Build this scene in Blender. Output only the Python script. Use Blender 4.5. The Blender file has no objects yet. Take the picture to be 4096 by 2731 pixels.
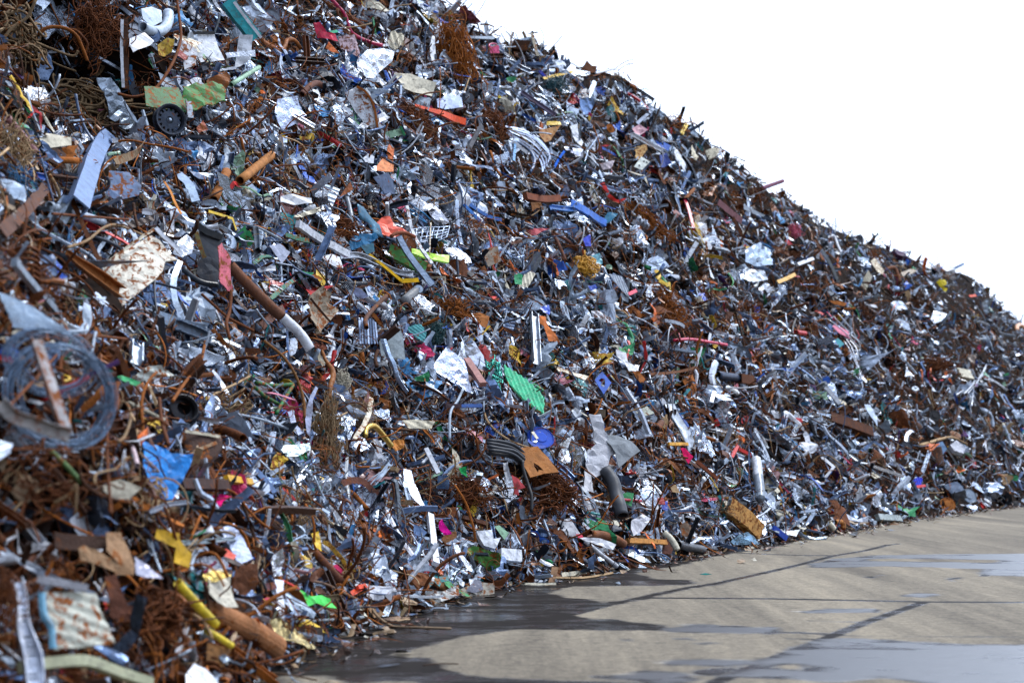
CLOUD_LOW, CLOUD_HIGH, SUN_E, EXPO, USE_DN, DENS = 0.8, 17, 2.4, 0.45, True, 1.0
import bpy, math, random
import numpy as np
from mathutils import Vector
from mathutils.bvhtree import BVHTree
from mathutils.geometry import delaunay_2d_cdt

rng = np.random.default_rng(7)
random.seed(7)
SC = bpy.context.scene
COL = SC.collection

# ------------------------------------------------------------------ camera
FX, CU, CV, HZ = 5689.0, 2048.0, 1365.5, 1866.0
EYE = np.array([0.0, 0.0, 2.0])
PITCH = math.atan((HZ - CV) / FX)
FWD = np.array([0, math.cos(PITCH), math.sin(PITCH)])
UPV = np.array([0, -math.sin(PITCH), math.cos(PITCH)])
RGT = np.array([1.0, 0, 0])


def ray(u, v):
    d = FWD + RGT * ((u - CU) / FX) + UPV * ((CV - v) / FX)
    return d / np.linalg.norm(d)


def to_px(p):
    q = np.asarray(p) - EYE
    z = q @ FWD
    return CU + FX * (q @ RGT) / z, CV - FX * (q @ UPV) / z, z


def ground_pt(u, v):
    d = ray(u, v)
    return EYE + d * (-EYE[2] / d[2])


def unit(a):
    a = np.asarray(a, float)
    return a / max(np.linalg.norm(a), 1e-9)


cam_d = bpy.data.cameras.new("camera")
cam = bpy.data.objects.new("camera", cam_d)
COL.objects.link(cam)
cam.location = EYE
cam.rotation_euler = (math.pi / 2 + PITCH, 0, 0)
cam_d.sensor_width = 36.0
cam_d.lens = 36.0 * FX / 4096.0
cam_d.clip_start, cam_d.clip_end = 0.1, 6000
cam_d.dof.use_dof = True
cam_d.dof.focus_distance = 27.0
cam_d.dof.aperture_fstop = 1.0
SC.camera = cam

# ------------------------------------------------------------------ small maths


def vnoise(x, y, seed=0):
    xi, yi = np.floor(x).astype(np.int64), np.floor(y).astype(np.int64)
    xf, yf = x - xi, y - yi
    sx, sy = xf * xf * (3 - 2 * xf), yf * yf * (3 - 2 * yf)

    def h(a, b):
        n = (a * 374761393 + b * 668265263 + seed * 974634721) & 0xFFFFFFFF
        n = ((n ^ (n >> 13)) * 1274126177) & 0xFFFFFFFF
        return ((n ^ (n >> 16)) & 0xFFFF) / 65535.0 * 2 - 1
    a = h(xi, yi) * (1 - sx) + h(xi + 1, yi) * sx
    b = h(xi, yi + 1) * (1 - sx) + h(xi + 1, yi + 1) * sx
    return a * (1 - sy) + b * sy


def sd_poly(P, poly, closed=True):
    """distance to a polyline; signed (negative inside) when closed"""
    P = np.asarray(P, float)
    poly = np.asarray(poly, float)
    d = np.full(len(P), 1e9)
    inside = np.zeros(len(P), bool)
    n = len(poly)
    for i in range(n if closed else n - 1):
        a, b = poly[i], poly[(i + 1) % n]
        e = b - a
        w = P - a
        t = np.clip((w @ e) / max(e @ e, 1e-12), 0, 1)
        q = w - t[:, None] * e
        d = np.minimum(d, np.hypot(q[:, 0], q[:, 1]))
        if closed:
            c = (a[1] > P[:, 1]) != (b[1] > P[:, 1])
            with np.errstate(divide="ignore", invalid="ignore"):
                xx = (b[0] - a[0]) * (P[:, 1] - a[1]) / (b[1] - a[1]) + a[0]
            inside ^= c & (P[:, 0] < xx)
    return np.where(inside, -d, d) if closed else d


def pts(s):
    return np.array([[float(q) for q in w.split(",")] for w in s.split()])


def src(tile, s):
    """points read off one enlarged tile of the photograph -> photograph pixels"""
    c, r = int(tile[0]), int(tile[1])
    p = pts(s) if isinstance(s, str) else np.asarray(s, float)
    return p * (1024 / 2351.0) + np.array([1024 * c, 683 * r if r < 3 else 2048])


PXT = 1024 / 2351.0

# ------------------------------------------------------------------ the heap as a height field
ET = np.array([0.475, 0.88])           # along the heap
EP = np.array([-0.88, 0.475])          # into the heap
foot_px = [(1000, 2731), (1110, 2660), (1240, 2590), (1400, 2530), (1560, 2465), (1760, 2400), (2000, 2345), (2240, 2315), (2480, 2275),
           (2830, 2213), (3130, 2166), (3320, 2140), (3480, 2105), (3800, 2055), (4096, 2024)]
foot = [ground_pt(u, v)[:2] for u, v in foot_px]
last = foot[-1]
foot = [np.array(q) for q in ((-14, -26), (-8.5, -12), (-6.2, -3), (-5.2, 3.5), (-4.6, 7.6), (-3.5, 9.9), (-2.75, 11.6))] + foot  # unseen near end carried round the camera's left, added to shade the heap
foot += [last + ET * 60, last + ET * 160]
foot = np.array(foot)
crest_px = [(1773, 0), (1808, 44), (1938, 91), (1960, 144), (1995, 180), (2048, 165), (2120, 145), (2165, 170), (2178, 245), (2296, 285), (2380, 262),
            (2466, 275), (2505, 310), (2530, 400), (2560, 425), (2627, 432), (2700, 478), (2762, 508), (2806, 560), (2875, 605), (2900, 640), (2945, 660),
            (3000, 700), (3072, 750), (3137, 776), (3185, 820), (3246, 890), (3298, 902), (3377, 935), (3446, 960), (3507, 974), (3616, 1004), (3682, 1050),
            (3769, 1075), (3847, 1084), (3899, 1135), (3978, 1200), (4030, 1255), (4096, 1320)]
PR, SLOPE = 24.0, 1.38
ct, ch = [], []
for u, v in crest_px:
    d = ray(u, v)
    k = PR / (d[:2] @ EP)
    q = EYE + d * k
    ct.append(q[:2] @ ET)
    ch.append(q[2])
ct, ch = np.array(ct), np.array(ch)
o_ = np.argsort(ct)
ct, ch = ct[o_], ch[o_]


FT, FP = (foot[7:] @ ET), (foot[7:] @ EP)


def smooth01(x):
    x = np.clip(x, 0, 1)
    return x * x * (3 - 2 * x)


def heap_height(X, Y, bumps=True):
    P = np.stack([X, Y], 1)
    t, p = P @ ET, P @ EP
    ring = np.vstack([foot, foot[-1] + EP * 120, [-200, 200.0], [-120, -26.0]])
    d = -sd_poly(P, ring)
    H = np.interp(t, ct, ch, left=17.5, right=ch[-1]) - 0.28
    left = smooth01((16 - t) / 8)
    H = H * (1 - left) + 12.5 * left
    pf = np.interp(t, FT, FP)
    hl = np.polyval(np.polyfit(ct, ch, 1), np.clip(t, ct[0], ct[-1])) - .28
    s = (1.03 * hl / np.maximum(PR - pf, 8)) * (1 - left) + (SLOPE + 0.35) * left
    front = s * d + (1 - left) * (H - hl + .15) * smooth01((p - 20.5) / 3)
    back = H + 0.12 - 0.9 * np.maximum((p - PR) * (1 - left) + (d - PR + 11.2) * left, 0)
    k = 0.35
    z = np.where(d > 0, -k * np.logaddexp(-front / k, -np.minimum(back, 60) / k), d * 1.2)
    z = np.where(d > 0, np.maximum(np.minimum(z, front), np.where(d > 20, -1, 0.4 * front)), z)
    # hollow behind the hanging bars
    if bumps:
        a = smooth01(d / 1.5) * (1 - .55 * smooth01((p - 20) / 3) * (1 - left))
        z = z + a * (0.55 * vnoise(t / 2.6, p / 2.6, 1) + 0.28 * vnoise(t / 1.1, p / 1.1, 2) + 0.15 * vnoise(t / .5, p / .5, 3))
    return z


tt = np.concatenate([np.concatenate([np.arange(-30, 2, 0.8), np.arange(2, 60, 0.3)]), np.arange(60, 120, 0.6), np.arange(120, 330, 1.5)])
pp = np.concatenate([np.arange(-13, -1.5, .8), np.arange(-1.5, 26, 0.3), np.arange(26, 60, 1.2)])
TT, PP = np.meshgrid(tt, pp, indexing="ij")
HX = TT * ET[0] + PP * EP[0]
HY = TT * ET[1] + PP * EP[1]


def grid_faces(n, m):
    i = np.arange((n - 1) * m).reshape(n - 1, m)[:, :-1].ravel()
    return np.stack([i, i + m, i + m + 1, i + 1], 1)


def heap_mesh(bumps):
    z = heap_height(HX.ravel(), HY.ravel(), bumps)
    return np.stack([HX.ravel(), HY.ravel(), z], 1)


hv = heap_mesh(True)
# the hollow near the top behind hanging bars
def dent(V, P0, n0, R0, depth):
    r = np.linalg.norm(V - P0, axis=1) / R0
    return V - n0 * (depth * np.clip(1 - r * r, 0, 1))[:, None]


hf = grid_faces(len(tt), len(pp))[:, ::-1]
hf = hf[(hv[hf][:, :, 2].max(1) > -0.6)]
HOLLOWS = []
bvh = BVHTree.FromPolygons([tuple(v) for v in hv], hf.tolist())
for (u_, v_, r_, dp_) in ((250, 110, 2.3, 2.2), (40, 900, 0.9, .8), (60, 1950, 1.0, .8), (430, 2230, .7, .6), (330, 1480, .7, .5)):
    h_ = bvh.ray_cast(Vector(EYE), Vector(ray(u_, v_)), 300)
    P0 = np.array(h_[0])
    n0 = unit(np.array([0.35, -.8, .35]))
    HOLLOWS.append((P0, r_))
    hv = dent(hv, P0, n0, r_, dp_)
bvh = BVHTree.FromPolygons([tuple(v) for v in hv], hf.tolist())
hs = heap_mesh(False)
bvh_s = BVHTree.FromPolygons([tuple(v) for v in hs], hf.tolist())


def at(u, v):
    """the point of the heap or the yard that the photograph shows at a pixel, the heap's normal there"""
    for _ in range(60):
        d = ray(u, v)
        h = bvh.ray_cast(Vector(EYE), Vector(d), 400)
        g = EYE[2] / -d[2] if d[2] < -1e-4 else 1e9
        if h[0] is not None and h[3] < g:
            s = bvh_s.find_nearest(h[0], 5.0)
            n = np.array(s[1]) if s[1] is not None else np.array(h[1])
            if n[2] < 0:
                n = -n
            return np.array(h[0]), n, h[3]
        if g < 400:
            return EYE + d * g, np.array([0, 0, 1.0]), g
        v += 14
    return EYE + ray(u, v) * 60, np.array([0, -0.7, 0.7]), 60.0


# ------------------------------------------------------------------ materials
MATS = {}


def nd(nt, kind, **kw):
    n = nt.nodes.new(kind)
    for k, v in kw.items():
        if k in n.inputs:
            n.inputs[k].default_value = v
        else:
            setattr(n, k, v)
    return n


def scrap_mat(name, metallic=0.0, rough=0.45, rust=0.2, dirt=0.5, attr=False, bump=0.25, bscale=14.0, var=0.35, spec=0.22):
    key = name
    if key in MATS:
        return MATS[key]
    m = bpy.data.materials.new(name)
    m.use_nodes = True
    nt = m.node_tree
    L = nt.links.new
    b = nt.nodes["Principled BSDF"]
    geo = nd(nt, "ShaderNodeNewGeometry")
    if attr:
        c = nd(nt, "ShaderNodeAttribute", attribute_name="col")
        colour, alpha = c.outputs["Color"], c.outputs["Alpha"]
    else:
        c = nd(nt, "ShaderNodeObjectInfo")
        colour, alpha = c.outputs["Color"], None
    n1 = nd(nt, "ShaderNodeTexNoise", Scale=5.0, Detail=5.0, Roughness=0.65)
    n2 = nd(nt, "ShaderNodeTexNoise", Scale=9.0, Detail=6.0, Roughness=0.7, Distortion=0.6)
    n3 = nd(nt, "ShaderNodeTexNoise", Scale=bscale, Detail=3.0, Roughness=0.6)
    for n in (n1, n2, n3):
        L(geo.outputs["Position"], n.inputs["Vector"])
    # tone variation of the paint or metal itself
    mr = nd(nt, "ShaderNodeMapRange")
    mr.inputs["From Min"].default_value, mr.inputs["From Max"].default_value = 0.3, 0.7
    mr.inputs["To Min"].default_value, mr.inputs["To Max"].default_value = 1.0 - var, 1.0 + var * 0.45
    L(n1.outputs["Fac"], mr.inputs["Value"])
    mul = nd(nt, "ShaderNodeVectorMath", operation="SCALE")
    L(colour, mul.inputs[0])
    L(mr.outputs["Result"], mul.inputs["Scale"])
    # dirt patches
    dm = nd(nt, "ShaderNodeMapRange")
    dm.inputs["From Min"].default_value, dm.inputs["From Max"].default_value = 0.52, 0.68
    dm.inputs["To Max"].default_value = dirt
    L(n3.outputs["Fac"], dm.inputs["Value"])
    mix1 = nd(nt, "ShaderNodeMix", data_type="RGBA")
    mix1.inputs[7].default_value = (0.06, 0.045, 0.035, 1)
    L(dm.outputs["Result"], mix1.inputs["Factor"])
    L(mul.outputs[0], mix1.inputs[6])
    # rust patches
    rm = nd(nt, "ShaderNodeMapRange")
    th = 0.72 - 0.34 * rust
    rm.inputs["From Min"].default_value, rm.inputs["From Max"].default_value = th, th + 0.06
    L(n2.outputs["Fac"], rm.inputs["Value"])
    rc = nd(nt, "ShaderNodeMix", data_type="RGBA")
    rc.inputs[6].default_value = (0.04, 0.014, 0.007, 1)
    rc.inputs[7].default_value = (0.34, 0.10, 0.016, 1)
    L(n1.outputs["Fac"], rc.inputs["Factor"])
    mix2 = nd(nt, "ShaderNodeMix", data_type="RGBA")
    L(rm.outputs["Result"], mix2.inputs["Factor"])
    L(mix1.outputs[2], mix2.inputs[6])
    L(rc.outputs[2], mix2.inputs[7])
    L(mix2.outputs[2], b.inputs["Base Color"])
    inv = nd(nt, "ShaderNodeMath", operation="SUBTRACT")
    inv.inputs[0].default_value = 1.0
    L(rm.outputs["Result"], inv.inputs[1])
    mm = nd(nt, "ShaderNodeMath", operation="MULTIPLY")
    L(inv.outputs[0], mm.inputs[0])
    if alpha is not None:
        L(alpha, mm.inputs[1])
    else:
        mm.inputs[1].default_value = metallic
    L(mm.outputs[0], b.inputs["Metallic"])
    rr = nd(nt, "ShaderNodeMapRange")
    rr.inputs["To Min"].default_value, rr.inputs["To Max"].default_value = rough, 0.85
    L(rm.outputs["Result"], rr.inputs["Value"])
    L(rr.outputs["Result"], b.inputs["Roughness"])
    b.inputs["Specular IOR Level"].default_value = spec
    if bump:
        bp = nd(nt, "ShaderNodeBump", Strength=bump, Distance=0.04)
        L(n3.outputs["Fac"], bp.inputs["Height"])
        L(bp.outputs["Normal"], b.inputs["Normal"])
    MATS[key] = m
    return m


def mat(k):
    d = {
        "paint": dict(name="painted_metal", metallic=0.0, rough=0.46, rust=0.22, dirt=0.45),
        "worn": dict(name="worn_painted_metal", metallic=0.0, rough=0.58, rust=0.62, dirt=0.5),
        "metal": dict(name="bare_sheet_metal", metallic=0.8, rough=0.32, rust=0.12, dirt=0.35, bump=0.35),
        "steel": dict(name="dull_steel", metallic=0.45, rough=0.42, rust=0.3, dirt=0.4),
        "foil": dict(name="bright_foil", metallic=0.75, rough=0.26, rust=0.0, dirt=0.12, bump=0.6, bscale=22.0, var=0.15),
        "rust": dict(spec=0.1, name="rusty_steel", metallic=0.0, rough=0.75, rust=0.45, dirt=0.3, bump=0.4, bscale=30.0),
        "plastic": dict(spec=0.35, name="worn_plastic", metallic=0.0, rough=0.33, rust=0.0, dirt=0.4, bump=0.12),
        "rubber": dict(name="black_rubber", metallic=0.0, rough=0.5, rust=0.0, dirt=0.2, bump=0.1),
        "cloth": dict(spec=0.05, name="torn_cloth", metallic=0.0, rough=0.9, rust=0.0, dirt=0.35, bump=0.5, bscale=40.0),
        "board": dict(spec=0.1, name="weathered_board", metallic=0.0, rough=0.8, rust=0.15, dirt=0.6, bump=0.4, bscale=25.0),
    }[k]
    return scrap_mat(**d)


# ------------------------------------------------------------------ objects
def quads_tris(F):
    q = [f for f in F if len(f) == 4]
    t = [f for f in F if len(f) == 3]
    return q, t


def new_mesh(name, V, F, smooth=False):
    me = bpy.data.meshes.new(name)
    me.from_pydata([tuple(v) for v in np.asarray(V)], [], [tuple(int(i) for i in f) for f in F])
    if smooth:
        me.shade_smooth()
    me.update()
    return me


def link(name, me, m, loc, col, parent=None, label=None, cat=None, group=None, kind=None):
    o = bpy.data.objects.new(name, me)
    COL.objects.link(o)
    if m is not None and not me.materials:
        me.materials.append(m)
    o.color = (*col[:3], 1.0)
    if parent is not None:
        o.parent = parent
        w = np.zeros(3)
        q = parent
        while q is not None:
            w += np.array(q.location)
            q = q.parent
        o.location = np.asarray(loc) - w
    else:
        o.location = loc
    for k, v in (("label", label), ("category", cat), ("group", group), ("kind", kind)):
        if v:
            o[k] = v
    return o


# ------------------------------------------------------------------ shape helpers
def frames(path, up):
    path = np.asarray(path, float)
    n = len(path)
    T = np.zeros_like(path)
    T[1:-1] = path[2:] - path[:-2]
    T[0], T[-1] = path[1] - path[0], path[-1] - path[-2]
    T /= np.maximum(np.linalg.norm(T, axis=1), 1e-9)[:, None]
    Q = np.zeros_like(path)
    q = np.asarray(up, float)
    for i in range(n):
        q = q - (q @ T[i]) * T[i]
        if np.linalg.norm(q) < 1e-4:
            q = np.cross(T[i], [0.3, 0.5, 0.8])
        q = q / np.linalg.norm(q)
        Q[i] = q
    return T, Q, np.cross(Q, T)      # tangent, profile-y, profile-x


def sweep(path, prof, up=(0, 0, 1), scale=None, twist=None, caps=True):
    path = np.asarray(path, float)
    prof = np.asarray(prof, float)
    T, Q, S = frames(path, up)
    n, k = len(path), len(prof)
    if twist is not None:
        c, s = np.cos(twist)[:, None], np.sin(twist)[:, None]
        S, Q = S * c + Q * s, Q * c - S * s
    sc = np.ones(n) if scale is None else np.asarray(scale)
    V = (path[:, None, :] + S[:, None, :] * (prof[None, :, 0, None] * sc[:, None, None]) + Q[:, None, :] * (prof[None, :, 1, None] * sc[:, None, None])).reshape(-1, 3)
    F = []
    for i in range(n - 1):
        for j in range(k):
            j2 = (j + 1) % k
            F.append((i * k + j, i * k + j2, (i + 1) * k + j2, (i + 1) * k + j))
    if caps:
        F.append(tuple(range(k))[::-1])
        F.append(tuple((n - 1) * k + j for j in range(k)))
    return V, F


def circ(r, n=8, a0=0.0):
    a = np.linspace(0, 2 * math.pi, n, endpoint=False) + a0
    return np.stack([np.cos(a) * r, np.sin(a) * r], 1)


def hollow(path, r, wall, n=10, up=(0, 0, 1)):
    """an open pipe: outer skin, inner skin, two ring ends"""
    Vo, Fo = sweep(path, circ(r, n), up, caps=False)
    Vi, Fi = sweep(path, circ(r - wall, n), up, caps=False)
    k = len(Vo)
    F = list(Fo) + [tuple(q + k for q in f[::-1]) for f in Fi]
    m = len(path) - 1
    for j in range(n):
        j2 = (j + 1) % n
        F.append((j2, j, k + j, k + j2))
        F.append((m * n + j, m * n + j2, k + m * n + j2, k + m * n + j))
    return np.vstack([Vo, Vi]), F


def resample(path, n, smooth=True):
    path = np.asarray(path, float)
    d = np.r_[0, np.cumsum(np.linalg.norm(np.diff(path, axis=0), axis=1))]
    t = np.linspace(0, d[-1], n)
    if smooth and len(path) > 2:
        # Catmull-Rom through the points
        out = []
        P = np.vstack([2 * path[0] - path[1], path, 2 * path[-1] - path[-2]])
        for x in t:
            i = min(max(np.searchsorted(d, x) - 1, 0), len(path) - 2)
            w = (x - d[i]) / max(d[i + 1] - d[i], 1e-9)
            p0, p1, p2, p3 = P[i], P[i + 1], P[i + 2], P[i + 3]
            out.append(0.5 * (2 * p1 + (p2 - p0) * w + (2 * p0 - 5 * p1 + 4 * p2 - p3) * w * w + (3 * p1 - p0 - 3 * p2 + p3) * w ** 3))
        return np.array(out)
    return np.stack([np.interp(t, d, path[:, k]) for k in range(path.shape[1])], 1)


def section(kind, w, t=None):
    h = w / 2
    t = t or max(0.006, w * 0.09)
    if kind == "flat":
        return np.array([(-h, -t / 2), (h, -t / 2), (h, t / 2), (-h, t / 2)])
    if kind == "box":
        return np.array([(-h, -h * .7), (h, -h * .7), (h, h * .7), (-h, h * .7)])
    if kind == "L":
        return np.array([(-h, -h * .2), (h, -h * .2), (h, -h * .2 + t), (-h + t, -h * .2 + t), (-h + t, h * .9), (-h, h * .9)])
    if kind == "U":
        g = h * .7
        return np.array([(-h, -g), (h, -g), (h, g), (h - t, g), (h - t, -g + t), (-h + t, -g + t), (-h + t, g), (-h, g)])
    if kind == "N":      # channel with its back to the viewer's side
        g = h * .6
        return np.array([(-h, g), (-h, -g), (-h + t, -g), (-h + t, g - t), (h - t, g - t), (h - t, -g), (h, -g), (h, g)])
    if kind == "I":
        g = h * .8
        return np.array([(-h, -g), (h, -g), (h, -g + t), (t / 2, -g + t), (t / 2, g - t), (h, g - t), (h, g), (-h, g), (-h, g - t), (-t / 2, g - t), (-t / 2, -g + t), (-h, -g + t)])
    if kind == "V":
        return np.array([(-h, 0), (0, h * .45), (h, 0), (h, -t), (0, h * .45 - t), (-h, -t)])
    if kind == "half":
        a = np.linspace(0, math.pi, 9)
        o = np.stack([np.cos(a) * h, np.sin(a) * h * .8], 1)
        i = np.stack([np.cos(a) * (h - t), np.sin(a) * (h - t) * .8 - t * .2], 1)[::-1]
        return np.vstack([o, i])
    raise KeyError(kind)


def crumple(xy, size, rg, amp, folds, noise=0.35):
    """height of creased sheet metal over its own plane: sharp ridges along random lines"""
    z = np.zeros(len(xy))
    for _ in range(folds):
        a = rg.uniform(0, math.pi)
        o = rg.uniform(-.4, .4) * size
        s = (xy[:, 0] * math.cos(a) + xy[:, 1] * math.sin(a) - o) / size
        z += np.abs(s) * rg.choice([-1, 1]) * rg.uniform(.5, 1.4)
    z += rg.normal(0, noise, len(xy)) * .3
    return z * amp * size


def solid(V, F, nrm, t):
    """give a sheet its thickness"""
    n = len(V)
    e = {}
    for f in F:
        for a, b in zip(f, tuple(f[1:]) + (f[0],)):
            e[(a, b)] = 1
    F2 = [tuple(f) for f in F] + [tuple(i + n for i in f[::-1]) for f in F]
    for (a, b) in e:
        if (b, a) not in e:
            F2.append((b, a, a + n, b + n))
    return np.vstack([V, V - np.asarray(nrm) * t]), F2


def fill_outline(poly, spacing, rg, jitter=.3, grid=None):
    """triangles inside an outline: edge points, inner points"""
    poly = np.asarray(poly, float)
    E = []
    for i in range(len(poly)):
        a, b = poly[i], poly[(i + 1) % len(poly)]
        k = max(1, int(np.linalg.norm(b - a) / spacing))
        for j in range(k):
            E.append(a + (b - a) * j / k)
    E = np.array(E)
    lo, hi = poly.min(0), poly.max(0)
    nx, ny = max(2, int((hi[0] - lo[0]) / spacing)), max(2, int((hi[1] - lo[1]) / spacing))
    gx, gy = np.meshgrid(np.linspace(lo[0], hi[0], nx + 1), np.linspace(lo[1], hi[1], ny + 1))
    G = np.stack([gx.ravel(), gy.ravel()], 1) + rg.uniform(-jitter, jitter, (gx.size, 2)) * spacing
    G = G[sd_poly(G, poly) < -spacing * .35]
    P = np.vstack([E, G])
    ed = [(i, (i + 1) % len(E)) for i in range(len(E))]
    r = delaunay_2d_cdt([Vector(p) for p in P], ed, [], 1, 1e-6)
    return np.array([tuple(v) for v in r[0]]), [tuple(f) for f in r[2]]
# ------------------------------------------------------------------ light and sky
W = bpy.data.worlds.new("World")
SC.world = W
W.use_nodes = True
wt = W.node_tree
SUN_EL, SUN_AZ = math.radians(60), math.radians(55)     # azimuth clockwise from +Y
sky = wt.nodes.new("ShaderNodeTexSky")
sky.sky_type = "NISHITA"
sky.sun_disc = False
sky.sun_elevation = SUN_EL
sky.sun_rotation = SUN_AZ
sky.air_density, sky.dust_density, sky.ozone_density = 1.0, 2.0, 1.0
bg = wt.nodes["Background"]
tc = wt.nodes.new("ShaderNodeTexCoord")
cn = nd(wt, "ShaderNodeTexNoise", Scale=1.6, Detail=6.0, Roughness=0.55)
sep = wt.nodes.new("ShaderNodeSeparateXYZ")
wt.links.new(tc.outputs["Generated"], cn.inputs["Vector"])
wt.links.new(tc.outputs["Generated"], sep.inputs[0])
# a closed bright cloud layer, thickest low down, with a few thin bluish places
cm = nd(wt, "ShaderNodeMapRange")
cm.inputs["From Min"].default_value, cm.inputs["From Max"].default_value = 0.3, 0.5
cm.inputs["To Min"].default_value, cm.inputs["To Max"].default_value = 0.62, 1.0
wt.links.new(cn.outputs["Fac"], cm.inputs["Value"])
# overcast luminance: brighter overhead than along the horizon
lum = nd(wt, "ShaderNodeMapRange")
lum.inputs["From Min"].default_value, lum.inputs["From Max"].default_value = -0.2, 0.75
lum.inputs["To Min"].default_value, lum.inputs["To Max"].default_value = CLOUD_LOW, CLOUD_HIGH
# brightest part of the cloud cover round the hidden sun, dull behind the camera
dt = nd(wt, "ShaderNodeVectorMath", operation="DOT_PRODUCT")
wt.links.new(tc.outputs["Generated"], dt.inputs[0])
az_, el_ = math.radians(45), math.radians(56)
dt.inputs[1].default_value = (math.sin(az_) * math.cos(el_), math.cos(az_) * math.cos(el_), math.sin(el_))
wt.links.new(dt.outputs["Value"], lum.inputs["Value"])
cc = nd(wt, "ShaderNodeVectorMath", operation="SCALE")
cc.inputs[0].default_value = (0.82, 0.95, 1.20)
wt.links.new(lum.outputs["Result"], cc.inputs["Scale"])
mx = nd(wt, "ShaderNodeMix", data_type="RGBA")
wt.links.new(cm.outputs["Result"], mx.inputs["Factor"])
wt.links.new(sky.outputs["Color"], mx.inputs[6])
wt.links.new(cc.outputs[0], mx.inputs[7])
wt.links.new(mx.outputs[2], bg.inputs["Color"])
bg.inputs["Strength"].default_value = 0.1
sd = bpy.data.lights.new("sun", "SUN")
sd.energy = SUN_E
sd.angle = math.radians(14)
sd.color = (1.0, 0.98, 0.95)
so = bpy.data.objects.new("sun", sd)
COL.objects.link(so)
sdir = np.array([math.sin(SUN_AZ) * math.cos(SUN_EL), math.cos(SUN_AZ) * math.cos(SUN_EL), math.sin(SUN_EL)])
so.rotation_euler = Vector(sdir).to_track_quat("Z", "Y").to_euler()
so.location = (30, 20, 60)
SC.view_settings.view_transform = "Standard"
SC.view_settings.look = "None"
SC.view_settings.exposure = EXPO
SC.view_settings.gamma = 1.0
SC.cycles.max_bounces = 6
SC.cycles.diffuse_bounces = 3
SC.cycles.glossy_bounces = 3
SC.cycles.sample_clamp_indirect = 6.0
SC.cycles.use_denoising = USE_DN

# ------------------------------------------------------------------ the yard
def tp(*a):
    """(tile, points) pairs -> ground coordinates"""
    out = []
    for tile, s in a:
        for u, v in src(tile, s):
            v = max(v, HZ + 40)
            out.append(ground_pt(u, v)[:2])
    return np.array(out)


band = np.vstack([foot[5:] - EP * -2.0, tp(("33", "700,150 400,260 100,330 0,345"), ("23", "2200,420 2000,480 2600,900 2600,1250 2300,1750 300,1750"), ("13", "1500,1548 850,1568 560,1500 120,1500 0,1530 -300,1900"))])
band = np.vstack([(foot[4:22] + EP * 3.0), tp(("33", "300,255 100,318"), ("23", "2351,345 2100,400 1900,560 2200,800 2400,1100 2300,1300 2300,1700 300,1700"), ("13", "1500,1550 850,1570 560,1502 120,1500 0,1530 -300,1800"))])
dry = [tp(("23", "1140,560 1230,530 1500,500 1900,400 2351,325 3000,230 3400,180 3400,640 1900,640 1700,650 1640,622 1300,612 1220,580")),
       tp(("23", "360,745 430,710 560,682 860,677 1300,674 1620,668 1700,640 2351,600 2351,640 1900,655 1620,685 1000,805 840,828 760,797 500,785")),
       tp(("23", "560,940 900,858 1180,808 1620,700 1900,665 2351,600 3300,500 3400,1100 2351,1058 1870,1030 1500,1062 1300,1030 1190,1012 1100,1008 1000,985 720,975")),
       tp(("13", "1250,1310 1600,1220 1950,1140 2351,1075"), ("23", "400,1078 1000,1085 1500,1085 1900,1098 3400,1110 3400,1800 2300,1800 2351,1600 700,1552 0,1530"), ("13", "2100,1518 1900,1487 1780,1440 1740,1390 1600,1340 1400,1335")),
       tp(("13", "120,1508 560,1506 850,1575 700,1800 -100,1800"))]
joints = [tp(("23", "100,1010 560,935 900,845 1180,785 1620,690 1900,648"), ("33", "0,548 250,490 600,400 900,350 1100,300 1210,288")),
          tp(("23", "1180,785 2351,792"), ("33", "1000,812 1450,822 2351,826")),
          tp(("23", "1850,1565 2130,1450"), ("33", "0,1362 400,1210 620,1120 900,1010 1200,905 1440,820")),
          tp(("33", "450,298 1080,298")), tp(("33", "-300,370 0,385 350,396 600,396")), tp(("33", "-900,1085 0,1100 300,1105 600,1120")),
          tp(("33", "600,1132 2351,1145")), tp(("33", "1980,585 2351,440 2600,330")), tp(("33", "370,995 900,1008")), tp(("33", "180,1158 480,1166"))]
jw = [.12, .15, .12, .12, .17, .11, .05, .12, .06, .07]
puds = [tp(("33", "-300,1500 0,1385 250,1290 480,1195 700,1168 1100,1178 1600,1212 2351,1228 2900,1240 2900,1800 1700,1600 1350,1535 1000,1500 600,1532 0,1505")),
        tp(("33", "420,480 650,432 1000,398 1600,387 2351,382 2900,380 2900,600 2040,574 2000,560 2040,520 1500,500 1000,492 700,500 450,505")),
        tp(("23", "1480,1072 1640,1045 1860,1034 2000,1060 2351,1064"), ("33", "0,1090 0,1108"), ("23", "1900,1098 1500,1090")),
        tp(("23", "900,1515 1170,1492 1250,1468 1540,1480 1575,1530 1400,1560 1200,1530")),
        tp(("23", "1480,1372 1850,1360 2250,1384 1900,1402 1500,1380")),
        tp(("33", "380,912 560,893 900,891 965,912 600,916")), tp(("33", "1305,767 1380,750 1485,752 1400,775"))]
puddry = [tp(("33", "800,428 1100,420 2200,436 2160,466 1300,455 900,450")), tp(("33", "-100,1420 0,1385 300,1370 560,1430 300,1452 0,1440"))]
stains = [tp(("23", "1660,1205 1780,1190 1855,1200 1750,1228")), tp(("23", "1500,1162 1640,1153 1780,1178 1640,1180")), tp(("33", "870,592 1045,573 950,603")),
          tp(("33", "1615,612 1775,598 1700,630")), tp(("23", "1600,1450 1900,1425 2150,1440 1900,1500 1650,1490")), tp(("33", "1300,770 1380,740 1500,748 1400,780")),
          tp(("33", "370,915 560,885 980,893 990,918 600,925")), tp(("23", "1000,1165 1120,1160 1080,1180"))]
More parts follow.
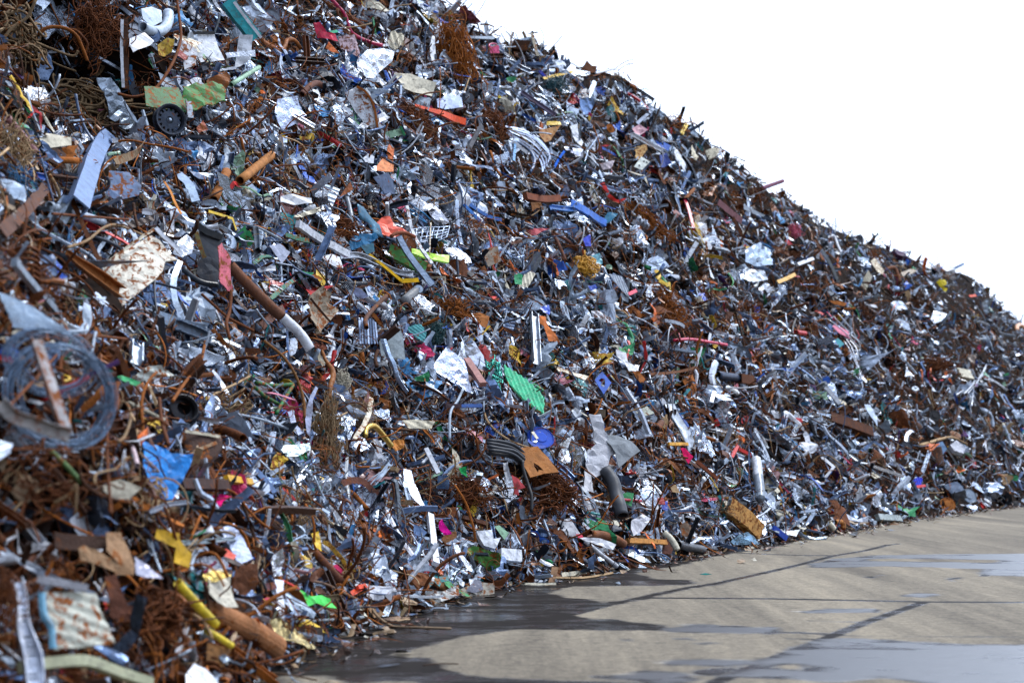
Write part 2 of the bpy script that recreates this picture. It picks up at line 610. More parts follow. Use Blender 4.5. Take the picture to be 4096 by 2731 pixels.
yy = np.concatenate([np.linspace(-6, 8, 15), 8 + (np.exp(np.linspace(0, 1, 420) * math.log(1 + 110 / 9.0)) - 1) * 9.0 , np.array([140, 200, 400, 1000, 3000, 5000.])])
xx = np.concatenate([[-5000, -1000, -200, -60, -20], np.arange(-8, 8, 0.055), 8 + (np.exp(np.linspace(0, 1, 260) * math.log(1 + 60 / 12.)) - 1) * 12.0, [100, 200, 1000, 5000]])
GX, GY = np.meshgrid(xx, yy, indexing="ij")
gp = np.stack([GX.ravel(), GY.ravel()], 1)
near = (np.abs(gp[:, 0]) < 80) & (gp[:, 1] > 5) & (gp[:, 1] < 130)
q = gp[near]
persp = 1.0 / np.maximum(q[:, 1], 8)     # blotches soften with the size of the pool
wet = np.full(len(gp), 5.0)
pud = np.full(len(gp), 5.0)
w_ = sd_poly(q, band)
for dpoly in dry:
    w_ = np.maximum(w_, -sd_poly(q, dpoly))
f_ = sd_poly(q, foot, closed=False) - 0.22
w_ = np.minimum(w_, f_)
for s_ in stains:
    w_ = np.minimum(w_, sd_poly(q, s_))
p_ = np.full(len(q), 5.0)
for s_ in puds:
    p_ = np.minimum(p_, sd_poly(q, s_))
for s_ in puddry:
    p_ = np.maximum(p_, -sd_poly(q, s_))
j_ = np.full(len(q), 5.0)
for s_, ww in zip(joints, jw):
    j_ = np.minimum(j_, sd_poly(q, s_, closed=False) - ww * 0.8)
w_ = np.minimum(w_, p_ - 0.14)
jnt = np.full(len(gp), 5.0)
wet[near], pud[near], jnt[near] = np.clip(w_, -5, 5), np.clip(p_, -.17, 5), np.clip(j_, -5, 5)
gz = np.zeros(len(gp))
gme = bpy.data.meshes.new("yard")
gv = np.stack([gp[:, 0], gp[:, 1], gz], 1)
gf = grid_faces(len(xx), len(yy))


def fast_mesh(name, V, Q, col=None, smooth=False):
    me = bpy.data.meshes.new(name)
    me.vertices.add(len(V))
    me.vertices.foreach_set("co", np.asarray(V, np.float32).ravel())
    me.loops.add(Q.size)
    me.loops.foreach_set("vertex_index", Q.astype(np.int32).ravel())
    me.polygons.add(len(Q))
    me.polygons.foreach_set("loop_start", np.arange(len(Q), dtype=np.int32) * Q.shape[1])
    if col is not None:
        a = me.attributes.new("col", "FLOAT_COLOR", "POINT")
        a.data.foreach_set("color", np.asarray(col, np.float32).ravel())
    me.update(calc_edges=True)
    if smooth:
        me.shade_smooth()
    else:
        me.shade_flat()
    return me


gme = fast_mesh("yard", gv, gf, smooth=True)
for nm, arr in (("wet", wet), ("pud", pud), ("jnt", jnt)):
    a = gme.attributes.new(nm, "FLOAT", "POINT")
    a.data.foreach_set("value", arr.astype(np.float32))
gm = bpy.data.materials.new("wet_concrete")
gm.use_nodes = True
nt = gm.node_tree
L = nt.links.new
b = nt.nodes["Principled BSDF"]
geo = nd(nt, "ShaderNodeNewGeometry")
mp = nd(nt, "ShaderNodeMapping")
mp.inputs["Rotation"].default_value = (0, 0, math.radians(-28))
mp.inputs["Scale"].default_value = (1.3, 0.12, 1.0)
L(geo.outputs["Position"], mp.inputs["Vector"])
mpx = nd(nt, "ShaderNodeMapping")
mpx.inputs["Rotation"].default_value = (0, 0, math.radians(-62))
mpx.inputs["Scale"].default_value = (1.6, 0.1, 1.0)
L(geo.outputs["Position"], mpx.inputs["Vector"])
nA = nd(nt, "ShaderNodeTexNoise", Scale=0.5, Detail=9.0, Roughness=0.72, Distortion=0.3)
nB = nd(nt, "ShaderNodeTexNoise", Scale=7.0, Detail=6.0, Roughness=0.75)
nC = nd(nt, "ShaderNodeTexNoise", Scale=70.0, Detail=3.0, Roughness=0.7)
nD = nd(nt, "ShaderNodeTexNoise", Scale=2.2, Detail=6.0, Roughness=0.6)
nE = nd(nt, "ShaderNodeTexNoise", Scale=0.4, Detail=7.0, Roughness=0.7, Distortion=0.5)
L(mp.outputs[0], nA.inputs["Vector"])
L(mpx.outputs[0], nE.inputs["Vector"])
for n in (nB, nC, nD):
    L(geo.outputs["Position"], n.inputs["Vector"])
cr = nd(nt, "ShaderNodeValToRGB")
cr.color_ramp.elements[0].position, cr.color_ramp.elements[0].color = 0.40, (0.085, 0.07, 0.05, 1)
cr.color_ramp.elements[1].position, cr.color_ramp.elements[1].color = 0.62, (0.29, 0.243, 0.17, 1)
e = cr.color_ramp.elements.new(0.5)
e.color = (0.165, 0.139, 0.1, 1)
mixn = nd(nt, "ShaderNodeMath", operation="MULTIPLY_ADD")
L(nB.outputs["Fac"], mixn.inputs[0])
mixn.inputs[1].default_value = 0.35
s0 = nd(nt, "ShaderNodeMath", operation="MULTIPLY_ADD")
L(nA.outputs["Fac"], s0.inputs[0])
s0.inputs[1].default_value = 0.45
s1 = nd(nt, "ShaderNodeMath", operation="MULTIPLY")
L(nE.outputs["Fac"], s1.inputs[0])
s1.inputs[1].default_value = 0.35
L(s1.outputs[0], s0.inputs[2])
s2 = nd(nt, "ShaderNodeMath", operation="ADD")
L(s0.outputs[0], s2.inputs[0])
s2.inputs[1].default_value = -0.085
L(s2.outputs[0], mixn.inputs[2])
L(mixn.outputs[0], cr.inputs["Fac"])
# fine grit
gr = nd(nt, "ShaderNodeMapRange")
gr.inputs["From Min"].default_value, gr.inputs["From Max"].default_value = 0.35, 0.65
gr.inputs["To Min"].default_value, gr.inputs["To Max"].default_value = 0.82, 1.12
L(nC.outputs["Fac"], gr.inputs["Value"])
dryc = nd(nt, "ShaderNodeVectorMath", operation="SCALE")
L(cr.outputs["Color"], dryc.inputs[0])
L(gr.outputs["Result"], dryc.inputs["Scale"])


# how standing water breaks up into streaks
mpp = nd(nt, "ShaderNodeMapping")
mpp.inputs["Scale"].default_value = (0.55, 1.5, 1.0)
L(geo.outputs["Position"], mpp.inputs["Vector"])
nP = nd(nt, "ShaderNodeTexNoise", Scale=1.1, Detail=7.0, Roughness=0.68, Distortion=0.5)
L(mpp.outputs[0], nP.inputs["Vector"])


def mask(attr, amount, soft, noise):
    a = nd(nt, "ShaderNodeAttribute", attribute_name=attr)
    s = nd(nt, "ShaderNodeMath", operation="MULTIPLY_ADD")
    off = nd(nt, "ShaderNodeMath", operation="SUBTRACT")
    L(noise.outputs["Fac"], off.inputs[0])
    off.inputs[1].default_value = 0.5
    L(off.outputs[0], s.inputs[0])
    s.inputs[1].default_value = amount
    L(a.outputs["Fac"], s.inputs[2])
    r = nd(nt, "ShaderNodeMapRange")
    r.inputs["From Min"].default_value, r.inputs["From Max"].default_value = -soft, soft
    r.inputs["To Min"].default_value, r.inputs["To Max"].default_value = 1.0, 0.0
    L(s.outputs[0], r.inputs["Value"])
    return r


mw0 = mask("wet", 0.55, 0.06, nD)
mj = mask("jnt", 0.12, 0.03, nB)
mjw = mask("jnt", 0.12, 0.02, nB)
mw = nd(nt, "ShaderNodeMath", operation="MAXIMUM")
L(mw0.outputs["Result"], mw.inputs[0])
L(mj.outputs["Result"], mw.inputs[1])
mpd = mask("pud", 1.5, 0.1, nP)
# oil spots and pits on the dry slab, glossy wet places in the damp band
nO = nd(nt, "ShaderNodeTexNoise", Scale=2.6, Detail=8.0, Roughness=0.75)
nQ = nd(nt, "ShaderNodeTexNoise", Scale=22.0, Detail=6.0, Roughness=0.8)
for n in (nO, nQ):
    L(geo.outputs["Position"], n.inputs["Vector"])
o1 = nd(nt, "ShaderNodeMapRange")
o1.inputs["From Min"].default_value, o1.inputs["From Max"].default_value = 0.56, 0.70
o1.inputs["To Min"].default_value, o1.inputs["To Max"].default_value = 1.0, 0.42
L(nO.outputs["Fac"], o1.inputs["Value"])
o2 = nd(nt, "ShaderNodeMapRange")
o2.inputs["From Min"].default_value, o2.inputs["From Max"].default_value = 0.36, 0.62
o2.inputs["To Min"].default_value, o2.inputs["To Max"].default_value = 0.62, 1.18
L(nQ.outputs["Fac"], o2.inputs["Value"])
om = nd(nt, "ShaderNodeMath", operation="MULTIPLY")
L(o1.outputs["Result"], om.inputs[0])
L(o2.outputs["Result"], om.inputs[1])
dry2 = nd(nt, "ShaderNodeVectorMath", operation="SCALE")
L(dryc.outputs[0], dry2.inputs[0])
L(om.outputs[0], dry2.inputs["Scale"])
gl = nd(nt, "ShaderNodeMapRange")
gl.inputs["From Min"].default_value, gl.inputs["From Max"].default_value = 0.50, 0.60
L(nP.outputs["Fac"], gl.inputs["Value"])
wetc = nd(nt, "ShaderNodeMix", data_type="RGBA")
wetc.inputs[6].default_value = (0.005, 0.005, 0.006, 1)
wetc.inputs[7].default_value = (0.035, 0.03, 0.026, 1)
L(nB.outputs["Fac"], wetc.inputs["Factor"])
bc = nd(nt, "ShaderNodeMix", data_type="RGBA")
L(mw.outputs[0], bc.inputs["Factor"])
L(dry2.outputs[0], bc.inputs[6])
L(wetc.outputs[2], bc.inputs[7])
L(bc.outputs[2], b.inputs["Base Color"])
r1 = nd(nt, "ShaderNodeMapRange")
r1.inputs["To Min"].default_value, r1.inputs["To Max"].default_value = 0.85, 0.3
gr2 = nd(nt, "ShaderNodeMapRange")
gr2.inputs["To Min"].default_value, gr2.inputs["To Max"].default_value = 0.4, 0.1
L(gl.outputs["Result"], gr2.inputs["Value"])
L(gr2.outputs["Result"], r1.inputs["To Max"])
L(mw.outputs[0], r1.inputs["Value"])
r2 = nd(nt, "ShaderNodeMix", data_type="FLOAT")
L(mpd.outputs["Result"], r2.inputs["Factor"])
L(r1.outputs["Result"], r2.inputs[2])
r2.inputs[3].default_value = 0.34
L(r2.outputs[0], b.inputs["Roughness"])
sp = nd(nt, "ShaderNodeMix", data_type="FLOAT")
sw = nd(nt, "ShaderNodeMapRange")
sw.inputs["To Min"].default_value = 0.3
gs = nd(nt, "ShaderNodeMath", operation="MULTIPLY_ADD")
L(gl.outputs["Result"], gs.inputs[0])
gs.inputs[1].default_value, gs.inputs[2].default_value = 0.3, 0.008
L(gs.outputs[0], sw.inputs["To Max"])
L(mw.outputs[0], sw.inputs["Value"])
L(mpd.outputs["Result"], sp.inputs["Factor"])
L(sw.outputs["Result"], sp.inputs[2])
sp.inputs[3].default_value = 0.85
L(sp.outputs[0], b.inputs["Specular IOR Level"])
bp = nd(nt, "ShaderNodeBump", Strength=0.35, Distance=0.02)
hm = nd(nt, "ShaderNodeMix", data_type="FLOAT")
wf = nd(nt, "ShaderNodeMath", operation="MAXIMUM")
w8 = nd(nt, "ShaderNodeMath", operation="MULTIPLY")
L(mw.outputs[0], w8.inputs[0])
w8.inputs[1].default_value = 0.85
L(w8.outputs[0], wf.inputs[0])
L(mpd.outputs["Result"], wf.inputs[1])
L(wf.outputs[0], hm.inputs["Factor"])
L(nC.outputs["Fac"], hm.inputs[2])
# faint ripples on standing water
nR = nd(nt, "ShaderNodeTexNoise", Scale=5.0, Detail=3.0, Roughness=0.6)
L(geo.outputs["Position"], nR.inputs["Vector"])
rs_ = nd(nt, "ShaderNodeMath", operation="MULTIPLY")
L(nR.outputs["Fac"], rs_.inputs[0])
L(mpd.outputs["Result"], rs_.inputs[1])
L(rs_.outputs[0], hm.inputs[3])
L(hm.outputs[0], bp.inputs["Height"])
L(bp.outputs["Normal"], b.inputs["Normal"])
gme.materials.append(gm)
yard = bpy.data.objects.new("ground", gme)
COL.objects.link(yard)
yard["kind"] = "structure"
yard["label"] = "grey concrete yard with wet joints and puddles"

# heap body under the scrap, near-black to stand for shade in the gaps
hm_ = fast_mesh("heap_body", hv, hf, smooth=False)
km = bpy.data.materials.new("gap_shade_black")
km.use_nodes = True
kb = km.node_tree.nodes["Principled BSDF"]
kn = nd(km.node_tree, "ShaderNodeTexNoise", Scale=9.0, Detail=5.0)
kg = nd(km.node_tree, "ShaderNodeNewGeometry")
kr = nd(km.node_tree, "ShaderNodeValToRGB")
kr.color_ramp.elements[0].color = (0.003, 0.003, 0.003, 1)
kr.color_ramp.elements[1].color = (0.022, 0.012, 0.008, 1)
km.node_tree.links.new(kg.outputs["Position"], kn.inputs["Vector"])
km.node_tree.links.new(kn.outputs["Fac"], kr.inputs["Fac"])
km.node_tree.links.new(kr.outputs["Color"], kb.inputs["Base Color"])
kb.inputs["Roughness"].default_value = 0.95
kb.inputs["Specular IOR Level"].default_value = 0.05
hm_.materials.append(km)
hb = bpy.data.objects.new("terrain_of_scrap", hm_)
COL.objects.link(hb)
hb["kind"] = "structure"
hb["label"] = "packed body of the scrap heap, blackened as shade in the gaps"
# ------------------------------------------------------------------ shapes of loose scrap (real size, metres, about 0.5 m long at scale 1)
def tri_to_quad(F):
    return np.array([f if len(f) == 4 else (f[0], f[1], f[2], f[2]) for f in F])


def t_sheet(rg, nx=5, ny=4, aspect=None, amp=None, thick=0.0):
    """a torn, creased shred of sheet"""
    aspect = aspect or rg.uniform(.35, .9)
    gx, gy = np.meshgrid(np.linspace(-.5, .5, nx + 1), np.linspace(-.5, .5, ny + 1), indexing="ij")
    xy = np.stack([gx.ravel(), gy.ravel() * aspect], 1)
    edge = (np.abs(gx.ravel()) > .49) | (np.abs(gy.ravel()) > .49)
    xy[edge] += rg.normal(0, .055, (edge.sum(), 2))
    xy[~edge] += rg.normal(0, .03, ((~edge).sum(), 2))
    # taper and shear so that hardly any shred is a rectangle
    xy[:, 1] *= 1 + rg.uniform(-.7, .7) * xy[:, 0]
    xy[:, 0] += rg.uniform(-.5, .5) * xy[:, 1]
    z = crumple(xy, 1.0, rg, amp if amp is not None else rg.uniform(.12, .35), rg.integers(2, 5), .25)
    c = rg.uniform(-1.6, 1.6)
    z += c * xy[:, 0] ** 2 * .6
    V = np.stack([xy[:, 0], xy[:, 1], z - z.mean()], 1)
    F = [tuple(f) for f in grid_faces(nx + 1, ny + 1)]
    if thick:
        V, F = solid(V, F, (0, 0, 1), thick)
    return V, F


def t_strip(rg, n=9, w=None, kinks=None, thick=0.0):
    """a bent, twisted ribbon of metal"""
    w = w or rg.uniform(.05, .13)
    a, p = 0.0, np.zeros(3)
    P = [p.copy()]
    pitch = rg.uniform(-.2, .2)
    for i in range(n):
        if rg.random() < .25:
            a += rg.normal(0, .7)
            pitch += rg.normal(0, .45)
        a += rg.normal(0, .12)
        pitch += rg.normal(0, .1)
        p = p + np.array([math.cos(a) * math.cos(pitch), math.sin(a) * math.cos(pitch), math.sin(pitch)]) / n
        P.append(p.copy())
    P = np.array(P) - np.mean(P, 0)
    tw = np.cumsum(rg.normal(0, .28, n + 1))
    T, Q, S = frames(P, (0, 0, 1))
    S2 = S * np.cos(tw)[:, None] + Q * np.sin(tw)[:, None]
    Q2 = Q * np.cos(tw)[:, None] - S * np.sin(tw)[:, None]
    v = rg.uniform(-.35, .35) * w
    ws = w * rg.uniform(.75, 1.15, n + 1)[:, None] / 2
    V = np.stack([P - S2 * ws, P + Q2 * v, P + S2 * ws], 1).reshape(-1, 3)
    F = [tuple(f) for f in grid_faces(n + 1, 3)]
    if thick:
        V, F = solid(V, F, Q2.mean(0), thick)
    return V, F


def curve3(rg, n, bend, flat=.5):
    d = unit(rg.normal(0, 1, 3) * [1, .25, .2])
    P = [np.zeros(3)]
    k = rg.normal(0, bend, 3) * [1, 1, flat]
    for i in range(n):
        if rg.random() < .18:
            k = rg.normal(0, bend * 1.6, 3) * [1, 1, flat]
        d = unit(d + np.cross(k, d))
        P.append(P[-1] + d / n)
    P = np.array(P)
    return P - P.mean(0)


def t_rod(rg, n=9, r=.008, bend=.16, sides=5):
    return sweep(curve3(rg, n, bend), circ(r, sides), caps=True)


def only_quads(V, F):
    out = []
    for f in F:
        if len(f) == 4:
            out.append(f)
        elif len(f) == 3:
            out.append((f[0], f[1], f[2], f[2]))
        else:
            for i in range(1, len(f) - 1, 2):
                out.append((f[0], f[i], f[i + 1], f[min(i + 2, len(f) - 1)]))
    return V, np.array([q for q in out if len(set(q)) == 4])


def t_profile(rg, kind, w=.07, n=7, bend=.05):
    P = curve3(rg, n, bend, .3)
    return sweep(P, section(kind, w, w * .12), (0, 0, 1), twist=np.cumsum(rg.normal(0, .08, n + 1)))


def t_pipe(rg, r=.04, n=8, bend=.07):
    return hollow(curve3(rg, n, bend, .4), r, r * .16, 10)


def t_box(rg, dims=(.5, .34, .26), dent=.09):
    k = 4
    V, F, idx = [], [], {}

    def vid(p):
        key = tuple(p)
        if key not in idx:
            idx[key] = len(V)
            V.append(p)
        return idx[key]
    for ax in range(3):
        for sgn in (0, k):
            for i in range(k):
                for j in range(k):
                    q = []
                    for (di, dj) in ((0, 0), (1, 0), (1, 1), (0, 1)):
                        p = [0, 0, 0]
                        p[ax], p[(ax + 1) % 3], p[(ax + 2) % 3] = sgn, i + di, j + dj
                        q.append(vid(tuple(p)))
                    F.append(tuple(q) if sgn else tuple(q[::-1]))
    V = (np.array(V, float) / k - .5) * np.array(dims)
    V += rg.normal(0, dent, V.shape) * np.array(dims) * .6
    V[:, 0] += V[:, 1] * rg.uniform(-.5, .5)
    V[:, 2] *= 1 + rg.uniform(-.8, .8) * V[:, 0]
    return V, F


def t_corr(rg, nx=28, ny=5, waves=7, aspect=None):
    aspect = aspect or rg.uniform(.45, .8)
    gx, gy = np.meshgrid(np.linspace(-.5, .5, nx + 1), np.linspace(-.5, .5, ny + 1), indexing="ij")
    xy = np.stack([gx.ravel(), gy.ravel() * aspect], 1)
    xy[:, 1] *= 1 + rg.uniform(-.4, .4) * xy[:, 0]
    xy[:, 0] += rg.uniform(-.4, .4) * xy[:, 1]
    z = .012 * np.sign(np.sin(gx.ravel() * waves * 2 * math.pi)) + .25 * rg.uniform(-1, 1) * xy[:, 0] ** 2 + .5 * rg.uniform(-.5, .5) * np.abs(xy[:, 1])
    return solid(np.stack([xy[:, 0], xy[:, 1], z], 1), [tuple(f) for f in grid_faces(nx + 1, ny + 1)], (0, 0, 1), .006)


def t_tangle(rg, wires=26, r=.006, n=14, flat=.45, curl=.42, sides=4):
    Vs, Fs, k = [], [], 0
    sk = rg.uniform(.6, 1.7)
    for _ in range(wires):
        pull = .55 * rg.choice([.15, .6, 1, 1.6])
        p = rg.normal(0, .16, 3) * [sk, 1, flat]
        d = unit(rg.normal(0, 1, 3))
        kk = rg.normal(0, curl, 3)
        P = [p.copy()]
        for i in range(n):
            if rg.random() < .3:
                kk = rg.normal(0, curl, 3)
            d = unit(d + np.cross(kk, d) - p * [pull / sk, pull, pull / flat])
            p = p + d * .06
            P.append(p.copy())
        V, F = sweep(P, circ(r * rg.uniform(.7, 1.3), sides), caps=False)
        Vs.append(V)
        Fs += [tuple(q + k for q in f) for f in F]
        k += len(V)
    V = np.vstack(Vs) * [1, 1, flat + .25]
    return V, Fs


def t_coil(rg, r=.12, wire=.012, turns=6, pitch=.05):
    a = np.linspace(0, turns * 2 * math.pi, turns * 12)
    P = np.stack([np.cos(a) * r, np.sin(a) * r, a / (2 * math.pi) * pitch - turns * pitch / 2], 1)
    V, F = sweep(P, circ(wire, 6))
    return V[:, [2, 0, 1]], F


def t_disc(rg, r=.16, lip=.03, hole=.035, n=22, dish=.02):
    """a dished round plate with a rim and a hub hole"""
    prof = [(hole, 0), (r * .45, 0), (r * .55, dish), (r * .9, dish), (r, dish - lip), (r * 1.02, dish - lip), (r * .93, dish + .008), (r * .55, dish + .008), (r * .45, .008), (hole, .008)]
    V, F = [], []
    k = len(prof)
    for i in range(n):
        a = 2 * math.pi * i / n
        for (q, z) in prof:
            V.append((math.cos(a) * q, math.sin(a) * q, z))
    for i in range(n):
        for j in range(k):
            a, c = i * k + j, i * k + (j + 1) % k
            a2, c2 = ((i + 1) % n) * k + j, ((i + 1) % n) * k + (j + 1) % k
            F.append((a, a2, c2, c))
    return np.array(V), F


# ------------------------------------------------------------------ colours (linear)
PAL = {
    "silver": (.46, .53, .64), "pale grey": (.34, .41, .50), "blue grey": (.12, .18, .31), "white": (.66, .69, .75), "cream": (.62, .57, .44), "dark grey": (.03, .038, .055),
    "black": (.012, .012, .014), "rust brown": (.115, .036, .012), "orange rust": (.29, .09, .016), "dark brown": (.045, .02, .012), "tan": (.33, .22, .12), "blue": (.015, .10, .46),
    "light blue": (.05, .24, .5), "teal": (.015, .2, .22), "green": (.03, .27, .10), "red": (.5, .025, .025), "crimson": (.5, .025, .11), "orange": (.68, .14, .02),
    "yellow": (.66, .42, .03), "pink": (.6, .2, .27), "purple": (.07, .02, .12), "mauve": (.27, .13, .13), "pale green": (.25, .42, .28)}


def pick(rg, table):
    n = list(table)
    p = np.array([table[k] for k in n], float)
    return n[rg.choice(len(n), p=p / p.sum())]


SILV = {"silver": 4.2, "pale grey": 3.4, "white": 1.9, "blue grey": 3.8, "dark grey": 2.6}
RUST = {"rust brown": 5, "orange rust": 2.4, "dark brown": 2.6, "tan": 1.0}
BRIGHT = {"blue": 3, "light blue": 2, "teal": 2, "green": 2.2, "red": 2.4, "crimson": 1.2, "orange": 2, "yellow": 2.2, "pink": 1.2, "purple": .8, "mauve": 1.2, "pale green": 1.2, "cream": 2.4}

# ------------------------------------------------------------------ the pieces one can tell apart, each where the photograph shows it
LM = []
LIFT = 1.15


def size_at(dist):
    return (max(dist, 9) / 20.0) ** 0.38




def colour(c):
    if isinstance(c, str):
        k, *m = c.split("*")
        return tuple(np.array(PAL[k]) * (float(m[0]) if m else 1.0))
    return c


seed_ = [100]


def rg_():
    seed_[0] += 1
    return np.random.default_rng(seed_[0])


def naming(label, cat, px, parent):
    if parent is not None:
        return dict(parent=parent, label=label, cat=None)
    short = label.split("|")[0].strip()
    LM.append((short, px))
    return dict(label=label.replace("|", ", ").replace(" ,", ",").replace("  ", " "), cat=cat, kind="thing")


PLANE = {}


def plane_of(parent, px, gap=.05):
    """the plane in which the thing itself lies, a little nearer: its parts sit on it"""
    P, n = PLANE[parent.name]
    d = ray(*px)
    k = ((P - EYE) @ n) / (d @ n)
    return EYE + d * (k - gap), n, k


def plane_at(px, lift, tilt=None, face=.45, rg=None):
    P, N, d = at(*px)
    view = -ray(*px)
    n = unit(.7 * N + face * view + (rg.normal(0, .16, 3) if rg is not None else 0) + (np.asarray(tilt, float) if tilt is not None else 0))
    while n @ view < .42:
        n = unit(n + view * .2)
    return P + view * lift * 1.3 * LIFT * max(1, size_at(d)), n, d


def onto(pxs, P, n):
    out = []
    for u, v in pxs:
        d = ray(u, v)
        k = ((P - EYE) @ n) / (d @ n)
        out.append(EYE + d * k)
    return np.array(out)


def S(name, label, cat, tile, s, col, m="paint", lift=.34, amp=.05, folds=3, fine=9, corr=None, curl=0.0, holes=(), parent=None, tilt=None, thick=None, face=.45, noise=.35, smooth=False):
    """a sheet whose outline follows the photograph's, creased, with thickness, lying on the heap"""
    rg = rg_()
    px = src(tile, s)
    c0 = px.mean(0)
    P, n, d = plane_of(parent, c0) if parent is not None and parent.name in PLANE else plane_at(c0, lift, tilt, face, rg)
    W3 = onto(px, P, n)
    if parent is None:      # clear of the bumps underneath
        over = [np.linalg.norm(w - EYE) - at(*q)[2] for w, q in zip(W3, px)]
        over = max(0.0, float(np.percentile(over, 80)) + .12)
        if over:
            P = P - ray(*c0) * min(over, 1.6)
            W3 = onto(px, P, n)
    e1 = unit(RGT - (RGT @ n) * n)
    e2 = np.cross(n, e1)
    to2 = lambda Q: np.stack([(Q - P) @ e1, (Q - P) @ e2], 1)
    poly = to2(W3)
    size = float(np.linalg.norm(poly.max(0) - poly.min(0)))
    sp = size / fine
    if corr:
        sp = min(sp, size / corr[1] / 5.0)
        noise = noise * .15
    hp = [to2(onto(src(tile, h), P, n)) for h in holes]
    V2, F = fill_outline(poly, sp, rg, .3 if not corr else .02)
    if hp:
        keep = []
        cc = np.array([V2[list(f)].mean(0) for f in F])
        bad = np.zeros(len(F), bool)
        for h in hp:
            bad |= sd_poly(cc, h) < 0
        F = [f for f, b_ in zip(F, bad) if not b_]
    z = crumple(V2 - V2.mean(0), size, rg, amp, folds, noise)
    if corr:
        a = math.radians(corr[0])
        w = (V2[:, 0] * math.cos(a) + V2[:, 1] * math.sin(a)) / size
        z = z + corr[2] * size * np.sin(w * corr[1] * 2 * math.pi)
    if curl:
        w = (V2 - V2.mean(0))[:, 0] / size
        z = z + curl * size * (w * w - .1)
    V = P + V2[:, 0, None] * e1 + V2[:, 1, None] * e2 + z[:, None] * n
    t = thick or max(.006, size * .014)
    V, F = solid(V, F, n, t)
    loc = V.mean(0)
    me = new_mesh(name, V - loc, F, smooth)
    o = link(name, me, mat(m), loc, colour(col), **naming(label, cat, c0, parent))
    PLANE[o.name] = (P + n * max(0, z.max() * .5), n)
    return o


def path3(px, lift, parent=None):
    if parent is not None and parent.name in PLANE:
        got = [plane_of(parent, q) for q in px]
        return np.array([g[0] for g in got]), got[0][1], float(np.mean([g[2] for g in got]))
    L_ = np.r_[0, np.cumsum(np.hypot(*np.diff(px, axis=0).T))]
    got = [at(u, v) for u, v in px]
    d = np.array([np.linalg.norm(g[0] - EYE) for g in got])
    if len(px) > 2:
        a, b = np.polyfit(L_, d, 1)
        dd = a * L_ + b
        if len(px) > 3:
            dd = dd * .6 + d * .4
            dd = np.convolve(np.r_[dd[0], dd, dd[-1]], [.25, .5, .25], "valid")
    else:
        dd = d
    dd = dd - lift * 1.3 * LIFT * max(1, size_at(d.mean()))
    lim = d - .3 * max(1, size_at(d.mean()))
    dd = dd - max(0.0, float(np.percentile(dd - lim, 75)))
    N = unit(np.mean([g[1] for g in got], 0))
    return np.array([EYE + ray(u, v) * k for (u, v), k in zip(px, dd)]), N, float(np.mean(dd))


def B(name, label, cat, tile, s, w, sec, col, m="paint", lift=.36, soft=True, taper=None, twist=0.0, parent=None, n=None, wob=.01):
    """a bar, pipe, strip or cable whose line follows the photograph's"""
    rg = rg_()
    px = src(tile, s)
    P, N, d = path3(px, lift, parent)
    view = -ray(*px.mean(0))
    up = unit(N * .5 + view)
    W_ = w * PXT * d / FX
    n = n or (max(10, 4 * len(px)) if len(px) > 2 or sec == "rebar" else 7)
    if soft or len(px) == 2:
        Q = resample(P, n, True)
    else:       # sharp bends
        Q = []
        for i in range(len(P) - 1):
            for k in (0.0, .08, .5, .92):
                Q.append(P[i] + (P[i + 1] - P[i]) * k)
        Q = np.array(Q + [P[-1]])
        n = len(Q)
    Q = Q + rg.normal(0, wob, Q.shape) * W_
    sc = None if taper is None else np.interp(np.linspace(0, 1, len(Q)), np.linspace(0, 1, len(taper)), taper)
    tw = None if not twist else np.linspace(0, twist, len(Q))
    smooth = sec in ("tube", "pipe", "rebar")
    if sec == "tube":
        V, F = sweep(Q, circ(W_ / 2, 9), up, sc)
    elif sec == "rebar":
        Q = resample(P, max(40, int(np.linalg.norm(np.diff(P, axis=0), axis=1).sum() / (W_ * .7))), True)
        sc = 1 + .14 * (np.arange(len(Q)) % 2)
        V, F = sweep(Q, circ(W_ / 2, 7), up, sc)
    elif sec == "pipe":
        V, F = hollow(Q, W_ / 2, W_ * .09, 12, up)
    else:
        if sc is None and sec in ("flat", "V"):
            sc = 1 + rg.normal(0, .05, len(Q))
        V, F = sweep(Q, section(sec, W_), up, sc, tw)
    loc = V.mean(0)
    me = new_mesh(name, V - loc, F, smooth)
    o = link(name, me, mat(m), loc, colour(col), **naming(label, cat, px.mean(0), parent))
    pn = up - (up @ unit(P[-1] - P[0])) * unit(P[-1] - P[0])
    PLANE[o.name] = (P.mean(0) + unit(pn) * W_ * .3, unit(pn))
    return o


def facing(px, lift, face, rg, tilt=None):
    P, n, d = plane_at(px, lift, tilt, face, rg)
    e1 = unit(RGT - (RGT @ n) * n)
    return P, np.stack([e1, np.cross(n, e1), n], 1), d


def put(name, label, cat, px, V, F, P, R, col, m, parent=None, smooth=False):
    me = new_mesh(name, V @ R.T, F, smooth)
    return link(name, me, mat(m), P, colour(col), **naming(label, cat, px, parent))


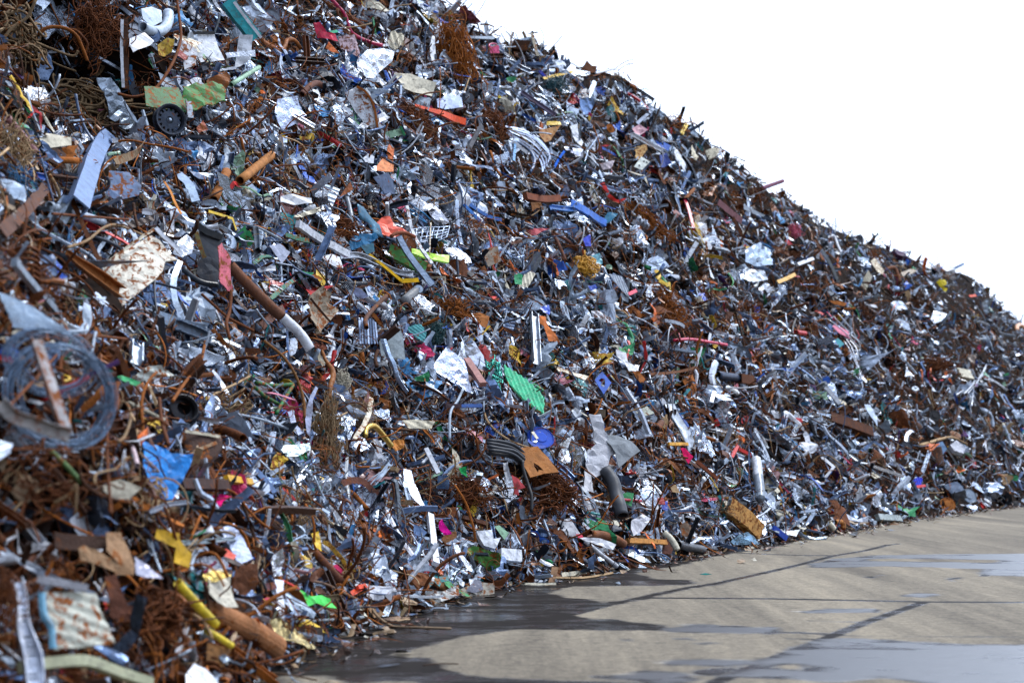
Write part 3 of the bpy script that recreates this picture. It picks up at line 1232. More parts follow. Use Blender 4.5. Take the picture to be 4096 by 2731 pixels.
def WHEEL(label, tile, s, r, col, tyre=False, lift=.4, tilt=None):
    rg = rg_()
    px = src(tile, s)[0]
    P, R, d = facing(px, lift, 1.1, rg, tilt)
    q = r * PXT * d / FX
    rim = lathe([(q * .80, -.28 * q), (q * .95, -.3 * q), (q, -.26 * q), (q * .93, -.2 * q), (q * .86, .2 * q), (q * .94, .28 * q), (q, .3 * q), (q * .98, .33 * q), (q * .88, .3 * q), (q * .78, .15 * q)])
    o = put("car_rim", label, "wheel", px, *rim, P, R, col, "steel", smooth=False)
    V, F = plate_holes(q * .82, 14, q * .66, q * .085, q * .17)
    V = V + [0, 0, .05 * q]
    w_ = put("wheel_disc", None, None, px, V, F, P, R, tuple(np.array(colour(col)) * 1.5), "steel", parent=o)
    V, F = lathe([(0.001, .2 * q), (q * .1, .19 * q), (q * .13, .14 * q), (q * .14, .03 * q), (q * .3, .03 * q), (q * .3, .0)])
    put("hub_cap", None, None, px, V, F, P, R, "pale grey", "metal", parent=w_, smooth=True)
    return o


def lathe(prof, n=26):
    V, F, k = [], [], len(prof)
    for i in range(n):
        a = 2 * math.pi * i / n
        V += [(math.cos(a) * x, math.sin(a) * x, z) for x, z in prof]
    for i in range(n):
        for j in range(k - 1):
            F.append((i * k + j, ((i + 1) % n) * k + j, ((i + 1) % n) * k + j + 1, i * k + j + 1))
    return np.array(V), F


def plate_holes(R_, n, rh, hw, hl):
    """a round plate with a ring of slots"""
    V, F = [], []
    rr = [R_ * .28, rh - hw, rh + hw, R_]
    m = n * 4
    for i in range(m):
        a = 2 * math.pi * i / m
        z = [.04 * R_, .0, .0, -.06 * R_]
        V += [(math.cos(a) * r, math.sin(a) * r, zz) for r, zz in zip(rr, z)]
    for i in range(m):
        for j in range(3):
            if j == 1 and i % 4 in (0, 1):
                continue
            F.append((i * 4 + j, ((i + 1) % m) * 4 + j, ((i + 1) % m) * 4 + j + 1, i * 4 + j + 1))
    return solid(np.array(V), F, (0, 0, 1), R_ * .04)


def DISC(name, label, cat, tile, s, r, col, m="rust", hub=True, lift=.4, tilt=None, squash=1.0, dish=.12, parent=None):
    rg = rg_()
    px = src(tile, s)[0]
    P, R, d = facing(px, lift, .9, rg, tilt)
    if parent is not None and parent.name in PLANE:
        P, n_, d = plane_of(parent, px)
    q = r * PXT * d / FX
    V, F = lathe([(0.001 if not hub else q * .2, dish * q), (q * .42, dish * q), (q * .5, 0), (q * .92, 0), (q * .98, .07 * q), (q, .05 * q), (q * .99, -.12 * q), (q * .9, -.1 * q)])
    V[:, 1] *= squash
    o = put(name, label, cat, px, V, F, P, R, col, m, parent=parent)
    if hub and parent is None:
        V, F = lathe([(q * .12, dish * q * 2.2), (q * .2, dish * q * 2.2), (q * .24, dish * q), (q * .24, 0)])
        V[:, 1] *= squash
        put("hub", None, None, px, V, F, P, R, tuple(np.array(colour(col)) * .5), m, parent=o)
    return o


def TANGLE(name, label, cat, tile, s, rx, ry, n, w, col, m="rust", rot=0.0, lift=.35, depth=.35, curl=.45, step=None, straight=0.0):
    """a nest of wire: every wire wanders inside a flattened ball lying on the heap"""
    rg = rg_()
    px = src(tile, s)[0]
    P, R, d = facing(px, lift, .6, rg)
    k = PXT * d / FX
    RX, RY, w = rx * k, ry * k, w * k
    st_ = step or .16
    ca, sa = math.cos(math.radians(rot)), math.sin(math.radians(rot))
    Vs, Fs, off = [], [], 0
    for _ in range(n):
        lim = rg.choice([.55, .8, 1.0, 1.45])
        p = unit(rg.normal(0, 1, 3)) * rg.random() ** .5 * .95
        dd = unit(rg.normal(0, 1, 3) * [1, 1, .4])
        kk = rg.normal(0, curl, 3)
        Q = [p.copy()]
        for i in range(rg.integers(9, 18)):
            if rg.random() < .3:
                kk = rg.normal(0, curl, 3) * (1 - straight)
            dd = unit(dd + np.cross(kk, dd) - p * max(0, np.linalg.norm(p) - lim) * 2.2)
            p = p + dd * st_
            Q.append(p.copy())
        Q = np.array(Q) * [RX, RY, min(RX, RY) * depth]
        Q[:, :2] = np.stack([Q[:, 0] * ca + Q[:, 1] * sa, -Q[:, 0] * sa + Q[:, 1] * ca], 1)
        V, F = sweep(Q, circ(w / 2 * rg.uniform(.7, 1.3), 4), (0, 0, 1), caps=False)
        Vs.append(V)
        Fs += [tuple(a + off for a in f) for f in F]
        off += len(V)
    return put(name, label, cat, px, np.vstack(Vs), Fs, P, R, col, m, smooth=True)


def RINGS(name, label, cat, tile, s, rx, ry, n, w, spread, col, m="steel", lift=.6, parent=None, arc=(0, 360), tilt=None):
    """a coil: many turns of the same loop lying loosely together"""
    rg = rg_()
    px = src(tile, s)[0]
    P, R, d = facing(px, lift, 1.2, rg, tilt)
    k = PXT * d / FX
    Vs, Fs, off = [], [], 0
    for i in range(n):
        a = np.radians(np.linspace(*arc, 40)) + rg.uniform(-.1, .1)
        dx, dy, sc = rg.normal(0, spread * .5, 3)
        q = 1 + sc / max(rx, ry) + .03 * np.sin(a * rg.integers(1, 4) + rg.uniform(0, 6))
        Q = np.stack([(np.cos(a) * rx * q + dx) * k, (np.sin(a) * ry * q + dy) * k, np.full(40, rg.normal(0, spread * .4) * k) + .02 * np.sin(a * 2 + i)], 1)
        V, F = sweep(Q, circ(w * k / 2, 4), (0, 0, 1), caps=False)
        Vs.append(V)
        Fs += [tuple(b_ + off for b_ in f) for f in F]
        off += len(V)
    return put(name, label, cat, px, np.vstack(Vs), Fs, P, R, col, m, parent=parent, smooth=True)


def FAN(name, label, cat, tile, pairs, w, col, m="metal", sec="flat", lift=.42, parent=None, jit=6):
    """a bundle of strips or rods tied together: one thing, each strip a piece of the bundle"""
    rg = rg_()
    Vs, Fs, off = [], [], 0
    for s in pairs.split("|"):
        px = src(tile, s)
        P, N, d = path3(px, lift + rg.uniform(-.08, .08), parent)
        W_ = w * PXT * d / FX
        Q = resample(P, 9)
        pr = section(sec, W_, W_ * .25) if sec != "tube" else circ(W_ / 2, 6)
        V, F = sweep(Q, pr, unit(N * .5 - ray(*px.mean(0)) + rg.normal(0, .25, 3)))
        Vs.append(V)
        Fs += [tuple(a + off for a in f) for f in F]
        off += len(V)
    V = np.vstack(Vs)
    loc = V.mean(0)
    c0 = np.array(to_px(loc)[:2])
    return link(name, new_mesh(name, V - loc, Fs, sec == "tube"), mat(m), loc, colour(col), **naming(label, cat, c0, parent))


def LATTICE(name, label, cat, tile, s, nx, ny, w, col, m="steel", lift=.4, skew=0.0, amp=.04, parent=None, diag=False):
    """crossed bars or expanded mesh stretched over four corner points"""
    rg = rg_()
    px = src(tile, s)
    c0 = px.mean(0)
    P, n, d = plane_at(c0, lift, None, .6, rg)
    A, B_, C_, D = onto(px, P, n)
    W_ = w * PXT * d / FX
    size = np.linalg.norm(A - C_)
    cs = rg.normal(0, amp * size, 6)

    def pt(a, b):
        return A * (1 - a) * (1 - b) + B_ * a * (1 - b) + C_ * a * b + D * (1 - a) * b + n * (cs[0] * math.sin(5 * a + 2 * b) + cs[1] * math.cos(6 * b - a) + cs[2] * a * b)
    Vs, Fs, off = [], [], 0
    lines = []
    if diag:
        for i in range(-ny, nx + 1):
            for sg in (1, -1):
                L_ = []
                for j in range(21):
                    b = j / 20
                    a = (i + (b if sg > 0 else 1 - b) * ny) / nx
                    if 0 <= a <= 1:
                        L_.append(pt(a, b))
                if len(L_) > 2:
                    lines.append(L_)
    else:
        lines += [[pt(i / nx, j / 8) for j in range(9)] for i in range(nx + 1)]
        lines += [[pt(i / 8, j / ny) for i in range(9)] for j in range(ny + 1)]
    for L_ in lines:
        V, F = sweep(L_, section("flat", W_, W_ * .4), n)
        Vs.append(V)
        Fs += [tuple(a + off for a in f) for f in F]
        off += len(V)
    V = np.vstack(Vs)
    loc = V.mean(0)
    return link(name, new_mesh(name, V - loc, Fs), mat(m), loc, colour(col), **naming(label, cat, c0, parent))


def BOX(name, label, cat, tile, s, w, h, dep, rot, col, m="paint", lift=.4, dent=.05, parent=None):
    rg = rg_()
    px = src(tile, s)[0]
    P, R, d = facing(px, lift, .35, rg, rg.normal(0, .25, 3))
    k = PXT * d / FX
    V, F = t_box(rg, (w * k, h * k, dep * k), dent)
    a = math.radians(rot)
    V = V @ np.array([[math.cos(a), math.sin(a), 0], [-math.sin(a), math.cos(a), 0], [0, 0, 1]])
    return put(name, label, cat, px, V, F, P, R, col, m, parent=parent)


def SPRING(label, tile, s, r, length, rot, col, lift=.4):
    rg = rg_()
    px = src(tile, s)[0]
    P, R, d = facing(px, lift, .8, rg)
    k = PXT * d / FX
    V, F = t_coil(rg, r * k, r * k * .13, 6, length * k / 6)
    a = math.radians(rot)
    V = V @ np.array([[math.cos(a), math.sin(a), 0], [-math.sin(a), math.cos(a), 0], [0, 0, 1]])
    return put("coil_spring", label, "spring", px, V, F, P, R, col, "steel", smooth=True)
# ---- upper left: hanging rusty bars over a dark hollow, wheel, green casing
TANGLE("wire_tangle", "dense dark rusty wire tangle|hanging under the top edge", "wire tangle", "00", "880,250", 220, 290, 120, 9, "rust brown", lift=.9, depth=.6)
TANGLE("wire_tangle", "blurred grey-brown bar tangle|in the upper corner of the heap", "wire tangle", "00", "180,330", 260, 330, 40, 20, "tan*.5", lift=1.6, depth=.6)
TANGLE("bar_tangle", "tan ribbed bar tangle|spreading below the dark hollow", "bar tangle", "00", "800,960", 420, 230, 46, 20, "tan*.6", lift=.9, rot=-15, curl=.3)
TANGLE("wire_tangle", "pale hairy wire tangle|by the edge of the picture", "wire tangle", "00", "130,1330", 220, 260, 60, 9, "tan*.9", lift=1.2)
TANGLE("wire_tangle", "thin blue-grey wire snarl|above the mauve pipe", "wire tangle", "01", "180,40", 200, 130, 24, 5, "light blue*.6", lift=1.5, curl=.25)
B("bent_bar", "thick rusty bar bent into an arch|over the dark hollow", "steel bar", "00", "350,320 430,260 520,250 620,270 700,330 750,430 800,560", 30, "rebar", "orange rust*.7", "rust", lift=1.7)
B("bent_bar", "second rusty arch bar|just inside the thick arch", "steel bar", "00", "600,270 690,280 750,330 800,400 790,470", 22, "rebar", "rust brown*.8", "rust", lift=1.6)
B("bent_bar", "tan bar|crossing the dark hollow below the arch", "steel bar", "00", "330,390 450,440 660,515 720,470", 20, "rebar", "tan*.6", "rust", lift=1.8)
B("bent_bar", "grey-tan bar|rising to the top edge beside the hollow", "steel bar", "00", "0,400 120,250 250,160 330,0", 26, "tube", "tan*.5", "rust", lift=2.0)
B("reinforcing_bar", "long ribbed rusty bar|sweeping down in a curve past the green casing", "steel bar", "00", "1620,-40 1640,120 1662,330 1620,500 1540,660 1440,800 1330,870 1210,890 1080,860", 24, "rebar", "rust brown*1.2", "rust", lift=.9)
o = B("upright_post", "rusty upright post with a white edge strip|beside the hollow", "post", "00", "1150,170 1160,500 1150,815", 48, "L", "dark brown*1.3", "rust", lift=.9)
B("edge_strip", None, None, "00", "1122,180 1118,480 1132,805", 26, "flat", "white", "paint", lift=1.05, parent=o)
o = B("duct_elbow", "pale grey bent duct with a broad plate|near the top edge", "duct", "00", "1545,120 1540,210 1490,275 1400,290 1310,250", 95, "pipe", "pale grey*1.2", "plastic", lift=.8)
S("duct_plate", None, None, "00", "1310,70 1400,55 1490,90 1500,190 1420,225 1340,150", "pale grey*1.3", "plastic", lift=.95, parent=o)
DISC("flange", "grey round flange|below the pale bent duct", "flange", "00", "1400,320", 70, "blue grey", "steel", lift=.75)
S("canister", "crushed white canister|below the pale bent duct", "canister", "00", "1170,390 1320,308 1410,390 1375,430 1255,480 1205,512 1165,450", "white*.8", "plastic", amp=.09, folds=5, lift=.7)
S("can", "rusty yellow crumpled can|beside the crushed white canister", "can", "00", "1420,430 1520,355 1590,370 1580,480 1500,525 1430,520", "yellow*.6", "worn", amp=.12, folds=6, lift=.7)
o = S("appliance_sheet", "big white appliance panel|with a dark top edge", "panel", "00", "1740,322 1965,318 2010,450 2065,550 1845,577 1790,470", "white", "paint", amp=.03, folds=2, lift=.75)
B("dark_edge", None, None, "00", "1730,305 1970,303", 24, "box", "black", "rubber", lift=.8, parent=o)
o = S("folded_sheet", "white folded sheet with a red inner face|left of the big white panel", "sheet", "00", "1640,350 1800,470 1790,610 1690,645 1680,560 1620,400", "white*.75", "worn", amp=.12, lift=.72)
S("red_face", None, None, "00", "1630,440 1730,515 1700,555 1610,500", "red*.5", "paint", lift=.82, parent=o)
o = B("profile_beam", "teal metal profile with a white flange|by the top edge", "profile", "00", "2085,20 2200,170 2350,360", 115, "N", "teal*1.5", "paint", lift=.85)
B("flange_strip", None, None, "00", "2150,20 2260,170 2400,350", 26, "flat", "white", "paint", lift=1.0, parent=o)
S("bumper_piece", "white moulded plastic piece|under the teal profile", "plastic piece", "00", "2190,330 2310,335 2290,560 2190,625 2140,640 2170,480", "white*.85", "plastic", amp=.1, folds=4, lift=.8)
S("foil_band", "crinkled white foil band|wrapped over the moulded plastic piece", "foil", "00", "2070,490 2340,455 2348,520 2210,515 2090,535", "white", "foil", amp=.06, folds=6, lift=.95)
o = S("machine_casing", "dark green machine casing|above the slotted wheel", "casing", "00", "1320,800 1650,785 1730,1010 1640,1015 1335,985", (.008, .1, .016), "worn", amp=.05, lift=.7)
S("torn_panel", None, None, "00", "1710,740 1900,680 2110,650 2132,690 2110,870 1960,915 1740,985 1715,900", (.02, .15, .02), "worn", corr=(75, 4, .02), amp=.1, lift=.95, parent=o)
B("bracket", None, None, "00", "1730,930 1750,1080", 55, "L", "pale grey*.8", "worn", lift=.9, parent=o)
S("casing_cover", "rusted green and grey ribbed cover|torn open at the end of the casing", "cover", "00", "1900,720 2090,655 2128,690 2100,790 1920,850", "orange rust*.8", "worn", corr=(70, 3, .02), amp=.09, lift=1.0)
WHEEL("dark steel wheel rim with slots|lying below the green casing", "00", "1555,1105", 135, "dark grey", lift=.7)
S("crumpled_sheet", "long grey crumpled sheet|under the tan bar tangle", "sheet", "00", "880,720 1000,730 1090,830 1150,960 1240,1060 1250,1190 1150,1180 1030,1070 990,930", "pale grey*.7", "metal", amp=.09, folds=7, fine=13, lift=.8)
B("channel_beam", "straight grey steel channel|leaning across the rusty bars", "beam", "00", "975,1240 870,1420 712,1895", 150, "N", "blue grey*1.3", "steel", lift=1.1)
S("rusty_plate", "rust-edged plate with a blue-grey middle|beside the leaning channel", "plate", "01", "1010,-10 1200,0 1305,140 1270,230 1080,275 965,235", "blue grey", "worn", amp=.06, lift=.8)
B("twisted_strip", "broad twisted rust and white strip|above the rust-edged plate", "strip", "00", "1050,1480 1180,1440 1270,1390 1330,1290", 72, "flat", "tan*.8", "worn", twist=1.2, lift=.85)
S("flat_sheet", "pale green-white panel|half hidden below the tan bar tangle", "panel", "00", "300,1320 420,1230 640,1270 645,1340 400,1375", "cream*.8", "paint", lift=.9)
S("dark_sheet", "black bent sheet|below the pale green-white panel", "sheet", "00", "555,1590 590,1440 720,1330 742,1400 742,1590", "black*2", "rubber", amp=.09, lift=.9)
S("crushed_can", "rusty salmon crushed can|beside the dark slotted wheel", "can", "00", "1800,1180 1870,1100 1922,1180 1825,1222", (.42, .12, .07), "worn", amp=.14, folds=5, lift=.6)
B("mauve_pipe", "mauve grimy pipe|by the edge under the hairy wire", "pipe", "00", "70,1080 320,1390", 62, "pipe", "mauve*1.2", "paint", lift=1.0)
B("green_tube", "light green tube|pointing up to the shredded green cover", "tube", "00", "2380,620 2120,780", 42, "pipe", "pale green", "paint", lift=.7)
S("crumpled_sheet", "grey hanging rag of sheet|behind the thin bars near the corner", "sheet", "00", "330,620 400,470 460,520 490,640 440,740 350,730", "blue grey*.9", "cloth", amp=.1, lift=1.4)
# ---- upper middle
B("red_hose", "long crimson hose|running down from the top edge", "hose", "10", "680,-20 760,70 812,130 840,210 870,290 940,345 1050,390 1160,420", 34, "tube", (.5, .02, .09), "plastic", lift=.6)
S("red_crumple", "crimson crumpled sheet|left of the long hose", "sheet", "10", "508,240 570,228 640,310 720,325 738,405 660,375 560,360", (.55, .015, .06), "paint", amp=.14, folds=6, lift=.5)
S("green_flake", "bright green flake|between the crimson sheet and the hose", "flake", "10", "645,290 740,272 765,290 690,308", (.02, .4, .2), "paint", lift=.55)
S("leaf_plate", "rusty pointed plate with green paint|under the crimson sheet", "plate", "10", "640,440 672,378 765,492 700,480", "orange", "worn", lift=.5)
S("stained_foil", "white crumpled foil stained pink|under the long crimson hose", "foil", "10", "748,340 900,320 960,480 955,535 885,500 770,450", (.7, .52, .56), "worn", amp=.1, folds=7, fine=12, lift=.5)
S("foil_bundle", "big bright white foil bundle|below the end of the crimson hose", "foil", "10", "898,580 1000,480 1170,448 1255,490 1235,580 1135,660 1092,722 1000,722 910,655", "white*1.1", "foil", amp=.12, folds=9, fine=15, lift=.65)
B("rusty_hook", "rusty bent pipe with pale paint|near the top edge under the teal profile", "pipe", "10", "0,300 70,385 150,430 220,470 268,420 285,370 350,370 412,450", 38, "tube", "orange rust", "worn", lift=.5)
S("ribbed_chunk", "cream ribbed chunk|right of the crimson hose", "chunk", "10", "1240,290 1360,332 1342,420 1270,465 1205,400", "cream*.9", "board", corr=(20, 5, .03), amp=.08, lift=.5)
S("corrugated_piece", "white corrugated scrap|left of the big rusty wire ball", "corrugated piece", "10", "1655,232 1705,205 1752,330 1702,385 1660,335", "white", "paint", corr=(15, 4, .03), lift=.55)
S("white_shard", "white triangular blade of sheet|left of the big rusty wire ball", "sheet", "10", "1622,325 1642,330 1662,565 1578,545", "white", "paint", lift=.55)
TANGLE("wire_ball", "big ball of rusty orange wire|under the skyline", "wire ball", "10", "1825,520", 165, 350, 170, 7, "orange rust*1.1", rot=-14, lift=.6, depth=.5)
o = BOX("lantern", "small pink lantern with a handle|by the skyline", "lantern", "10", "2182,475", 85, 75, 60, 20, (.75, .06, .2), "plastic", lift=.5)
B("handle", None, None, "10", "2140,430 2150,405 2200,405 2215,440", 12, "tube", (.6, .04, .16), "plastic", lift=.55, parent=o)
B("thin_stick", "long thin tan stick|leaning on the big wire ball", "stick", "10", "2005,500 1975,660 1908,862", 13, "tube", "tan", "rust", lift=.65)
S("bent_sheet", "cream-white bent panel|below the big white foil bundle", "panel", "10", "1230,700 1400,690 1632,782 1590,905 1480,880 1335,832", "cream*1.15", "paint", amp=.07, folds=4, lift=.5)
o = S("blotched_slab", "white slab blotched with purple-grey rust|below the foil bundle", "slab", "10", "820,850 920,800 1050,930 1145,1180 1080,1212 960,1080 900,1000", "white*.8", "worn", amp=.07, folds=5, fine=12, lift=.55)
B("rusty_rim", None, None, "10", "925,795 1010,850 1080,970 1120,1190", 22, "L", "orange rust", "rust", lift=.65, parent=o)
S("foil_box", "crushed silver-blue foil box|left of the blotched slab", "foil box", "10", "240,900 380,880 402,950 462,1060 400,1120 270,1192 208,1030", (.55, .62, .8), "foil", amp=.08, folds=8, fine=14, lift=.6)
B("orange_channel", "bright orange-red channel|lying across the rusty wire", "channel", "10", "1455,965 1560,1000 1700,1040 1800,1085 1915,1120", 56, "N", (.85, .085, .012), "paint", lift=.65, taper=[.35, .6, 1, 1.1], twist=.25)
o = S("green_plate", "pale green plate with a folded end|below the blotched slab", "plate", "10", "1170,1215 1330,1178 1345,1240 1200,1272", "pale green*.8", "paint", lift=.5)
B("folded_end", None, None, "10", "1325,1160 1365,1245", 24, "L", "green*.7", "paint", lift=.58, parent=o)
B("yellow_clip", "yellow curled clip|below the silver-blue foil box", "clip", "10", "230,1235 262,1262 298,1302", 30, "flat", "yellow", "paint", lift=.5, twist=1.)
B("yellow_hook", "ochre hooked strip|right of the yellow curled clip", "strip", "10", "400,1270 480,1270 500,1240 525,1245 515,1305", 32, "flat", "yellow*.7", "worn", lift=.5)
S("slate_plate", "slate-blue plate with ragged holes|below the orange piece", "plate", "11", "1080,60 1220,15 1260,90 1275,215 1180,212 1130,125", (.09, .12, .19), "steel", amp=.03, lift=.5)
B("elbow_pipe", "brown pipe bent over in an arch|above the silver-blue foil box", "pipe", "10", "420,870 490,795 555,765 605,790 620,830", 55, "pipe", (.13, .06, .045), "rust", lift=.5)
B("curling_ribbon", "long pale curling ribbon|left of the ochre hooked strip", "ribbon", "10", "110,1225 210,1310 290,1440 350,1500 430,1590", 36, "flat", "pale grey*1.2", "metal", lift=.55, twist=1.5)
BOX("slate_box", "dark slate crushed box|left end of the orange-red channel", "box", "10", "1392,985", 110, 80, 70, 10, (.12, .15, .2), "steel", lift=.5)
S("lavender_plate", "pale lavender flat panel|above the orange-red channel", "panel", "10", "1555,950 1790,858 1895,890 1912,975 1740,1002", (.45, .5, .66), "metal", amp=.03, lift=.45)
S("olive_foil", "olive-yellow crumpled foil|right of the wire ball's foot", "foil", "10", "2155,845 2290,835 2310,880 2230,895", (.35, .27, .01), "foil", amp=.1, lift=.5)
B("rust_pipe", "tan-orange straight pipe|above the yellow clip's left", "pipe", "10", "-150,1660 145,1425", 82, "pipe", (.36, .15, .045), "rust", lift=.6)
B("rust_pipe", "shorter orange-rust pipe|beside the yellow strap", "pipe", "01", "1960,270 2080,10", 85, "pipe", (.30, .11, .03), "rust", lift=.6)
S("white_lump", "small rounded white plate|above the peach sheet", "plate", "10", "985,1450 1030,1412 1090,1430 1085,1492 1010,1492", "white", "paint", lift=.5)
S("white_lump", "flat white shard|right of the peach sheet", "shard", "10", "1488,1480 1560,1448 1612,1465 1590,1500 1500,1512", "white*.9", "paint", lift=.5)
S("peach_sheet", "peach-orange torn sheet|under an orange folded tab", "sheet", "10", "1062,1570 1160,1458 1255,1520 1250,1585", (.85, .3, .12), "paint", lift=.5)
S("orange_tab", "orange and grey folded tab|above the peach sheet", "tab", "10", "1208,1350 1225,1325 1270,1370 1260,1500 1205,1440", "orange*.8", "worn", lift=.5)
# ---- upper right, under the skyline
FAN("strip_bundle", "silver-blue bundle of long flat strips|fanned out and drooping at one end", "strip bundle", "20", "-60,1170 150,1230 280,1330 345,1420 330,1500|-60,1180 130,1265 250,1365 312,1450 318,1530|-60,1210 120,1310 230,1390 290,1470 298,1560|-40,1190 180,1262 300,1370 352,1440|-60,1160 120,1200 260,1290 340,1390|-50,1230 100,1320 210,1410 270,1490 285,1580|-40,1200 140,1280 240,1360 300,1440 325,1520|-60,1175 160,1240 270,1310 330,1390 350,1470", 15, (.55, .62, .78), lift=.6)
B("mauve_rail", "mauve-grey straight rail|above the drooping strip bundle", "rail", "20", "85,845 400,1062", 38, "U", (.28, .25, .36), "steel", lift=.6)
B("yellow_rod", "thin yellow bar|on the crest beside the blue bar", "bar", "20", "288,722 420,690 560,660", 24, "flat", "yellow", "paint", lift=.6)
B("blue_bar", "short cobalt bar|touching the thin yellow bar", "bar", "20", "252,652 312,722", 26, "box", (.03, .06, .5), "paint", lift=.6)
TANGLE("net_tuft", "dark teal tuft of netting|below the thin yellow bar", "netting", "20", "410,790", 120, 95, 110, 5, (.008, .07, .09), "plastic", lift=.6)
S("strapped_sheet", "grey sheet bundled with a strap|under the crest", "sheet", "20", "610,905 740,905 755,960 700,1062 640,1065 618,1010", "blue grey*1.5", "metal", amp=.12, folds=6, lift=.55)
S("yellow_flap", "small bright yellow flap|above the rust and green leaf plate", "flap", "20", "322,1112 440,1120 452,1152 322,1145", "yellow*1.1", "paint", lift=.5)
S("leaf_plate", "large rust and green leaf-shaped plate|beside the drooping strip bundle", "plate", "20", "228,1210 350,1182 432,1165 345,1300 280,1325 228,1262", (.3, .14, .03), "worn", amp=.06, lift=.55)
S("white_casting", "white broken casting|right of the leaf-shaped plate", "casting", "20", "528,1162 590,1148 612,1250 652,1312 630,1352 580,1300", "white", "paint", amp=.1, lift=.5)
DISC("brake_disc", "small orange-rust brake disc|under the skyline", "brake disc", "20", "905,1180", 44, "orange rust*1.2", lift=.5)
S("brown_flaps", "folded dark brown sheet|left of the small brake disc", "sheet", "20", "690,1068 860,1120 872,1152 720,1142", "dark brown*1.6", "rust", amp=.1, lift=.5)
B("yellow_strip", "short yellow strip|standing on the skyline", "strip", "20", "1558,1228 1605,1138", 34, "flat", (.8, .55, .02), "paint", lift=.7)
S("blue_chute", "dark blue curved chute|below the skyline", "chute", "20", "1350,1432 1420,1400 1465,1500 1380,1545", (.02, .05, .28), "plastic", amp=.1, curl=.8, lift=.5)
S("blue_flake", "cobalt bent flake|above the dark blue chute", "flake", "20", "1392,1302 1455,1340 1432,1392 1395,1360", "blue", "paint", lift=.5)
B("white_rail", "long white rail|pointing down to the dark blue chute", "rail", "20", "1105,1238 1250,1320 1395,1392", 42, "U", "white", "paint", lift=.6)
S("white_fender", "long white twisted sheet|right of the dark blue chute", "sheet", "20", "1478,1330 1532,1360 1612,1500 1582,1565 1500,1452", "white*.95", "paint", amp=.09, folds=4, lift=.6)
S("rust_plate", "ochre and rust flaked plate|above the riveted white plate", "plate", "20", "1118,1362 1220,1338 1232,1382 1170,1475 1108,1442", (.5, .3, .1), "worn", lift=.5)
o = S("riveted_plate", "pale grey plate with round bolt heads|below the flaked plate", "plate", "20", "1190,1438 1272,1482 1190,1565 1118,1532", (.5, .55, .52), "paint", amp=.03, lift=.55)
for q in ("1212,1483", "1238,1492", "1170,1520"):
    DISC("bolt_head", None, None, "20", q, 9, "dark grey", "steel", hub=False, lift=.62, parent=o)
S("pink_foil", "dusty pink crumpled foil|above the long white rail", "foil", "20", "1088,1192 1160,1148 1222,1212 1180,1245 1110,1232", (.62, .35, .4), "paint", amp=.12, folds=5, lift=.5)
B("blue_strip", "slim blue strip|above the rounded white lumps", "strip", "20", "828,1358 900,1395 992,1455", 24, "flat", "blue", "paint", lift=.5)
S("pale_stone", "white angular lump|left of the pinkish lump", "lump", "20", "708,1442 760,1418 782,1500 750,1532 728,1490", "white*.8", "board", amp=.14, thick=.12, lift=.5)
S("pale_stone", "pinkish rounded lump|under the slim blue strip", "lump", "20", "808,1502 860,1495 935,1478 900,1552 832,1562", (.6, .52, .56), "board", amp=.14, thick=.12, lift=.5)
B("slate_plank", "slate-blue plank|leaning just below the skyline", "plank", "20", "1148,1135 1302,998", 30, "flat", (.12, .16, .24), "steel", lift=.6)
S("white_rag", "dirty white rag|hanging below the skyline", "rag", "20", "1618,1442 1680,1322 1712,1440 1672,1482", "cream*1.1", "cloth", amp=.12, folds=5, lift=.5)
S("crest_crumple", "brown crumpled sheet|standing on the crest against the sky", "sheet", "20", "630,640 690,565 735,590 785,575 770,625 735,640", "rust brown*.8", "rust", amp=.14, folds=5, lift=.75)
B("sky_rod", "thin upper rod|reaching into the sky from the crest", "rod", "20", "950,628 1040,568 1112,548", 8, "tube", "dark brown", "rust", lift=.8)
B("sky_rod", "thin lower rod|reaching into the sky from the crest", "rod", "20", "970,650 1060,592 1122,590", 8, "tube", "mauve*.6", "rust", lift=.8)
B("pale_post", "pale grey post|above the strapped sheet", "post", "20", "700,895 762,748", 42, "flat", "pale grey*1.2", "metal", lift=.55)
B("white_bar", "slim white bar|along the crest under the thin rods", "bar", "20", "768,672 960,628", 20, "box", "white", "paint", lift=.75)
BOX("brown_crate", "dark brown crushed crate|on the crest", "crate", "20", "75,425", 140, 90, 80, -5, "dark brown*1.4", "rust", lift=.55)
B("tan_post", "tan and white post|standing on the crest by the crate", "post", "20", "182,305 205,400 235,515", 30, "L", "cream*.8", "worn", lift=.75)
S("lavender_sheet", "pale lavender torn sheet|under the white broken casting", "sheet", "20", "478,1340 650,1372 640,1442 560,1405 500,1380", (.48, .5, .62), "metal", lift=.5)
LATTICE("dark_net", "black net scrap|on the skyline", "net", "20", "1930,1462 2065,1455 2062,1508 1965,1515", 14, 6, 6, "black*2", "plastic", lift=.5, amp=.06)
S("cream_plates", "cream broken plate|just under the skyline", "plate", "20", "1778,1382 1850,1360 1905,1372 1880,1435 1800,1470", "cream*1.1", "board", amp=.1, lift=.5)
S("corrugated_piece", "grey corrugated scrap|on the skyline behind the yellow strip", "corrugated piece", "20", "1612,1180 1650,1150 1715,1262 1650,1235", "pale grey", "metal", corr=(30, 8, .02), lift=.5)
B("grey_cable", "grey cable|arching beside the drooping strip bundle", "cable", "20", "20,1300 120,1345 195,1430 205,1500 170,1580", 26, "tube", "blue grey*1.2", "plastic", lift=.55)
B("white_strip", "white flat strip|under the drooping strip bundle", "strip", "20", "-20,1275 150,1412", 34, "flat", "white", "paint", lift=.6)
B("blue_ladder", "small blue slotted strip|under the white flat strip", "strip", "20", "32,1290 18,1475", 26, "flat", "light blue", "paint", lift=.5)
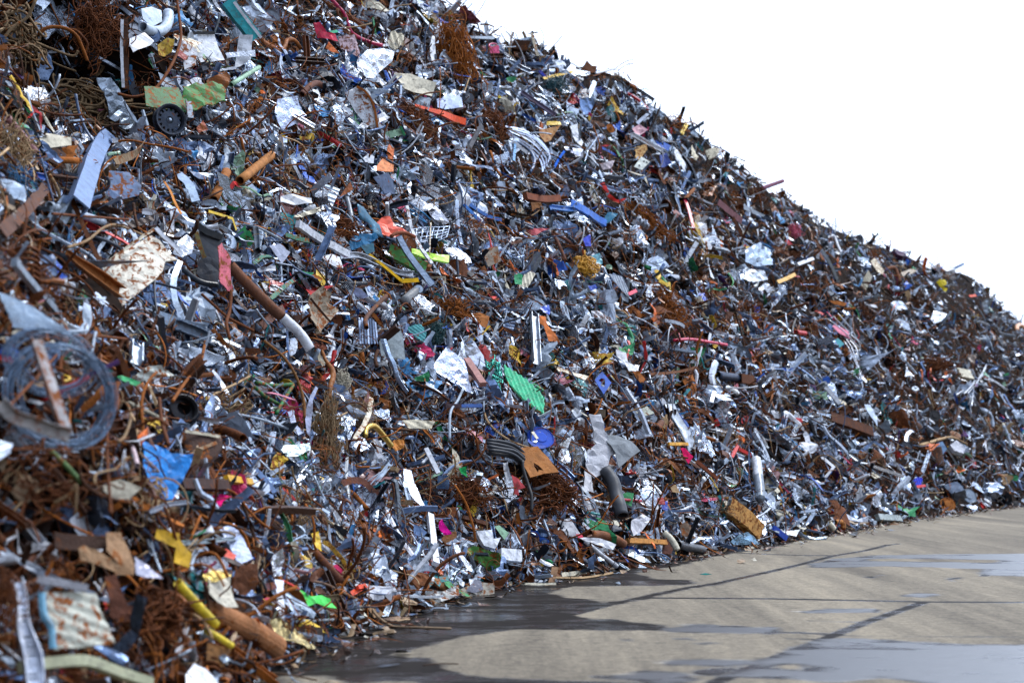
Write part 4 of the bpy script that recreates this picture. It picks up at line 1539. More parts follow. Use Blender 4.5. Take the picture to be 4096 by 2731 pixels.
B("green_tube", "pale green bent tube|above the small yellow flap", "tube", "20", "420,1055 500,1032 570,1040 590,1088", 13, "tube", "pale green", "paint", lift=.5)
B("blue_rope", "blue cord|below the leaf-shaped plate", "cord", "20", "390,1535 430,1460 482,1388", 22, "flat", "blue*1.1", "cloth", lift=.5)
# ---- left, middle height
o = S("door_panel", "large dented cream door panel|with rusty creases", "door panel", "01", "1425,530 1540,640 1660,770 1540,792 1505,900 1430,990 1290,1100 1130,1222 1060,1212 900,1120 760,1052 830,960 900,900 1090,760 1260,640", (.66, .62, .52), "worn", amp=.05, folds=6, fine=16, lift=.95)
B("raised_flange", None, None, "01", "1430,522 1500,600 1590,680 1668,768", 40, "L", "white", "paint", lift=1.1, parent=o)
B("side_flange", None, None, "01", "1418,535 1260,640 1090,765 900,905", 26, "L", "cream", "worn", lift=1.02, parent=o)
B("rusty_channel", "orange-rust open channel|lying on the cream door panel", "channel", "01", "620,750 720,835 900,960 1120,1120", 105, "U", (.34, .13, .04), "rust", lift=1.35, taper=[.45, .8, 1, 1])
o = S("hollow_housing", "black hollow appliance housing|with a curved lower frame", "housing", "01", "1830,510 2040,605 2020,800 2000,1050 1860,1010 1800,940 1850,800", (.025, .03, .04), "plastic", amp=.04, lift=.65)
B("upper_frame", None, None, "01", "1815,500 1900,560 2035,612", 55, "N", (.02, .025, .03), "plastic", lift=.85, parent=o)
B("lower_frame", None, None, "01", "1680,900 1780,985 1870,1030 2005,1050", 52, "tube", (.02, .03, .045), "plastic", lift=.85, parent=o)
B("frame_strap", None, None, "01", "1800,560 1840,700 1880,800", 40, "flat", (.2, .17, .06), "worn", lift=.9, parent=o)
S("ribbed_strip", "pink-red ribbed plastic strip with dark spots|on the black housing", "strip", "01", "1990,700 2042,660 2110,830 2152,1105 2080,1082 2010,985", (.55, .12, .16), "worn", corr=(5, 4, .025), amp=.06, lift=.9)
o = B("long_pipe", "long rusty pipe with a white sleeved end|running down from the black housing", "pipe", "11", "-240,870 0,1120 245,1352", 100, "pipe", (.15, .065, .038), "rust", lift=.75)
B("white_sleeve", None, None, "11", "245,1345 350,1440 430,1530 500,1640", 92, "pipe", "white", "paint", lift=.78, parent=o)
B("hanging_strap", "pale hanging strap|below the corner of the cream door panel", "strap", "01", "1655,830 1610,950 1592,1050 1612,1200 1650,1285 1670,1372", 52, "flat", "pale grey", "metal", lift=.95, twist=.9)
B("black_cable", "glossy black cable|hanging below the cream door panel", "cable", "01", "1425,960 1420,1100 1440,1300 1475,1568", 18, "tube", "black", "plastic", lift=.95)
o = B("cable_tray", "slate-blue perforated cable tray|twisted under the door panel", "cable tray", "01", "1400,1330 1520,1370 1680,1420 1850,1450", 105, "N", (.13, .18, .25), "steel", lift=.75, twist=.5)
B("tray_end", None, None, "01", "1640,1420 1800,1480 1960,1560", 95, "U", (.1, .14, .2), "steel", lift=.7, parent=o)
B("yellow_strap", "thin yellow strap|bent down near the black housing", "strap", "01", "1915,372 2030,405 2135,440 2170,545", 24, "flat", (.75, .5, .02), "plastic", lift=.8, soft=False)
B("orange_strap", "thin orange strap|hanging above the yellow strap", "strap", "01", "1505,95 1560,180 1612,300 1665,398", 20, "flat", (.7, .24, .02), "plastic", lift=.75)
B("pale_plank", "pale flat plank|bent beside the thin orange strap", "plank", "01", "1640,30 1740,130 1800,280", 72, "flat", "pale grey*1.1", "metal", lift=.7)
S("blue_foil", "dark blue crumpled foil|in the shade under the door panel", "foil", "01", "330,830 460,800 600,880 645,960 520,1010 400,960", (.015, .06, .3), "foil", amp=.13, folds=7, lift=.9)
B("grey_beam", "grey dusty beam|slanting down at the edge below the rusty channel", "beam", "01", "130,840 300,1050 545,1325", 68, "box", "pale grey*.8", "steel", lift=1.1)
LATTICE("expanded_mesh", "blue-grey expanded mesh panel|sagging at the edge of the heap", "mesh panel", "01", "-20,1110 300,1240 660,1500 120,1440", 20, 8, 9, (.2, .27, .36), "steel", lift=1.1, diag=True, amp=.05)
B("brown_plank", "dark brown plank with torn ends|near the edge beside the leaning channel", "plank", "01", "20,560 230,370 420,150", 110, "flat", (.1, .05, .035), "rust", lift=1.3)
for i, (lab, s, w, c) in enumerate((("long thin rusty bar|crossing level below the leaning channel", "480,395 800,420 1180,448", 22, "rust brown"), ("ribbed dark bar|hooked over at the top of the leaning channel", "470,40 640,62 740,80 778,130", 24, "dark brown*1.3"),
        ("tan curving bar|passing behind the cream door panel", "620,705 800,640 950,525 1080,500 1310,590", 24, "tan*.7"), ("flat brown bar|running down behind the rusty channel", "655,250 740,450 850,700 935,865", 44, "rust brown*.7"),
        ("low ribbed bar|lying level under the mesh panel", "560,1565 720,1515 900,1520 1160,1545", 26, "rust brown*1.1"), ("rusty rod|running under the dented door panel", "420,880 660,945 800,1050 880,1160", 18, "rust brown"),
        ("ribbed bar|hooked in a loop above the door panel", "1225,300 1240,420 1280,550", 26, "dark brown*1.3"), ("rusty curved bar|hanging below the long rusty pipe's top", "1850,1130 1960,1230 2100,1350 2330,1470", 24, "rust brown"),
        ("upright ribbed bar|below the pink-red ribbed strip", "2125,1100 2110,1280 2080,1400 2110,1540", 30, "rust brown"), ("slim tan bar|rising to the hooked dark bar", "930,960 1010,870 1060,760 1110,640 1130,560", 18, "rust brown*.9"))):
    B("bent_bar", lab, "steel bar", "01", s, w, "rebar" if i != 3 else "flat", c, "rust", lift=1.2)
B("grey_tube", "broad pale tube|lying under the level rusty bar", "tube", "01", "450,320 700,390 945,470", 72, "pipe", "pale grey*1.1", "paint", lift=.85)
S("brown_sheet", "dark ribbed sheet|above the cream door panel", "sheet", "01", "1150,485 1410,400 1425,452 1200,535", (.06, .045, .04), "steel", corr=(70, 5, .02), lift=.75)
S("white_crumple", "white crushed wrapper|between the door panel and the housing", "wrapper", "01", "1640,640 1720,580 1790,620 1780,740 1690,770 1620,720", "white*.8", "foil", amp=.12, folds=6, lift=.75)
# ---- centre left
B("white_post", "white wooden-looking post with a torn end|slanting through the middle", "post", "11", "380,480 560,610 845,770", 66, "box", "white", "paint", lift=.75, wob=.05)
S("white_boards", "stack of white flaking boards|above the slanting white post", "boards", "11", "275,440 590,330 600,370 420,425 290,440", "cream*1.2", "board", corr=(70, 4, .02), lift=.55)
S("white_shelf", "long pale ribbed shelf|above the flaking boards", "shelf", "11", "180,230 340,210 520,235 530,285 350,300 190,280", "white*.85", "paint", corr=(85, 3, .02), lift=.55)
o = S("blue_housing", "bright blue crushed housing|left of the slate-blue curved sheet", "housing", "11", "850,640 905,598 1060,600 1090,640 1030,685 860,742 828,690", (.015, .17, .36), "plastic", amp=.13, folds=6, fine=12, lift=.6)
S("housing_flap", None, None, "11", "960,690 1080,660 1092,740 1020,765", (.01, .1, .15), "plastic", lift=.68, parent=o)
S("curved_sheet", "slate-blue curved sheet|bending down past the red-orange container", "sheet", "11", "918,310 1000,328 1065,425 1125,500 1145,632 1075,582 1030,470 955,442", (.04, .12, .19), "steel", amp=.05, curl=.5, lift=.75, smooth=True)
S("red_container", "red-orange broken container|in the middle of the heap", "container", "11", "1120,460 1170,410 1245,400 1300,500 1395,560 1260,605 1200,575 1150,560", (.78, .085, .03), "plastic", amp=.13, folds=5, lift=.6)
o = S("lime_trough", "lime green plastic trough|lying under the white rusty bar", "trough", "11", "1420,725 1470,728 1600,762 1770,782 1765,850 1690,845 1560,810 1425,765", (.42, .75, .02), "plastic", amp=.04, lift=.62)
B("trough_edge", None, None, "11", "1430,770 1560,808 1760,848", 14, "L", (.2, .42, .01), "plastic", lift=.68, parent=o)
B("rusty_green_channel", "rusty channel with flaking green paint|below the lime trough", "channel", "11", "1215,735 1350,800 1545,905", 115, "N", (.08, .28, .07), "worn", lift=.55)
o = B("yellow_strip", "long yellow bent strip|pointing at the rusty hollow", "strip", "11", "1035,768 1180,880 1335,1010", 32, "L", (.75, .47, .01), "paint", lift=.75)
B("bent_end", None, None, "11", "1335,1012 1420,1008 1495,1002", 40, "L", (.75, .47, .01), "paint", lift=.75, parent=o)
B("silver_rail", "long silver slotted rail|behind the yellow bent strip", "rail", "11", "785,785 950,782 1130,860 1300,935 1450,952", 54, "U", (.42, .44, .48), "metal", lift=.6)
B("grey_conduit", "blue-grey flattened conduit|passing over the rusty green channel", "conduit", "11", "1310,610 1380,740 1480,880 1615,1055", 52, "box", (.25, .31, .4), "metal", lift=.8)
B("white_rusty_bar", "slim white bar spotted with rust|crossing over the lime trough", "bar", "11", "1385,325 1430,540 1500,690 1615,855", 30, "box", "white", "worn", lift=.85)
S("half_disc", "white half disc with peeling red-brown paint|below the white post", "half disc", "11", "600,790 700,758 772,788 802,890 740,885 660,850", "white", "worn", amp=.05, lift=.6)
o = B("roller", "grey capped roller|right of the yellow bent end", "roller", "11", "1355,1200 1495,1085", 88, "tube", (.24, .25, .26), "paint", lift=.6)
DISC("end_cap", None, None, "11", "1497,1083", 40, "pale grey", "steel", lift=.72, parent=o)
B("bent_pipe", "brown pipe with a crooked lower end|in front of the strip bundle", "pipe", "11", "1015,1440 1005,1370 1045,1305 1120,1225 1195,1150", 42, "pipe", (.1, .05, .035), "rust", lift=.8)
o = S("tan_cabinet", "beige-brown crushed cabinet side|with a riveted seam", "cabinet", "11", "468,1160 560,1080 642,1150 645,1230 735,1290 655,1390 550,1502 480,1360", (.3, .24, .17), "worn", amp=.09, folds=5, fine=12, lift=.6)
B("riveted_seam", None, None, "11", "500,1170 580,1270 690,1395", 20, "L", "dark brown", "rust", lift=.75, parent=o)
S("striped_cloth", "teal and white striped cloth|beside a clump of dark green netting", "cloth", "11", "1385,1440 1470,1400 1540,1388 1582,1480 1560,1562 1440,1505", (.1, .32, .34), "cloth", corr=(80, 7, .02), amp=.08, lift=.55)
TANGLE("net_clump", "dark green-blue clump of netting|right of the striped cloth", "netting", "11", "1645,1480", 110, 120, 130, 5, (.006, .06, .065), "plastic", lift=.6)
S("grey_case", "smooth grey-green flat case|left of the striped cloth", "case", "12", "1130,0 1165,-60 1325,-125 1352,-20 1372,165 1150,130", (.36, .42, .44), "paint", amp=.02, folds=2, lift=.65)
FAN("slat_bundle", "upright bundle of thin dark and pale slats|behind the crooked brown pipe", "slat bundle", "11", "950,1370 960,1590|975,1350 985,1590|1000,1345 1010,1590|1025,1350 1035,1590|1050,1360 1062,1590|1075,1370 1092,1590|1095,1390 1118,1590", 18, "blue grey*.8", "steel", lift=.5)
S("slate_flat", "slate-lavender flat shard|left of the brown pipe", "shard", "11", "858,1060 950,1078 1042,1150 990,1172 900,1152", (.2, .23, .36), "steel", lift=.6)
B("tube_bow", "thin white bent tube frame|below the grey roller", "tube frame", "11", "1470,1320 1500,1262 1560,1275 1620,1312 1690,1325 1685,1260", 20, "tube", "white", "paint", lift=.65, soft=False)
S("rusty_triangle", "rusty triangular plate|above the slate-blue curved sheet", "plate", "11", "765,245 862,105 892,170 830,212", (.3, .09, .03), "worn", lift=.5)
S("foil_bag", "shiny silver foil bag|above the pale strip lattice", "foil bag", "11", "1548,282 1640,300 1700,370 1765,480 1715,505 1620,422", (.6, .62, .7), "foil", amp=.09, folds=5, lift=.65)
B("blue_bar", "straight blue bar|ending above the silver foil", "bar", "11", "1878,282 2060,465", 28, "box", (.02, .14, .45), "paint", lift=.65)
B("blue_bar", "long bent blue bar|passing behind the straight one", "bar", "11", "1920,285 2110,410 2250,455", 32, "box", (.02, .12, .42), "paint", lift=.6)
FAN("blue_wires", "few thin blue rods|left of the silver foil bag", "rod bundle", "11", "1400,345 1480,400 1560,470|1410,385 1500,440 1570,480|1450,335 1540,390 1600,450", 14, (.03, .2, .42), "paint", "tube", lift=.5)
LATTICE("strip_lattice", "pale blue-grey strip lattice|behind the white rusty bar", "lattice", "11", "1420,540 1790,500 1720,640 1400,740", 7, 4, 8, (.2, .25, .34), "metal", lift=.5, amp=.06)
S("dirty_sheet", "dirty beige panel with a red smear|right of the lime trough", "panel", "11", "2075,720 2222,690 2245,835 2130,885", (.25, .2, .15), "worn", amp=.04, lift=.55)
SPRING("black coil spring|above the slate-blue curved sheet", "11", "1055,255", 38, 110, 70, "dark grey", lift=.55)
RINGS("steel_ring", "pair of small black rings|right of the coil spring", "ring", "11", "1105,175", 38, 34, 2, 9, 8, "dark grey", lift=.55)
S("silver_foil", "long wrinkled silver foil|right of the lime trough", "foil", "11", "1740,680 1850,690 1930,770 1982,850 1900,860 1810,770", (.6, .62, .68), "foil", amp=.1, folds=7, lift=.6)
S("rust_sheet", "orange-brown rusted sheet|below the dirty beige panel", "sheet", "11", "1985,1320 2060,1300 2142,1340 2115,1455 2060,1425", (.28, .1, .025), "rust", amp=.08, lift=.55)
for lab, s, w in (("green angle bar|curving down near the edge of the long pipe", "-20,850 60,790 150,800 190,900", 36), ("green-rust angle bar|above the cabinet side", "140,1170 240,1080 345,1005", 40), ("short dark green bar|left of the slanting white post", "275,590 380,625 490,645", 48)):
    B("angle_bar", lab, "angle bar", "11", s, w, "L", (.04, .17, .11), "worn", lift=.6)
S("pointed_sheet", "long black pointed sheet|below the wrinkled silver foil", "sheet", "11", "1768,815 1890,850 1990,920 2145,1035 2050,1010 1930,920", "black*1.5", "steel", lift=.6)
B("rust_arch", "short rust-red bar arching|over the blue-grey conduit", "bar", "11", "1240,605 1290,575 1370,572 1460,610", 36, "tube", (.2, .06, .03), "rust", lift=.9)
B("dark_pipe", "slate pipe with an open rusty end|left of the slate-blue curved sheet", "pipe", "11", "835,250 860,350 885,470", 46, "pipe", (.17, .19, .22), "steel", lift=.6)
S("blue_mesh_cloth", "grey-blue woven rag|above the green bars", "rag", "11", "120,690 220,670 325,740 280,800 240,850 200,790", (.3, .33, .42), "cloth", amp=.08, lift=.6)
B("thin_wire_pole", "thin dark rod|standing above the slanting white post", "rod", "11", "590,-20 615,180 590,420 555,590", 10, "tube", "dark grey", "rust", lift=.8)
B("thin_wire_pole", "pale upright rod|behind the lime trough", "rod", "11", "1605,480 1592,770", 14, "tube", "cream", "worn", lift=.75)
# ---- right of centre
S("red_strip", "bright red bent strip|below the white lump of the upper slope", "strip", "21", "798,100 868,98 905,210 965,265 1058,250 1000,295 960,290 890,240 860,170", (.7, .02, .015), "paint", amp=.08, lift=.6)
B("blue_tray", "bright blue perforated tray|beside the teal folder", "tray", "21", "530,295 640,350 745,420 855,485", 62, "N", (.05, .2, .72), "plastic", lift=.6)
B("blue_tray", "narrow blue tray|ending under the perforated tray", "tray", "21", "360,335 470,350 570,355", 44, "U", (.05, .22, .6), "plastic", lift=.5)
S("teal_folder", "teal-blue folded plate|at the end of the perforated tray", "plate", "21", "845,440 882,378 978,392 910,462 870,482", (.01, .17, .3), "plastic", amp=.08, lift=.6)
S("red_crumple", "pink-red torn crumple|left of the narrow blue tray", "crumple", "21", "105,545 200,530 345,535 270,560 222,592", (.55, .08, .1), "paint", amp=.12, lift=.5)
B("crimson_bar", "thin crimson bar|standing on the upper right slope", "bar", "21", "1588,268 1622,360 1668,540", 26, "box", (.65, .02, .07), "plastic", lift=.6)
B("mauve_plank", "mauve-brown plank|right of the thin crimson bar", "plank", "21", "1895,285 2110,465", 54, "flat", (.28, .12, .13), "paint", lift=.55)
B("grey_plank", "slate plank|right of the mauve-brown plank", "plank", "21", "2125,330 2335,435", 44, "flat", (.16, .19, .23), "steel", lift=.55)
S("cobalt_flake", "cobalt blue curved flake|above the orange wire nest", "flake", "21", "648,622 722,578 728,690 680,692", (.02, .05, .55), "plastic", amp=.1, lift=.6)
TANGLE("wire_nest", "bright ochre-yellow wire nest|beside the small brake drum", "wire nest", "21", "685,870", 130, 95, 70, 12, (.6, .3, .03), "paint", lift=.6)
o = DISC("brake_drum", "small dark rusty brake drum|left of the ochre wire nest", "brake drum", "21", "545,912", 72, (.1, .06, .045), lift=.6, dish=.3)
S("corrugated_sheet", "blue-grey corrugated sheet|with a pointed lower end", "corrugated sheet", "21", "885,948 1010,972 1062,1080 1075,1165 1010,1102 950,1032", (.3, .34, .4), "steel", corr=(20, 11, .012), lift=.6)
S("corrugated_piece", "lower dark corrugated piece|under the pointed corrugated sheet", "corrugated piece", "21", "1000,1120 1075,1130 1065,1210 1010,1190", (.18, .21, .25), "steel", corr=(20, 9, .015), lift=.5)
o = B("hand_grip", "small crimson handle with a hole|touching the corrugated sheet", "handle", "21", "1072,1132 1145,1098", 32, "flat", (.7, .02, .06), "plastic", lift=.7)
B("yellow_curl", "curled yellow band|above the bent yellow strip", "band", "21", "1312,930 1340,925 1352,960 1330,990", 34, "flat", (.65, .4, .03), "paint", lift=.6)
B("yellow_bracket", "bent yellow strip|left of the grey pipe elbow", "strip", "21", "1348,1005 1420,1045 1450,1040 1452,1095", 38, "flat", (.7, .45, .02), "paint", lift=.65, soft=False)
o = B("pipe_elbow", "grey pipe with a rusty elbow|right of the bent yellow strip", "pipe", "21", "1445,978 1545,988", 58, "pipe", (.33, .36, .42), "steel", lift=.6)
B("elbow", None, None, "21", "1540,985 1585,1005 1598,1052", 56, "pipe", (.12, .07, .05), "rust", lift=.6, parent=o)
S("foil_pile", "bright white foil heap|on the right slope", "foil", "21", "2050,930 2150,905 2270,945 2302,1030 2180,1035 2080,1000", "white*1.1", "foil", amp=.13, folds=9, fine=14, lift=.6)
S("pale_crumple", "broad pale crumpled sheeting|above the bright white foil heap", "sheeting", "21", "2120,740 2240,690 2380,720 2400,860 2250,880 2140,840", "pale grey*1.2", "foil", amp=.1, folds=9, fine=14, lift=.5)
S("orange_leaf", "bright orange torn leaf of plastic|beside the blue-grey channel", "plastic leaf", "21", "245,1330 305,1340 322,1410 400,1490 442,1570 340,1562 290,1430 250,1400", (.8, .2, .02), "plastic", amp=.09, folds=4, lift=.62)
B("upright_channel", "blue-grey upright channel|left of the orange plastic leaf", "channel", "21", "205,1318 212,1450 228,1760", 72, "U", (.33, .38, .46), "steel", lift=.6)
for lab, s in (("blue crumpled scrap|above the upright channel", "268,1245 340,1232 360,1290 345,1320 290,1290"), ("blue crumpled scrap|below the grey pipe elbow", "1715,1118 1770,1125 1795,1215 1740,1228 1722,1180"), ("blue crumpled scrap|by the loose wire on the right slope", "2208,1250 2262,1255 2275,1390 2240,1380"), ("blue oval scrap|below the corrugated sheet", "692,1062 770,1045 790,1075 720,1105")):
    S("blue_scrap", lab, "plastic scrap", "21", s, (.02, .08, .5), "plastic", amp=.14, folds=5, lift=.55)
S("green_box", "green torn box|at the left of the white ribbed scrap", "box", "21", "10,965 60,945 92,960 85,1050 15,1045", (.01, .3, .1), "plastic", amp=.1, lift=.5)
S("ribbed_scrap", "white ribbed board|right of the green torn box", "board", "21", "78,1055 130,908 225,940 155,1065", "cream*1.2", "paint", corr=(20, 6, .015), lift=.5)
S("flaking_log", "white flaking bale streaked with rust|above the grey steel pipe", "bale", "21", "715,1290 800,1285 925,1365 915,1402 850,1390 740,1345", "white", "worn", corr=(65, 6, .02), amp=.08, lift=.55)
B("steel_pipe", "grey steel pipe|right of the flaking bale", "pipe", "21", "935,1248 1110,1395", 44, "pipe", (.3, .34, .4), "steel", lift=.6)
B("green_hose", "thin green hose loop|left of the bright foil heap", "hose", "21", "1985,940 2018,985 2030,1030 2010,1075", 12, "tube", (.05, .4, .1), "plastic", lift=.6)
B("red_bar", "crimson bar lying level|on the right slope", "bar", "22", "1490,-12 1640,-22 1820,5 1972,30", 28, "tube", (.62, .02, .07), "plastic", lift=.6)
B("white_ribbon", "white twisted ribbon|hanging on the right slope", "ribbon", "21", "1765,620 1812,700 1795,780 1805,860 1842,985", 44, "flat", "white", "plastic", lift=.6, twist=2.5)
B("rust_pipe", "thin rust pipe|crossing above the brake drum", "pipe", "21", "375,565 520,650 600,735", 30, "pipe", (.12, .05, .035), "rust", lift=.65)
B("rust_pipe", "steep rust pipe|above the brake drum", "pipe", "21", "362,560 420,660 495,830", 30, "pipe", (.14, .06, .04), "rust", lift=.6)
B("rust_beam", "rusty red box section|left of the bright blue tray", "box section", "21", "120,235 280,262 432,255", 62, "box", (.2, .065, .035), "rust", lift=.55)
S("rust_sheet", "dark rusted torn sheet|under the red box section", "sheet", "21", "158,300 260,292 290,365 220,350 165,390", (.16, .065, .02), "rust", amp=.1, lift=.5)
S("teal_lump", "teal crushed canister|right of the ochre wire nest", "canister", "21", "745,760 830,735 855,830 800,868 760,820", (.05, .17, .22), "steel", amp=.14, folds=5, lift=.55)
TANGLE("wire_tangle", "loose rust-orange wire thicket|below the grey pipe elbow", "wire tangle", "21", "1420,1260", 260, 160, 110, 7, "orange rust*.9", lift=.5, rot=35)
TANGLE("wire_tangle", "hairy tan wire thicket|above the white foil heap's left", "wire tangle", "21", "1270,480", 330, 110, 110, 7, "orange rust*.8", lift=.5, rot=10)
TANGLE("wire_tangle", "rusty wire thicket|on the far right of the steep pipe", "wire tangle", "21", "2200,1350", 190, 180, 90, 7, "rust brown", lift=.5)
TANGLE("wire_tangle", "brown wire thicket|under the orange-red channel", "wire tangle", "10", "1480,1130", 260, 150, 120, 7, "rust brown*1.2", lift=.45, rot=20)
TANGLE("wire_tangle", "rusty wire thicket|right of the orange-red channel", "wire tangle", "10", "2160,1160", 200, 200, 100, 7, "rust brown*1.2", lift=.45)
TANGLE("wire_tangle", "coarse rusty bar thicket|right of the slanting white post's top", "wire tangle", "11", "700,510", 220, 110, 70, 11, "rust brown*1.2", lift=.45)
TANGLE("wire_tangle", "reddish wire thicket|above the rusted orange-brown sheet", "wire tangle", "11", "1820,1250", 180, 110, 80, 8, "orange rust*.8", lift=.45)
# ---- far right
o = S("yellow_mitt", "bright yellow crumpled canister|below the white drum near the skyline", "canister", "31", "1545,1030 1575,998 1632,1000 1648,1042 1602,1060 1652,1082 1632,1112 1568,1100", (.8, .62, .02), "paint", amp=.12, folds=4, lift=.9)
o = BOX("white_drum", "white crushed drum|on the skyline above the yellow canister", "drum", "31", "1635,935", 120, 105, 90, 5, "white", "paint", lift=.9, dent=.04)
B("purple_pipe", "dark maroon pipe|jutting over the skyline", "pipe", "31", "-60,165 50,125 135,95", 36, "pipe", (.12, .03, .07), "rust", lift=.9)
BOX("dark_box", "dark purple crushed box|on the skyline", "box", "31", "1205,712", 110, 60, 60, 0, (.05, .015, .07), "paint", lift=.9)
S("rusty_white_plate", "white plate with rusty rim|below the dark purple box", "plate", "31", "938,835 972,805 1062,920 1052,955 1005,940", "cream*1.2", "worn", lift=.9)
B("rust_elbow", "rusty pipe bent like a hook|right of the rusty-rimmed plate", "pipe", "31", "1065,915 1120,892 1165,895 1190,950 1212,1025", 32, "pipe", (.2, .085, .05), "rust", lift=.9)
B("white_tube", "white bent tube|below the skyline", "tube", "31", "540,622 590,595 612,605 640,680 675,755", 20, "tube", "white", "paint", lift=.9)
B("yellow_strip", "ochre strip|on the upper far slope", "strip", "31", "88,1022 170,990 252,948", 34, "flat", (.65, .36, .03), "paint", lift=.9)
S("rust_sheet", "orange rust leaf|on the upper far slope", "sheet", "31", "555,1190 650,1200 725,1220 700,1248 610,1225", "orange rust*1.3", "rust", lift=.9)
B("ribbed_bar", "cream ribbed box section|right of the hooked rusty pipe", "box section", "31", "1218,965 1342,915", 44, "box", "cream*.7", "worn", lift=.9)
S("pink_crumple", "pink and cream crumpled bag|above the small teal box", "bag", "31", "588,1435 640,1378 742,1470 745,1552 640,1505", (.6, .22, .3), "cloth", amp=.14, folds=6, lift=.9)
S("teal_box", "small teal box|below the pink and cream bag", "box", "32", "545,15 640,-30 705,20 640,68", (.01, .24, .28), "plastic", amp=.08, lift=.9)
FAN("rod_fan", "spray of long white rods|beside the small teal box", "rod bundle", "32", "700,0 760,90 830,260|720,-20 790,80 850,75|735,-30 810,60 820,175|700,-40 770,60 870,370|640,-260 760,-120 850,40|600,-230 730,-100 860,20|560,-200 700,-90 840,60|760,-60 830,0 850,70", 10, "white*.85", "metal", "tube", lift=.9)
S("white_lump", "white angular wrapping|in the middle of the far slope", "wrapping", "31", "1490,1382 1530,1278 1645,1312 1602,1372 1530,1395", "white", "foil", amp=.12, folds=5, lift=.9)
B("white_bar", "short bright white bar|on the upper far slope", "bar", "31", "268,862 412,808", 30, "box", "white", "paint", lift=.9)
B("orange_hose", "orange pipe bend|at the skyline by the picture edge", "pipe", "31", "2285,1470 2290,1425 2320,1415 2350,1440", 34, "pipe", (.65, .26, .06), "plastic", lift=1.0)
S("red_flake", "red-orange flake|below the crushed white drum", "flake", "31", "1842,1142 1910,1130 1918,1152 1860,1160", (.65, .06, .02), "paint", lift=.9)
B("red_tube", "short red tube|left of the small teal box", "tube", "31", "258,1482 340,1492", 42, "pipe", (.5, .02, .02), "paint", lift=.8)
TANGLE("pink_fluff", "pink frayed fibres|on the upper far slope", "fibres", "31", "245,555", 60, 70, 60, 5, (.55, .12, .18), "cloth", lift=.9)
S("red_flake", "pinkish red bent flake|below the frayed fibres", "flake", "31", "155,640 190,625 228,680 195,690", (.6, .06, .08), "paint", lift=.9)
B("rail_beam", "dark rusty beam|on the lower far slope", "beam", "32", "560,690 720,745 945,830", 84, "N", (.09, .035, .02), "rust", lift=.8)
S("crumpled_sheet", "grey crumpled hanging sheet|above the dark rusty beam's end", "sheet", "32", "858,605 932,588 975,720 972,825 905,740", "pale grey*.8", "metal", amp=.1, folds=6, lift=.9)
DISC("black_disc", "black round drum end|on the lower far slope", "drum end", "32", "1532,680", 50, "black*1.5", "rubber", hub=False, lift=.8)
DISC("speaker_disc", "black ribbed disc|beside a white bent strip", "disc", "32", "1275,965", 52, (.015, .02, .035), "rubber", lift=.8)
B("white_strip", "white strip bent over|above the black ribbed disc", "strip", "32", "1265,915 1275,860 1310,822 1335,825", 30, "flat", "white", "metal", lift=.85)
S("royal_blue_piece", "royal blue ribbed piece|on the lower far slope", "plastic piece", "32", "1308,1292 1370,1242 1418,1252 1402,1322 1330,1322", (.01, .03, .6), "plastic", corr=(10, 6, .02), lift=.8)
S("red_flake", "red shard|directly under the royal blue piece", "shard", "32", "1305,1322 1440,1312 1448,1332 1380,1342", (.6, .02, .02), "plastic", lift=.8)
DISC("pan", "orange-brown round pan|near the foot of the heap", "pan", "32", "1650,1492", 76, (.5, .17, .03), "worn", hub=False, lift=.7, squash=.75)
DISC("round_cover", "grey round lid|behind the orange-brown pan", "lid", "32", "1850,1415", 76, "pale grey*.7", "steel", hub=False, lift=.7, squash=.8)
BOX("round_pot", "blue-grey dented pot|left of the grey round lid", "pot", "32", "1718,1372", 120, 110, 100, 0, (.16, .2, .27), "steel", lift=.7)
BOX("foil_ball", "wrinkled silver-blue ball|right of the grey round lid", "foil ball", "32", "2050,1375", 130, 100, 110, 0, (.3, .36, .48), "foil", lift=.7, dent=.14)
FAN("rod_fan", "spray of white rods|near the right edge of the slope", "rod bundle", "32", "2005,215 1940,330 1800,480|2000,240 1930,360 1830,480|1990,260 1900,400 1870,590|1985,300 1880,380 1730,490|1960,320 2060,350 2200,440|1970,340 2080,370 2190,450|1950,360 2000,420 2060,500", 11, "white*.8", "metal", "tube", lift=.9)
S("stone_lump", "blue mottled lump|left of the white knobbly lump", "lump", "32", "1535,940 1600,915 1640,985 1610,1032 1555,1000", (.14, .24, .4), "board", amp=.1, thick=.2, lift=.7)
S("stone_lump", "white knobbly lump|right of the blue mottled lump", "lump", "32", "1650,970 1720,915 1810,985 1790,1035 1690,1020", (.5, .52, .58), "board", amp=.12, thick=.2, lift=.7)
S("brown_crumple", "brown crumpled casing|above the white knobbly lump", "casing", "32", "1650,850 1710,798 1790,840 1780,880 1700,882", (.2, .1, .05), "worn", amp=.14, folds=5, lift=.75)
S("red_crumple", "red crushed tin|on the lower far slope", "tin", "32", "218,722 255,698 322,702 332,735 240,742", (.5, .015, .02), "paint", amp=.12, lift=.8)
B("bent_white_bar", "white bar bent in a sharp V|near the foot of the heap", "bar", "32", "498,1060 605,1150 528,1245", 28, "flat", "white", "paint", lift=.75, soft=False)
B("rust_bar", "short flat rusty bar|left of the sharp V bar", "bar", "32", "355,1178 512,1288", 38, "flat", (.2, .075, .035), "rust", lift=.75)
B("white_bar", "white flat bar|above the dark rusty beam", "bar", "32", "528,418 655,572", 38, "box", "white", "paint", lift=.85)
BOX("white_box", "white carton|beside the spray of white rods", "carton", "32", "1785,305", 170, 80, 70, 10, "cream*1.2", "paint", lift=.85, dent=.03)
B("dead_branch", "pale dead branch|above the white knobbly lump", "branch", "32", "1390,955 1500,922 1600,890 1700,880 1830,940", 30, "tube", "tan*1.3", "board", lift=.85, taper=[1, .9, .7, .3])
